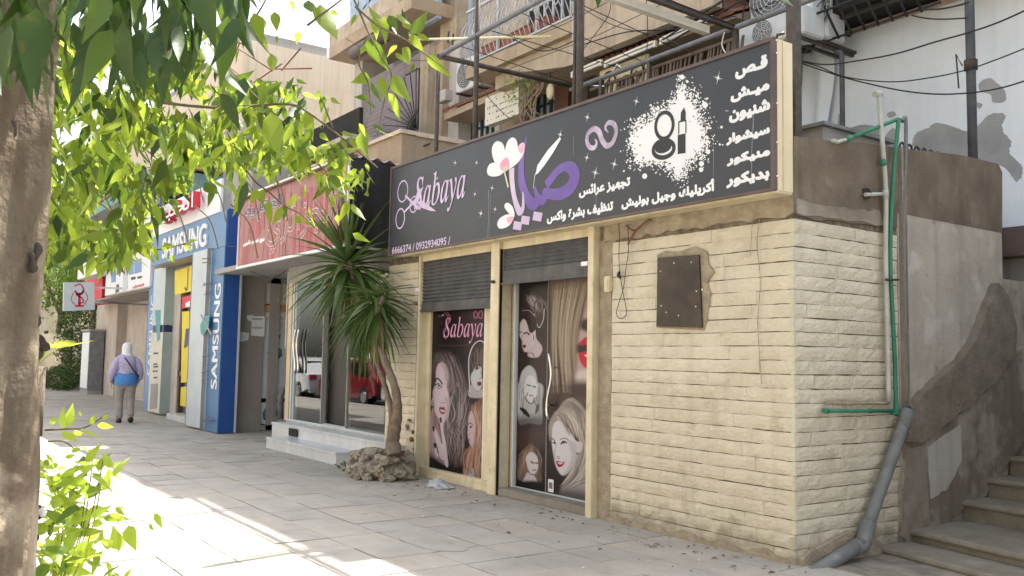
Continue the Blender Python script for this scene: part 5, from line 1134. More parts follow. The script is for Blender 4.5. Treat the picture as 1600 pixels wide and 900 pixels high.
B('jamb', 'beige_strip', gs, (GX0, GX0+.16, GY-.08, GY+.12, .38, 2.9)); B('jamb', 'panel_silver', gs, (GX0+.18, GX0+.24, GY-.07, GY, .38, 2.9), (GX0+.30, GX0+.325, GY-.07, GY, .38, 2.9))
B('dark_jamb', 'black', gs, (GX0-.07, GX0-.01, GY-.06, GY+.1, .0, 2.9)); B('side_frame', 'board_white', gs, (GX1-.03, GX1+.0, GY-.07, GY+.02, 1.4, 2.9), (GX0-.09, GX0-.072, GY-.08, GY-.05, 1.6, 2.9))
B('track', 'panel_silver', gs, (GX0+.1, GX1, GY-.09, GY-.07, .39, .42), (GX0+.1, GX1, GY-.02, GY+.01, .39, .43)); B('header', 'far_grey', gs, (GX0, GX1, GY-.1, GY+.1, 2.7, 2.96))
# wavy pull pair
hp = MB()
for px in (460, 465):
    x = atY(px, 550, GY-.12)[0]; zt, zb = atY(px, 514, GY-.12)[2], atY(px, 583, GY-.12)[2]
    hp.tube([(x+.05*math.sin(t*6.0+2.6), GY-.12, zt+(zb-zt)*t) for t in np.linspace(0, 1, 14)], .018, 8)
hp.build('door_handle', 'steel_shiny', gs)
# marble steps
ms = empty('marble_steps', (-12.6, 5.6, 0), 'pale grey marble double step in front of the glass shop door', 'steps')
for (x0, x1, y0, y1, z0, z1, js) in ((-14.0, -11.36, 5.22, 5.60, 0, .175, (-12.95,)), (-14.7, -10.25, 5.57, GY-.06, 0, .355, (-12.6, -11.2))):
    xs = [x0, *js, x1]
    for k in range(len(xs)-1):
        b = MB(); b.bbox(xs[k]+.003, xs[k+1]-.003, y0+.02, y1, z0, z1-.03, .004); b.build('riser', 'marble', ms)
        b = MB(); b.bbox(xs[k]+.002, xs[k+1]-.002, y0, y1, z1-.03, z1, .008); b.build('tread', 'marble', ms)
B('step_notch', 'dark_room', ms, (-13.9, -13.55, 5.566, 5.575, .19, .31))
# red sign canopy
rs = empty('red_shop_sign', (-13.1, 5.3, 2.95), 'wide red pink sign with white outlined arabic lettering over the glass shop', 'sign')
RY = 5.1; rx0, rx1 = -15.31, -10.9; rz0, rz1 = 2.97, 4.12
B('face', 'band_dusky', rs, (rx0, rx1-.05, RY, RY+.04, rz0, rz1))
q = random.Random(31)
for mm, nn in (('band_pink', 46), ('sign_red', 46), ('band_deep', 30), ('band_dusky', 30)):
    b = MB(); u = {'band_pink': .002, 'sign_red': .0032, 'band_deep': .0044, 'band_dusky': .0056}[mm]
    for k in range(nn):
        x = q.uniform(rx0+.02, rx1-.3); w_ = q.uniform(.04, .16); lo = rz0+.02 if q.random() < .6 else q.uniform(rz0, rz0+.6); hi = min(rz1-.03, lo+q.uniform(.15, .75)*(1 if mm != 'band_pink' else 1.2))
        b.add([(x, RY-u-k*.00002, lo), (x+w_, RY-u-k*.00002, lo), (x+w_, RY-u-k*.00002, hi), (x, RY-u-k*.00002, hi)], [(0, 1, 2, 3)])
    b.build('printed_bars', mm, rs, kind='stuff')
B('trim', 'box_white', rs, (rx0-.01, rx1+.0, RY-.03, RY+.01, rz0-.03, rz0+.01), (rx0-.012, rx0+.012, RY-.02, RY+.04, rz0, rz1), (rx1-.05, rx1-.015, RY-.02, RY+.02, rz0, rz1+.02))
B('top_trim', 'sign_trim', rs, (rx0-.05, rx1, RY-.06, RY+.1, rz1, rz1+.07)); B('top_rail', 'board_white', rs, (rx0-.1, rx1-.1, RY-.07, RY-.055, rz1+.02, rz1+.05))
B('soffit', 'clad_grey', rs, (rx0, rx1-.012, RY+.012, 5.84, rz0-.005, rz0+.03)); B('back', 'clad_grey', rs, (rx0, rx0+.02, RY+.04, 5.84, rz0, rz1))
B('side_panel', 'black_panel', rs, (rx1-.01, rx1, RY+.0, 5.78, rz0-.02, 4.13)); B('side_edge', 'far_grey', rs, (rx1-.012, rx1+.006, RY-.01, 5.78, rz0-.05, rz0-.02))
b = MB(); b.grid(26, 1, lambda u, v: (rx1-.55*v+.03, 5.06+.78*u, 4.17+.025*math.sin(u*26)-.03*u+.05*v)); b.build('corrugated_sheet', 'far_grey', rs)
b = MB(); b.tube([atY(392, 424, 5.3), atY(425, 436, 5.3), atY(446, 424, 5.3)], .008, 5); b.build('hanging_cable', 'wire', rs)
def outlined(body, fit, name, w1=.018, w2=.004, m1='white_print', m2='sign_red'):
    text_on(body, fit, putY(RY-.0085), name, m1, rs, bold=w1); text_on(body, fit, putY(RY-.011), name, m2, rs, bold=w2)
outlined(ar('الجزائري'), fitY(RY, 416, 530, 398, 286), 'outlined_arabic_name', .014, .005, m2='band_dusky')
text_on(ar('العقارية'), fitY(RY, 384, 443, 344, 300), putY(RY-.009), 'arabic_lettering', 'white_print', rs, bold=.012); text_on(ar('العقارية'), fitY(RY, 384, 443, 344, 300), putY(RY-.012), 'arabic_lettering', 'navy_print', rs, bold=.004)
text_on(ar('بيع شراء تأجير'), fitY(RY, 381, 414, 386, 369), putY(RY-.009), 'arabic_lettering', 'white_print', rs, bold=.012)
# parapet of the red signed shop
pp = empty('roof_parapet', (-14, 6.2, 3.05), 'cracked beige parapet block on the roof behind the red sign', 'wall')
B('front', 'apt_soffit', pp, (-17.5, -11.54, 6.2, 6.4, 3.06, 4.77)); B('side', 'apt_soffit', pp, (-11.74, -11.541, 6.401, 9.5, 3.06, 4.76)); B('coping', 'beige_block', pp, (-17.5, -11.51, 6.16, 6.43, 4.771, 4.83), (-11.77, -11.51, 6.431, 9.5, 4.761, 4.83))
b = MB(); b.tube(crom([atX(x, y, -11.5) for x, y in ((662, 228), (668, 226), (672, 224))], 3, False), .012, 4); b.build('crack_mark', 'wire', pp)
# ---- recess with shutter and Y5 poster, grey clad wall
cw = empty('grey_clad_wall', (-16.95, 6.2, 0), 'plain grey clad side wall with torn notices beside the blue column', 'wall')
CX = -16.9
B('cladding', 'clad_grey', cw, (CX-.3, CX, 5.6, 6.19, .0, 3.5)); B('cladding_foot', 'clad_grey', cw, (CX, CX+.012, 5.62, 6.19, .0, .38)); B('upper_cladding', 'clad_grey', cw, (CX-.3, CX, 6.19, 6.9, 2.86, 3.5))
def onX(pxs, X, t, name, m, parent, **kw):
    b = MB(); b.prism([tuple(atX(x, y, X)[1:]) for x, y in pxs], X-.002, X+t, 'x'); return b.build(name, m, parent, **kw)
onX([(393, 494), (412, 494), (414, 497), (413, 524), (410, 526), (392, 524)], CX, .01, 'notice', 'paper', cw)
onX([(385, 493), (396, 492), (396, 503), (387, 500)], CX, .006, 'torn_notice', 'paper', cw); onX([(372, 520), (378, 518), (389, 521), (388, 531), (378, 534), (371, 532)], CX, .006, 'torn_notice', 'paper', cw)
for k, y in enumerate((497.5, 499, 511, 512.5)): onX([(394, y), (410.5, y), (410.5, y+.7), (394, y+.7)], CX+.011, .002, 'notice_line', 'ink', cw)
yp = empty('phone_poster', (CX, 6.4, .3), 'tall pale phone poster reading Y5 beside the grey clad wall', 'poster')
YX = CX-.05
onX([(409, 488), (446, 488), (446, 622), (407, 622)], YX, .02, 'sheet', 'panel_silver', yp); onX([(407, 629), (446, 629), (446, 662), (405, 662)], YX, .02, 'sheet', 'panel_silver', yp); onX([(405, 664), (446, 664), (446, 672), (405, 672)], YX, .05, 'sill', 'clad_grey', yp)
onX([(409, 477), (446, 477), (446, 487), (409, 487)], YX, .02, 'orange_band', 'orange_band', yp); onX([(407, 622), (446, 622), (446, 628), (407, 628)], YX, .018, 'dark_gap', 'black', yp)
def fitX(X, xl, xr, yb, yt): a = atX(xl, yb, X); c = atX(xr, yt, X); return (a[1], c[1], a[2], c[2])
def putX(X): return lambda u, v, w_: (X+w_, u, v)
text_on('Y5', fitX(YX, 416, 441, 512, 497), putX(YX+.024), 'poster_lettering', 'red_letter', yp, bold=.012); text_on('Y5', fitX(YX, 416, 441, 512, 497), putX(YX+.026), 'poster_lettering', 'panel_silver', yp, bold=.002)
onX([(417, 551), (427, 539), (440, 546), (441, 556), (428, 567)], YX+.022, .004, 'printed_phone', 'bottle_green', yp); onX([(427, 538), (437, 523), (439, 524), (430, 540)], YX+.022, .004, 'printed_phone', 'ink', yp)
onX([(410, 645), (419, 631), (428, 636), (436, 645), (428, 655), (412, 657)], YX+.022, .004, 'printed_phone', 'bottle_green', yp); onX([(422, 580), (427, 580), (427, 588), (422, 588)], YX+.022, .004, 'printed_mark', 'ink', yp)
sh = empty('pale_shutter', (CX-.05, 6.4, 2.1), 'short run of pale shutter slats above the Y5 poster', 'shutter')
z0, z1 = atX(428, 475, YX)[2], 2.86
sm = MB(); sm.box(-.02, .012, 0, .8, .004, .098); sm.box(-.02, -.004, 0, .8, -.002, .1); me = sm.mesh('slat', 'pale_shutter')
for k in range(int((z1-z0)/.1)+1): inst('slat', me, sh, (YX, 6.19, z0+k*.1))
b = MB(); b.tube([atX(438, 655, CX+.5), atX(438, 620, CX+.5), atX(441, 611, CX+.5), atX(448, 608, CX+.5)], .06, 10); b.build('vent_pipe', 'grey_pipe', None, 'stubby grey bent pipe standing by the left end of the marble steps', 'pipe')
B('recess_back', 'dark_room', cw, (-16.85, -14.75, 8.0, 8.1, 0, 2.9))

# ================================================================ blue phone shop
ps = empty('phone_shop', (-19.3, 5.6, 0), 'blue fronted phone shop with white and blue fascia', 'building')
BX1, BX0 = -16.66, -22.0
B('fascia_side', 'blue_deep', ps, (BX1-.02, BX1, 5.33, 5.62, 3.49, 4.2)); B('wall', 'far_grey', ps, (-22.3, -16.9, 6.3, 6.5, 0, 5.6), (-22.3, -16.9, 5.8, 6.3, 3.3, 3.5))
B('fascia', 'blue_sign', ps, (BX0, BX1, 5.30, 5.33, 3.49, 4.17)); B('fascia_top', 'box_white', ps, (BX0, BX1-.35, 5.28, 5.33, 4.175, 4.82)); B('fascia_back', 'blue_deep', ps, (-22.0, BX1-.03, 5.33, 6.0, 3.52, 4.15))
B('upper_panel', 'far_grey', ps, (BX1-.34, -15.9, 5.5, 6.2, 4.18, 5.2)); B('soffit', 'clad_grey', ps, (BX0, BX1, 5.34, 6.3, 3.47, 3.489))
B('column_side', 'blue_deep', ps, (BX1-.35, BX1, 5.32, 5.62, .02, 3.48)); B('column_front', 'blue_sign', ps, (-17.42, BX1, 5.295, 5.318, .02, 3.48)); B('column_edge', 'panel_silver', ps, (-17.43, -17.415, 5.28, 5.33, .02, 3.48), (BX1-.005, BX1+.01, 5.6, 5.64, .02, 3.5))
text_on('SAMSUNG', fitY(5.30, 255, 325, 404, 349), putY(5.30), 'brand_lettering', 'box_white', ps, bold=.015, depth=.03)
# vertical lettering turned a quarter
v, fcs = glyphs('SAMSUNG', .5); a_, b_ = v.min(0), v.max(0)
zlo, zhi = atY(340, 608, 5.295)[2], atY(346, 443, 5.295)[2]; xl, xr = -17.13, -16.78
mb = MB()
for du in (0, .012, -.012): mb.add([(xr-(y-a_[1])/(b_[1]-a_[1])*(xr-xl), 5.293-(z+.5)*.006-du*.03, zlo+(x-a_[0])/(b_[0]-a_[0])*(zhi-zlo)+du) for x, y, z in v], fcs)
mb.build('vertical_lettering', 'box_white', ps)
t3 = text_on(ar('الحلبيـة'), fitY(5.25, 252, 318, 357, 300), lambda u, v, w_: (u, 5.20-w_, v), 'red_letters', 'red_letter', ps, bold=.012, depth=.14)
t4 = text_on(ar('الحلبيـة'), fitY(5.25, 252, 318, 357, 300), lambda u, v, w_: (u, 5.052-w_, v), 'letter_faces', 'box_white', ps, bold=.008)
# silver advertising panel at the column
ap = empty('advertising_panel', (-17.9, 5.27, 0), 'tall silver advertising panel beside the blue column, phones printed on it', 'panel')
B('panel', 'panel_silver', ap, (-18.42, -17.45, 5.22, 5.30, .05, 3.50)); B('panel_frame', 'far_grey', ap, (-18.44, -18.42, 5.21, 5.31, .04, 3.51), (-17.45, -17.44, 5.21, 5.31, .04, 3.51))
def printY(pxs, Y, name, m, parent, t=.004): b = MB(); b.prism([tuple(atY(x, y, Y)[[0, 2]]) for x, y in pxs], Y-t, Y-.001); return b.build(name, m, parent)
PY_ = 5.219
printY([(313, 508), (320, 494), (328, 492), (326, 510), (318, 526), (314, 520)], PY_, 'printed_phone', 'teal_print', ap); printY([(313, 492), (315, 491), (331, 522), (329, 524)], PY_-.004, 'printed_phone', 'far_grey', ap); printY([(330, 522), (333, 523), (332, 529), (329, 526)], PY_, 'printed_phone', 'ink', ap)
for k, (px, py, w_) in enumerate(((316, 404, 11), (316, 410, 15), (316, 557, 3), (324, 556, 3), (324, 570, 3), (315, 582, 4), (323, 580, 4), (315, 594, 3), (323, 592, 3))): printY([(px, py), (px+w_, py-1), (px+w_, py+.3), (px, py+1.4)], PY_, 'small_print', 'ink', ap)
text_on(ar('شركة سيريتل'), fitY(PY_, 317, 331, 447, 439), putY(PY_), 'small_lettering', 'ink', ap, bold=.004); text_on(ar('للجوال'), fitY(PY_, 319, 329, 461, 454), putY(PY_), 'small_lettering', 'ink', ap, bold=.004)
b = MB(); b.add(*strokeY([tuple(atY(*p, PY_)[[0, 2]]) for p in ((317, 654), (317, 658), (320, 657), (321, 654), (322, 658), (325, 656), (326, 650), (326, 658), (330, 657))], .03, PY_-.003)); b.build('emblem', 'ink', ap)
# door area, yellow poster and pasted notices
SYD = 5.75
B('shop_door', 'dark_room', ps, (-21.6, -18.4, 6.0, 6.05, .1, 3.3)); B('shop_sill', 'marble', ps, (-20.9, -18.45, 5.5, 6.0, 0, .13))
B('pier', 'far_stone', ps, (atY(267, 560, 5.8)[0], atY(278, 560, 5.8)[0], 5.8, 6.0, 0, 3.4)); B('door_frame', 'sign_trim', ps, (atY(279, 560, 5.85)[0], atY(283, 560, 5.85)[0], 5.82, 5.9, .1, 2.7), (atY(279, 560, 5.85)[0], -18.5, 5.82, 5.9, 2.62, 2.7), (atY(279, 560, 5.85)[0], -18.5, 5.82, 5.9, .95, 1.05), (atY(293, 560, 5.85)[0], atY(294.5, 560, 5.85)[0], 5.82, 5.9, .1, 2.7))
printY([(275, 424), (314, 411), (314, 452), (275, 461)], 5.7, 'yellow_poster', 'yellow_poster', ps, .03); b = MB(); b.add(*strokeY([tuple(atY(*p, 5.665)[[0, 2]]) for p in ((294, 418), (293.5, 430), (293, 447), (291, 453), (288.5, 449))], .05, 5.664)); b.build('printed_handset', 'ink', ps)
printY([(285, 464), (298, 461), (298, 480), (285, 482)], 5.72, 'red_poster', 'red_poster', ps); printY([(299, 481), (309, 479), (309, 518), (299, 521)], 5.72, 'red_poster', 'red_poster', ps); printY([(290, 474), (297, 470), (297, 479), (290, 480)], 5.714, 'poster_print', 'box_white', ps)
for y in (489, 503, 511): printY([(301, y), (307, y-1), (307, y+2), (301, y+3)], 5.714, 'poster_print', 'box_white', ps)
printY([(286, 487), (297, 486), (297, 597), (284, 598)], 5.80, 'yellow_poster', 'yellow_poster', ps, .02); printY([(284, 605), (296, 603), (295, 636), (283, 634)], 5.80, 'yellow_poster', 'yellow_poster', ps, .02); printY([(291, 514), (299, 512), (297, 538), (288, 544)], 5.775, 'printed_phone', 'navy_print', ps, .01)
printY([(299, 602), (307, 601), (306, 640), (297, 638)], 5.80, 'paper_poster', 'paper', ps, .02); printY([(298, 522), (302, 521), (301, 570), (297, 570)], 5.80, 'paper_poster', 'paper', ps, .02); printY([(300, 540), (307, 539), (306, 598), (299, 599)], 5.80, 'paper_poster', 'panel_green', ps, .02)
printY([(301, 543), (311, 537), (311, 541), (303, 544)], 5.7, 'door_bar', 'box_white', ps)
# second pylon: cream and teal panels with a green side, lettered blue strip
pyl = empty('display_pylon', (-22, 5.75, 0), 'two part display pylon, cream below and teal marked above, by the phone shop', 'panel')
px0, px1 = atY(232, 640, 5.6)[0], atY(250, 640, 5.6)[0]
B('lower_panel', 'panel_cream', pyl, (px0, px1, 5.58, 5.62, .06, 1.95)); B('lower_side', 'panel_green', pyl, (px1, px1+.02, 5.58, 5.98, .04, 1.96)); B('upper_panel', 'panel_silver', pyl, (px0, px1, 5.58, 5.62, 2.13, 3.5)); B('upper_side', 'panel_green', pyl, (px1, px1+.02, 5.58, 5.98, 2.13, 3.5)); B('dark_gap', 'navy_print', pyl, (px0+.03, px1-.02, 5.6, 5.96, 1.96, 2.12)); B('edge', 'black', pyl, (px1+.02, px1+.05, 5.98, 6.04, 0, 3.5))
printY([(242, 485), (251, 484), (250, 530), (246, 534)], 5.578, 'teal_shape', 'teal_print', pyl)
for (x, y, w_) in ((240, 551, 7), (240, 568, 6), (240, 572, 7), (239, 579, 3), (243, 579, 3), (240, 589, 6)): printY([(x, y), (x+w_, y-.5), (x+w_, y+2), (x, y+2.5)], 5.578, 'small_print', 'ink', pyl)
printY([(236, 600), (247, 599), (245, 638), (234, 640)], 5.577, 'worn_print', 'far_grey', pyl)
bs = B('blue_strip', 'blue_pale', pyl, (px0-.75, px0-.02, 5.66, 5.70, .05, 3.5))
v, fcs = glyphs('SAMSUNG'); a_, b_ = v.min(0), v.max(0); mb = MB(); mb.add([(px0-.12-(y-a_[1])/(b_[1]-a_[1])*.4, 5.657, .9+(x-a_[0])/(b_[0]-a_[0])*2.0) for x, y, z in v], fcs); mb.build('strip_lettering', 'box_white', pyl)

# ================================================================ further shops
fs = empty('far_shop', (-27, 6, 0), 'grey fronted shop beyond the blue one with stone pillar', 'building')
B('wall', 'far_stone', fs, (-38, -28.9, 6.9, 7.2, 0, 6.5)); B('pillar', 'far_stone', fs, (-34.9, -31.6, 6.6, 6.899, 0, 4.1)); B('door_recess', 'beige_strip', fs, (-31.5, -24.2, 7.3, 7.4, 0, 3.4)); B('door_lines', 'sign_trim', fs, (-28.0, -27.85, 7.22, 7.28, 0, 3.4), (-24.8, -24.6, 7.1, 7.28, 0, 3.4)); B('soffit', 'clad_grey', fs, (-31.6, -23.0, 5.75, 7.3, 3.06, 3.1))
B('upper_wall', 'far_grey', fs, (-38, -22.05, 7.41, 7.8, 3.1, 7.4)); B('step', 'far_stone', fs, (-30.5, -22.4, 6.8, 7.3, 0, .08))
B('blue_return', 'blue_deep', fs, (-22.6, -22.1, 5.5, 6.5, 3.9, 5.2))
cn = empty('canopy', (-23, 5, 5), 'teal edged concrete canopy projecting above the far white sign', 'canopy')
B('slab', 'far_grey', cn, (-31, -20.3, 5.0, 7.4, 5.36, 5.5)); B('edge', 'teal_paint', cn, (-31, -20.28, 4.95, 5.0, 5.3, 5.55), (-20.3, -20.27, 5.0, 7.4, 5.0, 5.5)); B('flashing', 'tile_red', cn, (-31, -20.2, 4.9, 7.4, 5.551, 5.59))
ws = empty('white_box_sign', (-24.6, 5.4, 4), 'upper white box sign with faint lettering beyond the blue shop', 'sign')
B('box', 'box_white', ws, (-27.3, -22.35, 5.3, 5.75, 4.22, 5.22)); text_on(ar('للمجوهرات'), fitY(5.30, 184, 226, 365, 325), putY(5.295), 'lettering', 'panel_silver', ws, bold=.03); B('knob', 'steel_shiny', ws, (-22.35, -22.28, 5.5, 5.6, 4.8, 4.9))
ws2 = empty('white_box_sign', (-28, 5.4, 3.9), 'slim white sign with dark letters hanging left of the product sign', 'sign')
B('box', 'box_white', ws2, (-31.5, -27.6, 5.32, 5.7, 3.75, 4.3)); text_on('YU', fitY(5.32, 135, 146, 402, 393), putY(5.315), 'lettering', 'ink', ws2, bold=.03)
pg = empty('product_sign', (-26, 5.7, 3.1), 'white sign picturing kitchenware bottles and shelves in blue', 'sign')
B('box', 'box_white', pg, (-28.6, -23.4, 5.6, 6.2, 3.12, 4.32)); B('underside', 'far_stone', pg, (-28.6, -23.4, 5.62, 6.2, 3.09, 3.12))
printY([(201, 409), (209, 407), (209, 428), (202, 430)], 5.597, 'printed_goods', 'blue_pale', pg); printY([(210, 406), (221, 404), (221, 425), (210, 428)], 5.597, 'printed_goods', 'blue_pale', pg); printY([(191, 398), (197, 396), (200, 450), (193, 456)], 5.597, 'printed_bottle', 'panel_silver', pg); printY([(193, 412), (196, 411), (195, 430)], 5.59, 'printed_label', 'red_poster', pg); printY([(205, 433), (212, 432), (212, 436), (205, 438)], 5.597, 'printed_goods', 'ink', pg); printY([(215, 432), (222, 431), (222, 434), (215, 436)], 5.597, 'printed_goods', 'ink', pg); printY([(183, 412), (188, 411), (188, 428), (182, 430)], 5.597, 'printed_goods', 'grey_metal', pg); printY([(174, 420), (181, 418), (181, 440), (174, 442)], 5.597, 'printed_goods', 'blue_pale', pg); printY([(182, 445), (186, 444), (186, 456), (180, 458)], 5.597, 'printed_goods', 'navy_print', pg)
text_on(ar('للمنزل'), fitY(5.6, 208, 225, 450, 443), putY(5.595), 'lettering', 'red_letter', pg, bold=.02)
rp = B('red_box_sign', 'red_poster', None, (-33.5, -30.6, 5.9, 6.4, 3.05, 4.0)); tag(rp, 'small bright red sign box left of the product sign', 'sign')
ph = empty('pharmacy_sign', (-26.3, 4.3, 2.6), 'pale square hanging sign with a red serpent and bowl emblem', 'sign')
HX = -26.3
b = MB(); pts = [atX(x, y, HX)[1:] for x, y in ((100, 441), (147, 441), (148, 484), (99, 486))]; b.prism([tuple(p) for p in pts], HX-.12, HX, 'x'); b.build('board', 'panel_silver', ph)
def sx(pxs, wd): 
    P_ = [atX(x, y, HX)[1:] for x, y in pxs]; vs, fc = strokeY([tuple(p) for p in P_], wd, 0); return [(HX+.006, v_[0], v_[2]) for v_ in vs], fc
b = MB()
for pxs, wd in ((((116, 447), (125, 444), (130, 451), (128, 458), (119, 460), (128, 466), (130, 472), (122, 474)), .035), (((117, 454), (121, 459), (127, 459), (131, 454)), .05), (((124, 459), (124, 469), (124, 478)), .06), (((117, 478), (131, 478)), .05), (((115, 457), (111, 468), (117, 476)), .02), (((133, 456), (137, 466), (131, 476)), .02)): b.add(*sx(pxs, wd))
b.build('serpent_emblem', 'red_letter', ph)
b = MB(); b.bar((HX-.06, 4.9, 3.2), (HX-.06, 6.9, 3.25), .05); b.bar((HX-.06, 4.9, 2.8), (HX-.06, 6.9, 2.8), .05); b.build('arm', 'steel_shiny', ph)
cb = empty('utility_cabinet', (-34, 6.6, 0), 'grey metal utility cabinet standing by the stone pillar', 'cabinet')
B('body', 'grey_metal', cb, (-34.5, -33.2, 6.1, 6.56, .12, 2.15)); B('lid', 'far_grey', cb, (-34.55, -33.15, 6.05, 6.58, 2.15, 2.22)); B('door', 'box_white', cb, (-34.45, -33.25, 6.085, 6.1, .2, 2.1)); B('foot', 'far_grey', cb, (-34.5, -33.2, 6.1, 6.56, 0, .12))
# beige building whose side wall faces the camera, more blocks behind
sbw = empty('beige_side_building', (-28, 9, 0), 'beige building with a blank side wall and stepped roof beyond the leaves', 'building')
B('wall', 'beige_block', sbw, (-40, -24, 7.9, 22, 3.0, 10.15)); B('roof_edge', 'far_grey', sbw, (-40, -24.1, 8.0, 10.4, 10.15, 10.45), (-40, -24.1, 12.0, 22, 10.15, 10.6)); B('lower_wall', 'beige_block', sbw, (-24, -20.6, 10.2, 10.5, 3, 6.6))
B('dark_opening', 'dark_room', sbw, (-23.99, -20.7, 9.9, 10.19, 5.6, 6.3)); B('front_window', 'window_glass', sbw, (-30, -28.6, 7.87, 7.9, 6.5, 8), (-34, -32.6, 7.87, 7.9, 6.5, 8))
bd = empty('dark_sign_board', (-19, 7.2, 4.6), 'dark board with white arabic lettering half hidden by leaves', 'sign')
DYY = 7.2; B('board', 'dark_room', bd, (atY(408, 225, DYY)[0], atY(560, 225, DYY)[0], DYY, DYY+.08, atY(480, 243, DYY)[2], atY(480, 207, DYY)[2])); text_on(ar('ره صف'), fitY(DYY, 428, 474, 234, 220), putY(DYY-.004), 'lettering', 'box_white', bd, bold=.012); B('shelf', 'far_stone', bd, (atY(370, 225, DYY)[0], atY(560, 225, DYY)[0], DYY-.2, DYY+.3, atY(480, 252, DYY)[2], atY(480, 245, DYY)[2]))
B('terrace_wall', 'far_stone', bd, (-22, -17.6, 7.3, 7.6, 4.0, atY(480, 250, DYY)[2]))
# antenna like wire trellis
tr = empty('wire_trellis', (-21, 7.5, 6), 'thin rusty rods crossing before the beige side wall', 'trellis')
b = MB()
for pa, pc in (((330, 58), (378, 68)), ((340, 90), (440, 170)), ((348, 130), (375, 66)), ((350, 62), (425, 110)), ((440, 110), (470, 75)), ((425, 108), (487, 107)), ((380, 140), (440, 100))): b.tube([atY(*pa, 7.4), atY(*pc, 7.4)], .018, 5)
b.tube([atY(380, 162, 7.4), atY(440, 165, 7.4)], .03, 5); b.build('rods', 'wire_red', tr)
# farther buildings closing the street
for k, (x0, x1, y0, z1, lab, m) in enumerate(((-62, -41, 8.5, 7, 'cream low building far along the street behind the trees', 'beige_block'), (-120, -64, 9, 10, 'farthest grey building at the end of the pavement', 'apt_pale'))):
    fb_ = empty('distant_building', ((x0+x1)/2, y0, 0), lab, 'building'); B('wall', m, fb_, (x0, x1, y0, y0+8, 0, z1)); B('window', 'dark_room', fb_, *[(x0+2+i*4, x0+3.4+i*4, y0-.02, y0, 1+j*3, 2.6+j*3) for i in range(int((x1-x0)/4)) for j in range(2)]); B('roof', 'far_grey', fb_, (x0-.2, x1+.2, y0-.2, y0+8, z1, z1+.2))
gw = B('garden_wall', 'beige_block', None, (-60, -40.5, 6.4, 6.7, 0, 2.2)); tag(gw, 'low pinkish garden wall far along the pavement', 'wall')
arch = MB(); arch.blob((-41.5, 5.6, .25), (1.0, .55, .5), 4, .12, 2); arch.build('boulder', 'far_stone', None, 'rounded pale boulder at the foot of the far hedge', 'rock')

# ================================================================ stairs and pipes at the right end
st = empty('stone_staircase', (-3.2, 8, 0), 'worn concrete outdoor staircase climbing beside the grey side wall', 'stairs')
ys = [(6.74, .035), (7.17, .13), (8.02, .30), (8.47, .47), (8.91, .645), (9.33, .82), (9.75, .99), (10.2, 1.16), (10.65, 1.33)]
for i, (y, z) in enumerate(ys):
    ye = ys[i+1][0]+.06 if i+1 < len(ys) else y+1; sk = (.42, .40, .25, .12, .05, 0, 0, 0, 0)[i]; q = random.Random(60+i); x0, x1 = RX+.014 if i > 1 else RX+.004, -2.3
    n = 9; fr = [(x0+(x1-x0)*k/n, y-sk*k/n+q.uniform(-.008, .008)) for k in range(n+1)]
    b = MB(); b.prism([(p[0], p[1]+.03) for p in fr]+[(x1, ye+.4), (x0, ye+.4)], -.05 if i < 2 else ys[i-1][1]-.02, z-.055, 'z'); b.build('riser', 'concrete_step', st)
    b = MB(); rows = []
    for (dy, dz) in ((.02, -.055), (-.004, -.045), (-.012, -.028), (-.006, -.008), (.012, 0), (ye-y+.35, 0)): rows.append([(p[0], p[1]+dy, z+dz) for p in fr])
    vs = [v_ for r in rows for v_ in r]; W_ = n+1
    b.add(vs, [(j*W_+k, j*W_+k+1, (j+1)*W_+k+1, (j+1)*W_+k) for j in range(len(rows)-1) for k in range(n)]); b.build('tread', 'concrete_step', st)
B('outer_wall', 'patchy_plaster', st, (-2.3, -2.1, 6.4, 11, 0, 2.2)); B('landing', 'concrete_step', st, (-4.26, -2.3, 11.0, 14, 0, 1.33))
B('side_wall_low', 'patchy_plaster', None, (RX-.25, RX+.0, 8.92, 11.5, 0, 2.35)); bpy.context.scene.objects['side_wall_low'].name = 'low_side_wall'
tag(bpy.context.scene.objects['low_side_wall'], 'low stained wall beside the upper steps', 'wall')
def pipeX(pxs, X, r, m, lab, n=12, smooth=False, name='pipe'):
    P3 = [atX(x, y, X) for x, y in pxs]; b = MB(); b.tube(crom(P3, 5, False) if smooth else P3, r, n); return b.build(name, m, None, lab, 'pipe')
PX = RX+.07
dp_ = empty('drain_pipe', tuple(atX(1350, 850, PX+.02)), 'thick grey drain pipe slanting down the corner wall to the ground', 'pipe')
def seg(pxs, X, r, nm, m='grey_pipe', smooth=False): 
    P3 = [atX(x, y, X) for x, y in pxs]; b = MB(); b.tube(crom(P3, 5, False) if smooth else P3, r, 14); b.build(nm, m, dp_)
seg([(1416, 640), (1412, 662), (1350, 838)], PX+.04, .050, 'upper_run', smooth=True); seg([(1350, 846), (1256, 906)], PX+.05, .055, 'lower_run'); seg([(1357, 815), (1347, 850), (1335, 856)], PX+.05, .062, 'elbow', smooth=True); seg([(1418, 641), (1411, 668)], PX+.04, .056, 'collar')
b = MB(); q = random.Random(3); c = atX(1300, 870, PX)
b.prism([tuple(atX(x, y, RX)[1:]) for x, y in ((1245, 872), (1262, 858), (1280, 850), (1300, 838), (1322, 828), (1345, 830), (1372, 850), (1390, 880), (1392, 930), (1245, 930))], RX-.01, RX+.055, 'x'); b.build('mortar_bedding', 'rough_mortar', dp_)
g1 = empty('green_pipe', tuple(atX(1400, 640, PX)), 'bright green water pipe running down the side wall and turning left', 'pipe')
def gp(pxs, X, r, nm, m='green_pipe', sm=False):
    P3 = [atX(x, y, X) for x, y in pxs]; b = MB(); b.tube(crom(P3, 5, False) if sm else P3, r, 10); b.build(nm, m, g1)
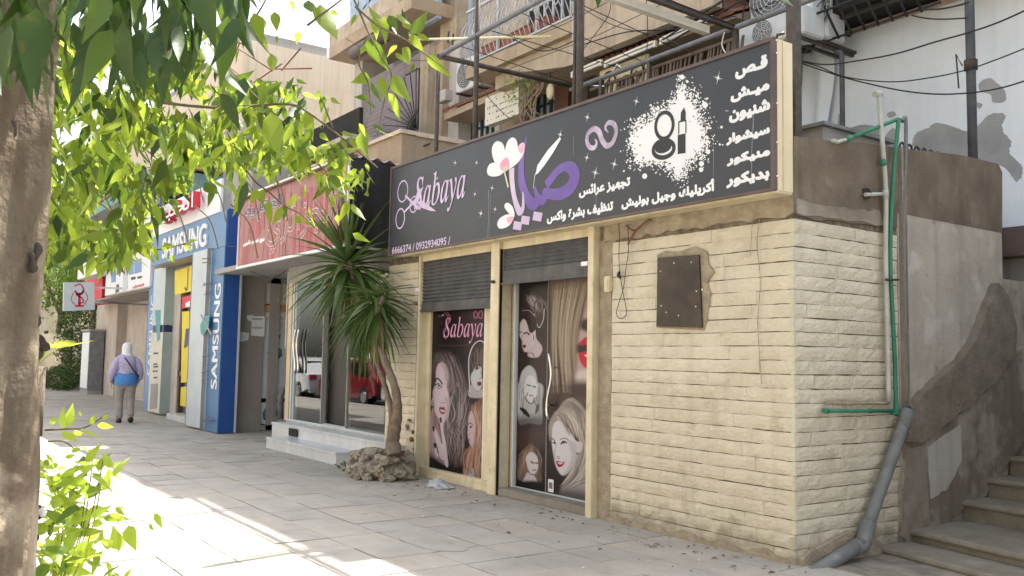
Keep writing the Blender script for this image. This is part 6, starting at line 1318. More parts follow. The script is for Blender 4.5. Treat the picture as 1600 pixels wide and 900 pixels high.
gp([(1404, 188), (1398, 250), (1393, 320), (1391, 400), (1394, 480), (1398, 560), (1400, 636)], PX, .018, 'riser', sm=True); gp([(1400, 642), (1290, 642)], PX, .016, 'branch'); gp([(1400, 630), (1400, 648), (1394, 643)], PX, .024, 'elbow'); gp([(1293, 642), (1287, 642)], PX, .022, 'end_cap'); gp([(1408, 188), (1403, 186), (1322, 218)], PX-.02, .017, 'top_run'); gp([(1330, 215), (1322, 218)], PX-.02, .023, 'fitting'); gp([(1361, 642), (1359, 642)], PX, .02, 'joint')
gp([(1322, 218), (1308, 222), (1300, 219)], PX-.02, .015, 'tap', 'white_pipe')
w1 = empty('white_pipe', tuple(atX(1390, 640, PX)), 'off white plastic pipe with a green joint running up beside the green pipe', 'pipe')
def wp_(pxs, X, r, nm, m='white_pipe', sm=False):
    P3 = [atX(x, y, X) for x, y in pxs]; b = MB(); b.tube(crom(P3, 5, False) if sm else P3, r, 10); b.build(nm, m, w1)
wp_([(1373, 148), (1376, 190), (1380, 240), (1384, 300), (1384, 400), (1386, 500), (1389, 628)], PX-.01, .020, 'riser', sm=True); wp_([(1389, 626), (1388, 630), (1290, 630)], PX-.03, .014, 'branch', 'rough_mortar'); wp_([(1379, 249), (1380, 259)], PX-.01, .027, 'green_joint', 'green_pipe'); wp_([(1383, 296), (1384, 309)], PX-.01, .026, 'collar'); wp_([(1382, 303), (1352, 304)], PX-.015, .016, 'branch'); wp_([(1376, 148), (1372, 146), (1367, 147)], PX-.01, .026, 'top_cap')
gg = pipeX([(1410, 190), (1415, 186), (1415, 240), (1412, 330), (1414, 480), (1417, 640)], PX-.03, .016, 'grey_pipe', 'thin grey paint flecked pipe right of the green pipe', 10, True); gg.name = 'grey_pipe'
pipeX([(1384, 437), (1404, 437)], PX+.03, .010, 'rust_steel', 'small rusty clip holding the white and green pipes to the wall', 8, name='pipe_clip')
b = MB(); b.tube([atX(1352, 303, RX+.016), atX(1352, 303, RX+.03)], .05, 12); b.build('pipe_collar', 'black', w1)
tk = empty('rooftop_box', tuple(atX(1370, 230, RX-.6)), 'low grey box and loose black trim lying on the parapet behind the pipes', 'box')
B('box', 'far_grey', tk, (RX-.55, RX-.2, 6.35, 7.3, 3.3, 3.47)); B('lid', 'grey_metal', tk, (RX-.6, RX-.15, 6.3, 7.35, 3.47, 3.50))
b = MB()
for k in range(6): p = (RX-.15, 7.45+k*.12, 3.43); b.tube([(RX-.15, p[1]+.04*math.cos(a), 3.45+.045*math.sin(a)) for a in np.linspace(0, 6.28, 9)], .012, 4)
b.build('black_rings', 'rail_black', tk)

# ================================================================ vegetation
def leaf_template(n=4, wr=.34, curl=.25, fold=.25):
    """pointed leaf, length 1 along +x, width wr"""
    v = []; f = []
    for i in range(n+1):
        t = i/n; w_ = wr/2*math.sin(math.pi*t**.7)*(1.25-.55*t)+(.004 if i in (0, n) else 0); z = -curl*t*t*.5
        v += [(t, w_, z+w_*fold), (t, 0, z), (t, -w_, z+w_*fold)]
    for i in range(n):
        a = i*3; f += [(a, a+1, a+4, a+3), (a+1, a+2, a+5, a+4)]
    return np.array(v), f
def rot_from(d, r):
    """matrix whose x axis is d, rolled by r"""
    d = Vector(d).normalized(); u = d.cross(Vector((0, 0, 1)) if abs(d.z) < .95 else Vector((0, 1, 0))).normalized(); w_ = d.cross(u)
    a = u*math.cos(r)+w_*math.sin(r); c = d.cross(a); return Matrix((d, a, c)).transposed()
def foliage(name, m, parent, C_, dirs, lens, tmpl, seed=1, **kw):
    tv, tf = tmpl; N = len(C_); q = np.random.RandomState(seed)
    d = dirs/np.linalg.norm(dirs, axis=1)[:, None]; up = np.tile(np.array([0, 0, 1.]), (N, 1)); up[np.abs(d[:, 2]) > .95] = (0, 1, 0)
    u = np.cross(d, up); u /= np.linalg.norm(u, axis=1)[:, None]; w_ = np.cross(d, u); r = q.uniform(0, 2*np.pi, N)[:, None]
    a = u*np.cos(r)+w_*np.sin(r); c = np.cross(d, a); L_ = np.asarray(lens)[:, None, None]
    V = C_[:, None, :]+(tv[None, :, 0:1]*d[:, None, :]+tv[None, :, 1:2]*a[:, None, :]+tv[None, :, 2:3]*c[:, None, :])*L_
    k = len(tv); nf = len(tf); F_ = (np.array(tf)[None]+np.arange(N)[:, None, None]*k).reshape(-1, len(tf[0]))
    off = rootloc(parent) if parent else Vector((0, 0, 0)); V = V.reshape(-1, 3)-np.array(off)
    me = bpy.data.meshes.new(name); me.vertices.add(len(V)); me.vertices.foreach_set('co', V.ravel()); n4 = F_.shape[1]
    me.loops.add(F_.size); me.loops.foreach_set('vertex_index', F_.ravel()); me.polygons.add(len(F_)); me.polygons.foreach_set('loop_start', np.arange(0, F_.size, n4)); me.polygons.foreach_set('loop_total', np.full(len(F_), n4))
    me.update(); me.materials.append(M[m]); o = bpy.data.objects.new(name, me); COL.objects.link(o); o.parent = parent
    return tag(o, **kw)
T4, T2 = leaf_template(4), leaf_template(2, .42, .2)
LM = {}
for mm in ('leaf', 'leaf_half_shaded', 'leaf_shaded', 'leaf_sunlit'):
    LM[mm] = []
    for k in range(4):
        v, f = leaf_template(6, ((.30, .36, .42, .50) if mm != 'leaf_shaded' else (.22, .26, .30, .36))[k], (.15, .35, .5, .25)[k], (.2, .35, .15, .3)[k]); b = MB(); b.add(v, f, True); me = bpy.data.meshes.new('leaf'); me.from_pydata(b.v, [], b.f); me.update(); me.polygons.foreach_set('use_smooth', b.sm); me.materials.append(M[mm]); LM[mm].append(me)
NL = [0]
tree = empty('street_tree', (-2.72, .18, 0), 'near pale barked tree at the left edge with hanging pointed leaves', 'tree')
def put_leaf(p0, p1, m='leaf', roll=None, k=None):
    if m == 'leaf' and rnd.random() < .3: m = 'leaf_half_shaded'
    d = Vector(p1)-Vector(p0); L_ = d.length
    if roll == 'flat':       # blade turned broadly to the street, as the hanging leaves are
        dn = d.normalized(); vw = Vector(p0)-Vector(CP); c = (vw-dn*vw.dot(dn)).normalized(); c = (Matrix.Rotation(rnd.gauss(0, .55), 3, dn) @ c); a = c.cross(dn); Mx = Matrix((dn, a, c)).transposed()
    else: Mx = rot_from(d, rnd.uniform(0, 6.28) if roll is None else roll)
    o = bpy.data.objects.new('leaf', LM[m][rnd.randrange(4) if k is None else k]); COL.objects.link(o); o.parent = tree
    o.matrix_local = Matrix.Translation(Vector(p0)-Vector(tree.location)) @ Mx.to_4x4() @ Matrix.Scale(L_, 4); NL[0] += 1
# trunk
from mathutils import noise as mnoise
q = random.Random(8); tb = MB(); nr, nz = 90, 260; ph = [q.uniform(0, 6) for _ in range(5)]
def trunkpt(u, v):
    a = u*2*math.pi; z = -.1+4.0*v; py = 900-(z-.7)*520; c = (-2.69-.03*math.sin(z*1.5), .215+.012*math.sin(z*2.3))
    r = .178-.012*z+.008*math.sin(3*a+ph[0]+z)+.007*math.sin(5*a+ph[1]-2*z)+.005*math.sin(z*9+ph[2]+2*a)
    for (az, zz, h, s) in ((-.0, 1.76, .022, .09), (.1, 1.33, .03, .05), (.3, 1.05, .02, .06)):
        da = (a-az+math.pi) % (2*math.pi)-math.pi; r += h*math.exp(-(da*.18)**2/s**2*2-(z-zz)**2/s**2)
    n1 = mnoise.noise(Vector((math.cos(a)*2.2, math.sin(a)*2.2, z*1.1))); n2 = mnoise.noise(Vector((math.cos(a)*9, math.sin(a)*9, z*3.0+5))); n3 = mnoise.noise(Vector((math.cos(a)*26, math.sin(a)*26, z*16)))
    st_ = mnoise.noise(Vector((math.cos(a)*3.5+7, math.sin(a)*3.5, z*2.0)))
    r += .008*n1+.0045*n2+.0018*n3+(.0045 if st_ > .12 else 0)
    return (c[0]+r*math.cos(a), c[1]+r*math.sin(a), z)
tb.grid(nr, nz, trunkpt); tb.build('trunk', 'bark', tree)
tc = np.array((-2.69, .215))
for (px, py, s) in ((10, 197, .018), (4, 210, .014), (37, 368, .011), (35, 327, .010), (45, 412, .020), (52, 392, .018), (22, 715, .012), (30, 636, .012), (43, 635, .014), (50, 742, .014), (60, 800, .018), (48, 835, .022), (33, 665, .010), (17, 530, .009), (45, 660, .008), (63, 540, .02), (56, 500, .012)):
    r = ray(px, py); # walk along the ray to the bark
    for t in np.linspace(2.2, 2.85, 160):
        p = CP+r*t
        if math.hypot(p[0]-tc[0]+.03*math.sin(p[2]*1.5), p[1]-tc[1]) < .172-.012*p[2]: break
    p = p+r*.016; b = MB(); b.blob(p, (s*1.0, s*1.0, s*1.5), int(px), .5, 3); b.build('bark_knot', 'rust_steel' if s > .011 else 'yucca_bark', tree)
b = MB(); q0 = atD(66, 800, 2.62); b.blob(q0, (.014, .014, .012), 5, .3, 2); b.build('cut_twig_stub', 'paper', tree)
# big limbs above the picture
for pts, r in ((((-2.72, .18, 3.7), (-2.6, .8, 4.6), (-2.9, 1.8, 5.4), (-3.3, 2.9, 5.9)), (.15, .1, .07, .03)), (((-2.72, .18, 3.7), (-3.2, .3, 4.7), (-4.2, .8, 5.5), (-5.4, 1.4, 6.)), (.14, .1, .06, .03)), (((-2.7, .2, 3.7), (-2.3, -.3, 4.8), (-2.2, -1, 5.8)), (.13, .09, .03))):
    b = MB(); P3 = crom(pts, 5, False); b.tube(P3, list(np.interp(np.linspace(0, 1, len(P3)), np.linspace(0, 1, len(r)), r)), 10); b.build('limb', 'bark', tree)
# hanging mass at the top left, its shade painted into the leaf colour
def hang(p, L_, sp=.35): d = Vector((rnd.gauss(0, sp), rnd.gauss(0, sp), -1)).normalized(); return Vector(p)+d*L_
for k in range(200):
    px = rnd.uniform(-50, 385); lim = 95 if px < 60 else 125 if px < 300 else 80
    py = rnd.uniform(-70, lim) - (25 if px > 320 else 0)
    if py > 15 and rnd.random() < .25: py = rnd.uniform(-60, lim)
    D = rnd.uniform(1.45, 2.3); p = atD(px, py-30, D); put_leaf(p, hang(p, rnd.uniform(.09, .15), .24), 'leaf_shaded' if rnd.random() < .9 else 'leaf_half_shaded')
def PL(lst, ox, oy, sc, D, m='leaf', jit=.12):
    for (x0, y0, x1, y1) in lst:
        dd = D+rnd.uniform(-jit, jit); put_leaf(atD(ox+x0/sc, oy+y0/sc, dd), atD(ox+x1/sc, oy+y1/sc, dd+rnd.uniform(-.04, .04)), m, 'flat')
def twig(pxs, D, r=.0035, D1=None):
    n_ = len(pxs); P3 = [atD(x, y, D+((D1 or D)-D)*i/(n_-1)) for i, (x, y) in enumerate(pxs)]; b = MB(); P3 = crom(P3, 5, False); b.tube(P3, list(np.linspace(r, r*.45, len(P3))), 5); b.build('twig', 'twig', tree)
# right hand spray (540,0 scale 3.75)
PL([(380, 195, 490, 70), (300, 80, 380, 170), (250, 90, 310, 185), (225, 95, 235, 265), (115, 235, 275, 405), (160, 100, 190, 230), (60, 80, 30, 160), (330, 130, 420, 190), (420, 200, 505, 245), (370, 200, 470, 310), (470, 320, 625, 455), (300, 260, 240, 330), (330, 280, 390, 385), (290, 310, 360, 370), (275, 440, 375, 605), (250, 545, 335, 715), (205, 450, 240, 590), (150, 480, 215, 610), (200, 110, 130, 60), (110, 260, 90, 330)], 540, 0, 3.75, 2.5)
PL([(140, 450, 40, 480), (130, 570, 60, 570), (130, 590, 175, 640), (180, 750, 285, 830), (80, 720, 120, 800), (160, 730, 230, 770), (470, 380, 460, 440), (400, 370, 380, 440)], 540, 0, 3.75, 2.6)
PL([(60, 60, 90, 0), (100, 60, 130, 10), (350, 130, 330, 60), (300, 200, 260, 130), (310, 230, 350, 180)], 540, 0, 3.75, 2.6, 'leaf_shaded')
twig([(545, -20), (560, 15), (580, 60), (600, 95), (612, 120), (600, 160), (590, 210)], 2.52); twig([(555, 10), (590, 40), (630, 60), (655, 78), (700, 110)], 2.5); twig([(575, 55), (560, 95), (575, 130), (580, 180)], 2.5)
# sky part and long leaves (300,0 scale 3)
PL([(180, 60, 200, 0), (290, 60, 335, 205), (330, 80, 310, 170), (385, 55, 400, 150), (395, 165, 400, 210), (465, 0, 480, 60), (500, 150, 490, 205), (600, 20, 665, 222), (575, 30, 600, 110), (545, 0, 560, 70), (650, 50, 690, 75), (370, 250, 385, 350), (260, 60, 200, 110), (320, 160, 350, 230), (220, 230, 200, 300), (370, 525, 400, 745)], 300, 0, 3, 2.2, 'leaf')
PL([(60, 190, 240, 482), (130, 440, 270, 620), (30, 150, 20, 330), (-10, 130, 10, 290), (110, 20, 80, 120)], 300, 0, 3, 1.9, 'leaf_shaded')
twig([(352, 45), (330, -10)], 2.2); twig([(365, 60), (400, 25), (420, -10)], 2.2); twig([(480, 40), (520, 10), (560, -20)], 2.2)
PL([(160, 420, 290, 330), (300, 370, 350, 400), (350, 440, 420, 380), (440, 380, 500, 480), (440, 420, 480, 360), (490, 370, 540, 400), (590, 425, 600, 480), (620, 450, 600, 520), (640, 500, 610, 600), (650, 460, 690, 490), (590, 470, 640, 450), (600, 625, 640, 660), (650, 660, 720, 800), (700, 640, 730, 720), (740, 640, 780, 720), (560, 680, 600, 740), (780, 600, 830, 640), (790, 620, 820, 740), (700, 620, 760, 640), (590, 800, 600, 900), (650, 820, 715, 900), (530, 700, 500, 850), (480, 740, 470, 830), (560, 600, 520, 700), (240, 480, 130, 520), (500, 560, 470, 640)], 300, 0, 3, 3.0)
twig([(250, 160), (330, 168), (400, 165), (450, 163), (480, 175), (540, 220), (590, 262)], 3.0, .006); twig([(325, 68), (360, 110), (420, 170), (470, 215)], 3.); twig([(520, 200), (505, 160), (500, 150)], 3.0)
# hanging leaves over the red sign (360,260 scale 3.75)
PL([(215, 200, 240, 355), (300, 235, 250, 355), (320, 225, 310, 320), (185, 135, 185, 235), (150, 130, 125, 230), (520, 25, 525, 155), (585, 45, 668, 180), (600, 165, 600, 255), (690, 200, 635, 335), (710, 220, 790, 325), (355, 290, 365, 375), (380, 290, 430, 340), (430, 310, 490, 360), (690, 165, 730, 195), (90, 90, 20, 210)], 360, 260, 3.75, 3.1)
PL([(100, 90, 35, 308)], 360, 260, 3.75, 2.8, 'leaf_shaded'); twig([(385, 265), (400, 285), (420, 300), (445, 322), (470, 335), (492, 356)], 3.1); twig([(490, 250), (510, 268), (540, 290), (548, 310)], 3.1)
# leaves at the samsung sign and left branch (200,280 scale 4.5)
PL([(100, 440, 60, 480), (130, 450, 160, 560), (170, 470, 220, 590), (240, 470, 330, 470), (230, 480, 300, 500), (250, 540, 320, 605), (290, 540, 350, 590), (390, 460, 440, 500), (420, 430, 500, 430), (400, 450, 470, 470), (20, 410, 90, 430)], 200, 280, 4.5, 3.6)
twig([(100, 345), (130, 360), (170, 362), (200, 370), (210, 372), (230, 385), (250, 390), (300, 378)], 3.6, .006)
PL([(300, 20, 330, 110), (370, 30, 400, 120), (420, 0, 460, 70), (540, 20, 640, 120), (600, 60, 560, 200), (320, 60, 290, 120), (720, 100, 700, 160), (800, 40, 780, 280)], 200, 280, 4.5, 3.)
# left cluster by the trunk (0,280 scale 4.5)
PL([(360, 290, 290, 400), (380, 300, 440, 420), (420, 400, 520, 600), (320, 480, 300, 620), (380, 500, 330, 600), (480, 580, 410, 610), (540, 600, 590, 660), (600, 500, 690, 640), (760, 380, 900, 510), (790, 480, 740, 600), (800, 500, 850, 560), (720, 500, 680, 640), (560, 380, 600, 430), (560, 440, 480, 450), (330, 400, 350, 530)], 0, 280, 4.5, 3.2)
# shoots at the foot (0,600 scale 3)
twig([(70, 672), (107, 670), (133, 668), (160, 652), (170, 646)], 3.0, .004); twig([(75, 690), (100, 690), (120, 705)], 3.)
PL([(305, 200, 350, 92), (300, 210, 280, 110), (290, 222, 372, 275), (345, 240, 400, 215), (380, 205, 482, 264), (420, 190, 456, 138), (378, 150, 375, 120), (480, 165, 512, 140), (455, 195, 542, 198), (230, 170, 280, 175), (330, 160, 360, 150), (310, 330, 330, 290), (340, 300, 380, 320), (380, 290, 420, 320), (215, 330, 270, 385), (240, 480, 290, 410), (320, 420, 350, 500), (365, 400, 385, 380), (370, 470, 450, 500), (375, 400, 465, 382), (380, 570, 400, 700), (600, 665, 632, 782), (550, 690, 560, 795), (725, 605, 762, 680), (700, 655, 720, 690), (500, 835, 530, 900), (580, 905, 625, 865), (540, 580, 590, 620), (430, 650, 500, 660), (470, 800, 420, 900)], 0, 600, 3, 3.0, 'leaf_sunlit')
for k in range(235):
    px = 75+abs(rnd.gauss(0, 52)); py = rnd.uniform(715, 925)
    if px > 190: continue
    p = atD(px, py, rnd.uniform(2.85, 3.25)); d = Vector((rnd.gauss(0, 1), rnd.gauss(0, 1), rnd.uniform(-.8, 1.2))).normalized(); put_leaf(p, Vector(p)+d*rnd.uniform(.04, .10), 'leaf_sunlit' if rnd.random() < .7 else 'leaf')
for k in range(9):
    px = 78+k*11; p0 = atD(70+k*4, 930, 3.); p1 = atD(px+rnd.uniform(-10, 20), rnd.uniform(690, 820), 3.05); b = MB(); b.tube(crom([p0, (p0+p1)/2+np.array([0, .02, 0]), p1], 4, False), .0018, 4); b.build('twig', 'twig', tree)
# middle mass hanging from the same tree, leaf tones painted sunlit to shaded
for mm, tries, seed in (('leaf', 6600, 5), ('leaf_sunlit', 1500, 8), ('leaf_half_shaded', 3600, 6), ('leaf_shaded', 1500, 7)):
    C1 = []
    for k in range(tries):
        px = rnd.uniform(55, 480); py = rnd.uniform(40, 420)
        edge = 405 if px < 190 else 405-(px-190)*1.05 if px < 300 else 290-(px-300)*.3
        if py > edge or (py < 120 and px > 340) or (px > 238 and py > 285 and rnd.random() < .85): continue
        dens = .95 if px < 300 else .42
        cl = math.sin(px*.045+py*.03)+math.sin(py*.06-px*.02+1.3)
        if rnd.random() > dens*(.5+.28*cl): continue
        D = rnd.uniform(2.8, 6.2); C1.append(atD(px, py, D))
    C1 = np.array(C1); nn = len(C1); qq = np.random.RandomState(seed); dirs = np.stack([qq.normal(0, .5, nn), qq.normal(0, .5, nn), -np.abs(qq.normal(.9, .4, nn))], 1)
    foliage('hanging_foliage', mm, tree, C1, dirs, qq.uniform(.055, .115, nn), T4, seed, kind='stuff')
C1 = []
for k in range(430):
    t = rnd.random(); px = 330+t*235+rnd.gauss(0, 10); py = 150+t*95+abs(rnd.gauss(0, 42))-rnd.uniform(0, 25)*(t < .7); D = rnd.uniform(2.8, 3.6)
    if math.sin(px*.11)+math.sin(py*.13+px*.03) < -.35: continue
    C1.append(atD(px, py, D))
C1 = np.array(C1); nn = len(C1); qq = np.random.RandomState(9)
foliage('hanging_foliage', 'leaf', tree, C1, np.stack([qq.normal(0, .6, nn), qq.normal(0, .6, nn), -np.abs(qq.normal(.8, .4, nn))], 1), qq.uniform(.045, .085, nn), T4, 9, kind='stuff')
for k in range(26):
    px, py = rnd.uniform(80, 420), rnd.uniform(80, 330); D = rnd.uniform(3.2, 5.5); p = atD(px, py, D); pts = [p, p+np.array((-.1, .12, -.06)), p+np.array((-.25, .22, -.2))]; b = MB(); b.tube(crom(pts, 4, False), .004, 4); b.build('twig', 'twig', tree)
# unseen crown above the frame, added to shade the hanging mass
qq = np.random.RandomState(11); C2 = []
while len(C2) < 7500:
    p = qq.normal(0, .5, 3)*np.array((3.2, 2.2, 1.7))+np.array((-2.9, 1.6, 4.7))
    dz = (p-CP); dpt = dz@FW
    x_, y_ = proj(*p)
    if dpt > .3 and y_ > -25 and x_ > -60: continue
    if p[2] < 2.6: continue
    C2.append(p)
C2 = np.array(C2); nn = len(C2); foliage('crown', 'leaf_shaded', tree, C2, np.stack([qq.normal(0, .5, nn), qq.normal(0, .5, nn), -np.abs(qq.normal(.8, .4, nn))], 1), qq.uniform(.10, .17, nn), T2, 7, kind='stuff')

def far_tree(name, x, y, h, cz, rad, n, label, seed, size=(.12, .22), m='leaf_far', trunk_r=.16):
    t = empty(name, (x, y, 0), label, 'tree', 'trees along the pavement'); q = np.random.RandomState(seed)
    b = MB(); b.tube(crom([(x, y, 0), (x+.1, y, h*.5), (x, y+.1, h)], 4, False), list(np.linspace(trunk_r, trunk_r*.5, 9)), 8); b.build('trunk', 'bark', t)
    for k in range(5):
        a = k*1.3; b = MB(); b.tube([(x, y+.1, h*.8), (x+rad[0]*.4*math.cos(a), y+rad[1]*.4*math.sin(a), cz), (x+rad[0]*.75*math.cos(a), y+rad[1]*.75*math.sin(a), cz+rad[2]*.4)], [.07, .04, .015], 6); b.build('limb', 'bark', t)
    P_ = []; cl = [(q.normal(0, .42, 3)*np.array(rad)+np.array((x, y, cz))) for _ in range(38)]
    for c in cl: P_.append(c+q.normal(0, 1, (n//38, 3))*np.array(rad)*.16)
    P_ = np.concatenate(P_); nn = len(P_)
    foliage('crown', m, t, P_, np.stack([q.normal(0, .6, nn), q.normal(0, .6, nn), -np.abs(q.normal(.5, .5, nn))], 1), q.uniform(*size, nn), T2, seed+1, kind='stuff'); return t
far_tree('pavement_tree', -36.4, 6.7, 3.8, 5.7, (5.2, 3.2, 2.9), 7000, 'leafy tree over the pavement just beyond the pharmacy sign', 21)
far_tree('pavement_tree', -43, 6.6, 3.6, 5.4, (4, 3, 3), 6000, 'bushy tree beyond the hedge where the pavement narrows', 22, (.16, .28))
far_tree('pavement_tree', -60, 4.2, 3.8, 6, (6, 4, 4), 5000, 'farthest tree closing the view down the pavement', 23, (.25, .4))
def bush(name, c, rad, n, size, label, seed, m='leaf_hedge', cat='shrub'):
    t = empty(name, (c[0], c[1], 0), label, cat); q = np.random.RandomState(seed)
    d = q.normal(0, 1, (n, 3)); d /= np.linalg.norm(d, axis=1)[:, None]; P_ = d*np.cbrt(q.uniform(.3, 1, n))[:, None]*np.array(rad)*(1+.12*np.sin(d[:, :1]*7+d[:, 2:]*5))+np.array(c); P_ = P_[P_[:, 2] > .02]; nn = len(P_)
    foliage('foliage', m, t, P_, q.normal(0, 1, (nn, 3)), q.uniform(*size, nn), T2, seed, kind='stuff')
    b = MB()
    for k in range(5): b.tube([(c[0]+k*.1-.2, c[1], 0), (c[0]+(k-2)*rad[0]*.3, c[1]+(k % 2-.5)*rad[1]*.5, c[2])], .03, 5)
    b.build('stems', 'twig', t); return t
bush('hedge', (-38.5, 7.0, 1.9), (3.2, 1.0, 2.6), 7000, (.10, .2), 'tall dark hedge between the grey cabinet and the far garden wall', 31)
bush('low_shrub', (-46, 5.3, .6), (1.2, .6, .8), 1500, (.1, .2), 'small dusty shrub beside the far boulder', 32)
bush('low_shrub', (-38, 5.9, .35), (2.4, .45, .5), 1800, (.08, .16), 'low straggling plants along the foot of the dark hedge', 33)
# potted flowers on the canopy
bush('balcony_plant', (-20.9, 6.3, 5.85), (.8, .4, .42), 900, (.06, .12), 'small leafy plants growing on top of the teal edged canopy', 34, 'leaf_far', 'plant')
# ferny weed on the pipe frame and dry vine
vn = empty('dry_vine', (-11, 8.5, 4.5), 'tangled dry brown vine climbing beside the barred windows', 'vine')
q = random.Random(14)
for k in range(13):
    pts = [(q.uniform(800, 850), 215), (q.uniform(812, 845), 185), (q.uniform(818, 840), 160), (q.uniform(820, 850), 130)]
    if k < 3: pts += [(835+k*4, 95), (850+k*5, 62), (868+k*3, 40)]
    b = MB(); b.tube(crom([atY(x+q.uniform(-5, 5), y, 8.8) for x, y in pts], 4, False), .022 if k < 2 else q.uniform(.006, .014), 5); b.build('stem', 'dry_vine', vn)
c = atY(811, 138, 8.0); wv = empty('hanging_weed', tuple(c), 'small bright green weed hanging from the dark cross beam', 'plant')
b = MB(); b.tube([c+np.array((0, 0, .3)), c, c+np.array((0, 0, -.3))], .008, 4); b.build('stem', 'twig', wv)
qq = np.random.RandomState(3); P_ = c+qq.normal(0, 1, (130, 3))*np.array((.12, .12, .17)); foliage('foliage', 'leaf', wv, P_, np.stack([qq.normal(0, 1, 130), qq.normal(0, 1, 130), -np.abs(qq.normal(.6, .4, 130))], 1), qq.uniform(.05, .1, 130), T2, 3, kind='stuff')

# yucca in its rubble base
yc = empty('yucca_plant', (-10.0, 5.25, 0), 'tall yucca with sword leaves growing before the glass shop', 'plant')
YY = 5.2
def yst(pxs, r, nm='trunk'):
    P3 = crom([atY(x, y, YY) for x, y in pxs], 5, False); rs = list(np.interp(np.linspace(0, 1, len(P3)), np.linspace(0, 1, len(r)), r))
    b = MB(); b.tube(P3, [v_*(1+.08*math.sin(i*2.1)) for i, v_ in enumerate(rs)], 12); b.build(nm, 'yucca_bark', yc)
yst([(617, 712), (614, 690), (618, 668), (621, 640), (617, 605), (602, 565), (585, 520), (566, 480), (552, 430), (545, 402)], (.105, .08, .066, .058, .05, .046, .045, .042, .04, .04)); yst([(607, 710), (610, 680), (612, 645), (604, 612), (594, 580), (584, 548), (588, 500), (598, 465)], (.055, .045, .038, .034, .032, .03, .03, .03))
SW = []
for k in range(4):
    v, f = leaf_template(6, .078, (.12, .5, .9, .3)[k], .55)
    v = v.copy(); t = v[:, 0]; v[:, 1] *= np.where(t < .12, .9, 1); b = MB(); b.add(v, f, True); me = bpy.data.meshes.new('sword_leaf'); me.from_pydata(b.v, [], b.f); me.update(); me.materials.append(M['yucca_leaf']); SW.append(me)
def crown(c, n, lo, hi, L0, L1, seed, az=None):
    q = random.Random(seed)
    for k in range(n):
        e = R(lo+(hi-lo)*((k+.5)/n)); a = k*2.39996+q.uniform(-.2, .2); d = Vector((math.cos(e)*math.cos(a), math.cos(e)*math.sin(a), math.sin(e))); L_ = q.uniform(L0, L1)
        droop = 0 if e > .6 else 1 if e > .2 else 2 if e > -.3 else 3
        u = d.cross(Vector((0, 0, 1))).normalized(); c3 = d.cross(u)
        if c3.z > 0: u, c3 = -u, -c3
        Mx = Matrix((d, -u, -c3)).transposed()
        if Mx.determinant() < 0: Mx = Matrix((d, u, -c3)).transposed()
        o = bpy.data.objects.new('sword_leaf', SW[droop]); COL.objects.link(o); o.parent = yc
        o.matrix_local = Matrix.Translation(Vector(c)-Vector((0, 0, (1-(k/n))*.25))-Vector(yc.location)) @ Mx.to_4x4() @ Matrix.Scale(L_, 4)
crown(atY(545, 402, YY), 128, -60, 84, .78, 1.12, 1); crown(atY(588, 460, YY), 76, -86, 30, .55, .82, 2); crown(atY(566, 468, YY), 52, -86, -30, .6, .9, 3)
SWL = SW; SW = [m_.copy() for m_ in SW]
for m_ in SW: m_.materials.clear(); m_.materials.append(M['dead_sword'])
crown(atY(552, 430, YY), 22, -86, -62, .45, .75, 8); crown(atY(594, 490, YY), 18, -86, -60, .4, .65, 9); SW = SWL
rb = empty('rubble_planter', (-10.05, 5.2, 0), 'rough rubble and mortar ring around the foot of the yucca', 'planter')
b = MB(); b.blob((-10.02, 5.24, .12), (.40, .34, .22), 2, .18, 3); b.build('mortar_core', 'rubble', rb)
q = random.Random(6)
for k in range(62):
    a = q.uniform(0, 6.28); h = q.uniform(.02, .28); r = .40-.35*max(0, h-.12); x = -10.02+r*math.cos(a)*1.0; y = 5.24+r*.84*math.sin(a); s = q.uniform(.035, .085)
    b = MB(); b.blob((x, y, h), (s*1.1, s, s*.8), k, .5, 2); b.sm = [False]*len(b.sm); b.build('stone', 'rubble', rb)
b = MB(); b.blob((-9.99, 5.25, .24), (.30, .25, .08), 7, .3, 2); b.build('soil', 'soil', rb)
qq = np.random.RandomState(5); P_ = np.stack([qq.uniform(-10.6, -10.3, 120), qq.uniform(4.9, 5.3, 120), qq.uniform(.01, .12, 120)], 1); foliage('weeds', 'leaf_hedge', rb, P_, np.stack([qq.normal(0, .5, 120), qq.normal(0, .5, 120), np.abs(qq.normal(.8, .3, 120))], 1), qq.uniform(.04, .09, 120), T2, 3, kind='stuff')
qq = np.random.RandomState(6); P_ = np.stack([qq.uniform(-10.5, -9.5, 260), qq.uniform(4.85, 5.6, 260), qq.uniform(.22, .31, 260)], 1); P_ = P_[((P_[:, 0]+9.98)/.36)**2+((P_[:, 1]-5.25)/.3)**2 < 1]; nn = len(P_); foliage('dry_leaves', 'dead_leaf', rb, P_, qq.normal(0, 1, (nn, 3))*np.array((1, 1, .4)), qq.uniform(.05, .12, nn), T2, 3, kind='stuff')
# little dry twigs poking from the left pillar
for k, pts in enumerate((((612, 466), (628, 472), (640, 476), (650, 474)), ((612, 484), (622, 492), (632, 499)))):
    b = MB(); b.tube([atY(x, y, FY-.08) for x, y in pts], .008, 5); b.blob(atY(*pts[-1], FY-.06), .03, 3, .5, 1); b.build('dry_twig', 'yucca_bark', yc)
for k in range(5):
    p = atY(636+k*3, 668+k*9-(k % 2)*20, FY-.03); b = MB(); b.blob(p, (.035, .02, .03), k, .6, 1); b.build('mortar_stain', 'yucca_bark', salon)

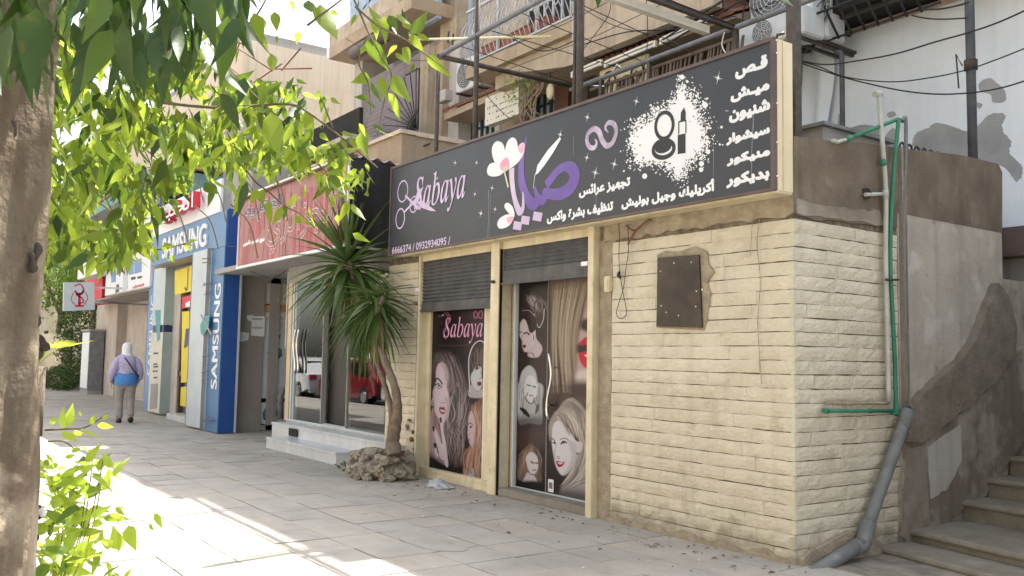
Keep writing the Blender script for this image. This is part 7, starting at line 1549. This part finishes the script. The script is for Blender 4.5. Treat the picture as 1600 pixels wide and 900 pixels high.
# fan palm behind the near trunk
fp = empty('fan_palm', (-15.5, 1.3, 0), 'yellow green fan palm leaves poking out behind the near trunk', 'palm')
pc = atD(60, 545, 15.5)
b = MB(); b.tube([(pc[0], pc[1], 0), (pc[0], pc[1], pc[2]-.3)], .14, 10); b.build('trunk', 'yucca_bark', fp)
b = MB(); b.add(*leaf_template(3, .055, .15, .5)); pm = b.mesh('leaflet', 'palm_leaf')
for j in range(6):
    az = R(-60+j*60+20); base = Vector(pc)+Vector((.0, 0, -.25)); tipb = base+Vector((.32*math.cos(az), .32*math.sin(az), .28)); b = MB(); b.tube([base, tipb], .012, 5); b.build('stalk', 'palm_leaf', fp)
    for k in range(17):
        a = R(-75+150*k/16); u = Vector((math.cos(az), math.sin(az), .25)).normalized(); s = Vector((-math.sin(az), math.cos(az), 0)); d = (u*math.cos(a)+s*math.sin(a)).normalized()
        o = bpy.data.objects.new('leaflet', pm); COL.objects.link(o); o.parent = fp; o.matrix_local = Matrix.Translation(tipb-Vector(fp.location)) @ rot_from(d, R(90)).to_4x4() @ Matrix.Scale(.56-.14*abs(a), 4)

# plastic bag
bg_ = MB(); c = atY(689, 762, 5.45); c[2] = 0
bg_.grid(16, 12, lambda u, v: (c[0]+(u-.5)*.42+.02*math.sin(v*17), 5.42+(v-.5)*.22+.02*math.sin(u*13), .012+.07*math.sin(math.pi*u)**.7*math.sin(math.pi*v)**.6*(1+.5*math.sin(u*19+v*7)*math.sin(v*23+u*3))))
bg_.build('plastic_bag', 'plastic_bag', None, 'crumpled clear plastic bag on the pavement below the window poster', 'bag')

# ================================================================ woman walking away
def skinned(name, pts, edges, m, parent, sub=2, root=0):
    me = bpy.data.meshes.new(name); me.from_pydata([p[:3] for p in pts], edges, []); o = bpy.data.objects.new(name, me); COL.objects.link(o)
    o.modifiers.new('s', 'SKIN'); sv = me.skin_vertices[0].data
    for i, p in enumerate(pts): r = p[3]; sv[i].radius = r if hasattr(r, '__len__') else (r, r)
    sv[root].use_root = True; o.modifiers.new('u', 'SUBSURF').levels = sub; o.modifiers['u'].render_levels = sub
    dg = bpy.context.evaluated_depsgraph_get(); nm = bpy.data.meshes.new_from_object(o.evaluated_get(dg)); bpy.data.objects.remove(o)
    nm.polygons.foreach_set('use_smooth', [True]*len(nm.polygons)); nm.materials.clear(); nm.materials.append(M[m]); o = bpy.data.objects.new(name, nm); COL.objects.link(o); o.parent = parent; return o
pr = empty('person', (-20.05, 4.42, 0), 'woman walking away in white headscarf, lilac and blue tunic and khaki trousers', 'person', rz=R(180))
# local frame: +x is forward (away down the pavement), +y her left
body = [(0, 0, .92, .13), (0, 0, 1.10, .12), (.01, 0, 1.28, .13), (.02, 0, 1.40, .09), (.03, 0, 1.47, .055), (.045, 0, 1.58, .085), (.05, 0, 1.65, .06),
        (0, .17, 1.36, .055), (-.03, .25, 1.12, .042), (.10, .27, .92, .032), (.15, .26, .84, .028), (0, -.17, 1.36, .055), (-.05, -.25, 1.12, .042), (.04, -.27, .90, .032), (.08, -.26, .82, .028),
        (.02, .09, .86, .095), (.07, .10, .48, .065), (-.02, .10, .10, .045), (.10, .10, .035, .035), (-.03, -.09, .86, .095), (-.01, -.10, .48, .065), (-.16, -.10, .14, .045), (-.06, -.11, .04, .035)]
skinned('body', body, [(0, 1), (1, 2), (2, 3), (3, 4), (4, 5), (5, 6), (2, 7), (7, 8), (8, 9), (9, 10), (2, 11), (11, 12), (12, 13), (13, 14), (0, 15), (15, 16), (16, 17), (17, 18), (0, 19), (19, 20), (20, 21), (21, 22)], 'skin', pr)
for s, hx, hy in ((1, .15, .26), (-1, .08, -.26)):      # hands with fingers
    for k in range(4): skinned('finger', [(hx+.0+k*.014-.02, hy, .81, .011), (hx+.012+k*.014-.02, hy-s*.01, .77, .009), (hx+.02+k*.014-.02, hy-s*.02, .735+.006*(k % 3), .007)], [(0, 1), (1, 2)], 'skin', pr, 1)
    skinned('thumb', [(hx+.03, hy, .84, .012), (hx+.055, hy-s*.02, .80, .01), (hx+.06, hy-s*.025, .775, .008)], [(0, 1), (1, 2)], 'skin', pr, 1)
skinned('trousers', [(0, 0, 1.0, (.16, .20)), (0, 0, .90, (.17, .21)), (.02, .10, .80, .125), (.07, .105, .48, .092), (.0, .10, .20, .08), (-.02, .10, .07, .088), (-.03, -.10, .80, .125), (-.01, -.105, .48, .092), (-.12, -.10, .24, .078), (-.155, -.10, .13, .085)], [(0, 1), (1, 2), (2, 3), (3, 4), (4, 5), (1, 6), (6, 7), (7, 8), (8, 9)], 'cloth_khaki', pr)
def loft(secs, name, m, n=24, parent=pr, wr=.0):
    b = MB(); N = len(secs)
    def fn(u, v):
        f = v*(N-1); i = min(int(f), N-2); t = f-i; s = [secs[i][k]*(1-t)+secs[i+1][k]*t for k in range(5)]; a = u*2*math.pi; w_ = 1+wr*math.sin(a*5+v*9)+wr*.6*math.sin(a*9-v*14)
        return (s[0]+s[3]*math.cos(a)*w_, s[1]+s[4]*math.sin(a)*w_, s[2])
    b.grid(n, (N-1)*4, fn); b.v = [tuple(p) for p in b.v]
    me = b.mesh(name, m); o = bpy.data.objects.new(name, me); COL.objects.link(o); o.parent = parent; return o
loft([(0, 0, .80, .19, .225), (0, 0, .88, .20, .235), (0, 0, .98, .19, .225), (0, 0, 1.06, .17, .205)], 'tunic_hem', 'cloth_blue', wr=.03)
loft([(0, 0, 1.04, .175, .21), (0, 0, 1.12, .165, .20), (0, 0, 1.22, .165, .205), (.01, 0, 1.32, .155, .215), (.015, 0, 1.40, .13, .19), (.02, 0, 1.46, .085, .10), (.03, 0, 1.49, .06, .065)], 'tunic', 'cloth_lilac', wr=.03)
for s in (1, -1): skinned('sleeve', [(.01, s*.14, 1.38, .085), (-.01, s*.21, 1.27, .092), (-.04, s*.265, 1.12, .088), (.05 if s > 0 else -.01, s*.28, .98, .075), (.09 if s > 0 else .03, s*.275, .90, .062)], [(0, 1), (1, 2), (2, 3), (3, 4)], 'cloth_lilac', pr)
loft([(.01, 0, 1.40, .12, .13), (.02, 0, 1.46, .10, .105), (.04, 0, 1.52, .105, .10), (.045, 0, 1.60, .115, .10), (.045, 0, 1.66, .095, .085), (.045, 0, 1.695, .05, .045), (.045, 0, 1.705, .004, .004)], 'headscarf', 'cloth_white', wr=.015)
b = MB(); b.tube([(-.01, .10, 1.43), (-.14, .06, 1.36), (-.185, -.03, 1.22), (-.19, -.13, 1.08), (-.10, -.235, .98), (.06, -.24, .94), (.15, -.1, 1.15), (.12, .06, 1.36), (-.01, .10, 1.43)], .013, 6); me = b.mesh('bag_strap', 'black'); o = bpy.data.objects.new('bag_strap', me); COL.objects.link(o); o.parent = pr
b = MB(); b.bbox(.02, .20, -.33, -.245, .78, .96, .02); me = b.mesh('bag', 'black'); o = bpy.data.objects.new('bag', me); COL.objects.link(o); o.parent = pr; o.location = (0, .48, .02)
for x, y, z in ((.03, .10, .045), (-.12, -.105, .075)):
    b = MB(); b.blob((x, y, z), (.14, .058, .07), 3, .05, 2); me = b.mesh('shoe', 'black'); o = bpy.data.objects.new('shoe', me); COL.objects.link(o); o.parent = pr
pr.scale = (.985, .985, .985)

# ================================================================ parked cars and the other side of the street (seen in the shop glass)
def car(x, y, m, label, h=1.45):
    t = empty('parked_car', (x, y, -.13), label, 'car', 'cars parked along the kerb'); L_, W_ = 4.3, 1.74
    side = [(-2.15, .35), (-2.13, .62), (-2.05, .80), (-1.2, .92), (-.55, h-.06), (-.3, h), (.9, h), (1.35, h-.08), (1.95, .98), (2.12, .9), (2.15, .4), (1.75, .28), (-1.8, .28)]
    b = MB(); n = len(side); vs = []
    for s, k in ((-1, 1), (-.92, 1.0), (0, 1.03), (.92, 1.0), (1, 1)):
        for (px, pz_) in side:
            ins = max(0, (pz_-.92)/(h-.92))*.16 if abs(s) > .5 else 0; edge = .97 if abs(s) == 1 else 1
            vs.append((x+px*edge, y+s*(W_/2-ins), -.13+(pz_-.28)*(edge if abs(s) == 1 else 1)*k+.28))
    fs_ = [(r*n+i, r*n+(i+1) % n, (r+1)*n+(i+1) % n, (r+1)*n+i) for r in range(4) for i in range(n)]+[tuple(range(n)), tuple(range(4*n, 5*n))[::-1]]
    b.add(vs, fs_, False); b.build('body', m, t)
    for s in (-1, 1):
        yy = y+s*(W_/2-.075); b = MB(); b.prism([(x-1.0, -.13+.95), (x-.52, -.13+h-.12), (x+.2, -.13+h-.08), (x+.2, -.13+.95)], yy-s*.0, yy+s*.012); b.prism([(x+.28, -.13+.95), (x+.28, -.13+h-.08), (x+1.2, -.13+h-.14), (x+1.6, -.13+.97)], yy, yy+s*.012); b.build('side_window', 'black', t)
        for wx in (-1.35, 1.35):
            b = MB(); b.tube([(x+wx, y+s*(W_/2-.2), .19), (x+wx, y+s*(W_/2+.01), .19)], .32, 20); wh = b.build('wheel', 'rubber', t); b = MB(); b.tube([(x+wx, y+s*(W_/2), .19), (x+wx, y+s*(W_/2+.02), .19)], .19, 14); b.build('rim', 'steel_shiny', wh)
    for px, z0, z1, nm in ((-1.18, .93, h-.08, 'windscreen'), (1.45, 1.0, h-.1, 'rear_window')):
        sx_ = 1 if px < 0 else -1; b = MB(); b.add([(x+px-.03*sx_, y-.7, z0-.13+.02), (x+px-.03*sx_, y+.7, z0-.13+.02), (x+px+sx_*.62*(1 if px < 0 else .0)-(.0 if px < 0 else .0), y+.6, z1-.13+.03), (x+px+sx_*.62*(1 if px < 0 else .0), y-.6, z1-.13+.03)], [(0, 1, 2, 3)]); b.build(nm, 'black', t)
    for s in (-1, 1):
        b = MB(); b.bbox(x-2.16, x-2.05, y+s*.62-.18, y+s*.62+.18, .50, .64, .02); b.build('headlight', 'box_white', t); b = MB(); b.bbox(x+2.05, x+2.17, y+s*.66-.14, y+s*.66+.14, .60, .78, .02); b.build('tail_light', 'red_letter', t)
    b = MB(); b.bbox(x-2.2, x-2.1, y-.8, y+.8, .12, .32, .02); b.bbox(x+2.1, x+2.2, y-.8, y+.8, .12, .34, .02); b.build('bumper', 'rubber' if m == 'car_red' else m, t)
car(-22.4, -1.9, 'car_white', 'white car parked nearest along the kerb across the pavement'); car(-27.0, -1.9, 'car_red', 'red car parked between two white cars along the kerb', 1.5); car(-32.2, -1.9, 'car_white', 'farther white car parked behind the red one along the kerb')
ob = empty('opposite_building', (-25, -18, 0), 'sunlit pale building on the other side of the street', 'building')
B('wall', 'beige_block', ob, (-60, 12, -26, -18, 0, 13)); B('window', 'window_glass', ob, *[(-58+i*4, -56.4+i*4, -18, -17.97, 1.2+j*3.1, 2.7+j*3.1) for i in range(17) for j in range(4)])
for k, (x, y) in enumerate(((-14, -11.2), (-24, -11.5), (-34, -11.3), (-46, -11.5))):
    far_tree('opposite_tree', x, y, 3.2, 5.4, (2.8, 2.4, 2.3), 2600, ('nearest', 'second', 'third', 'farthest')[k]+' round tree on the opposite pavement', 40+k, (.2, .34))
print('leaf objects', NL[0], 'hanging', len(C1))
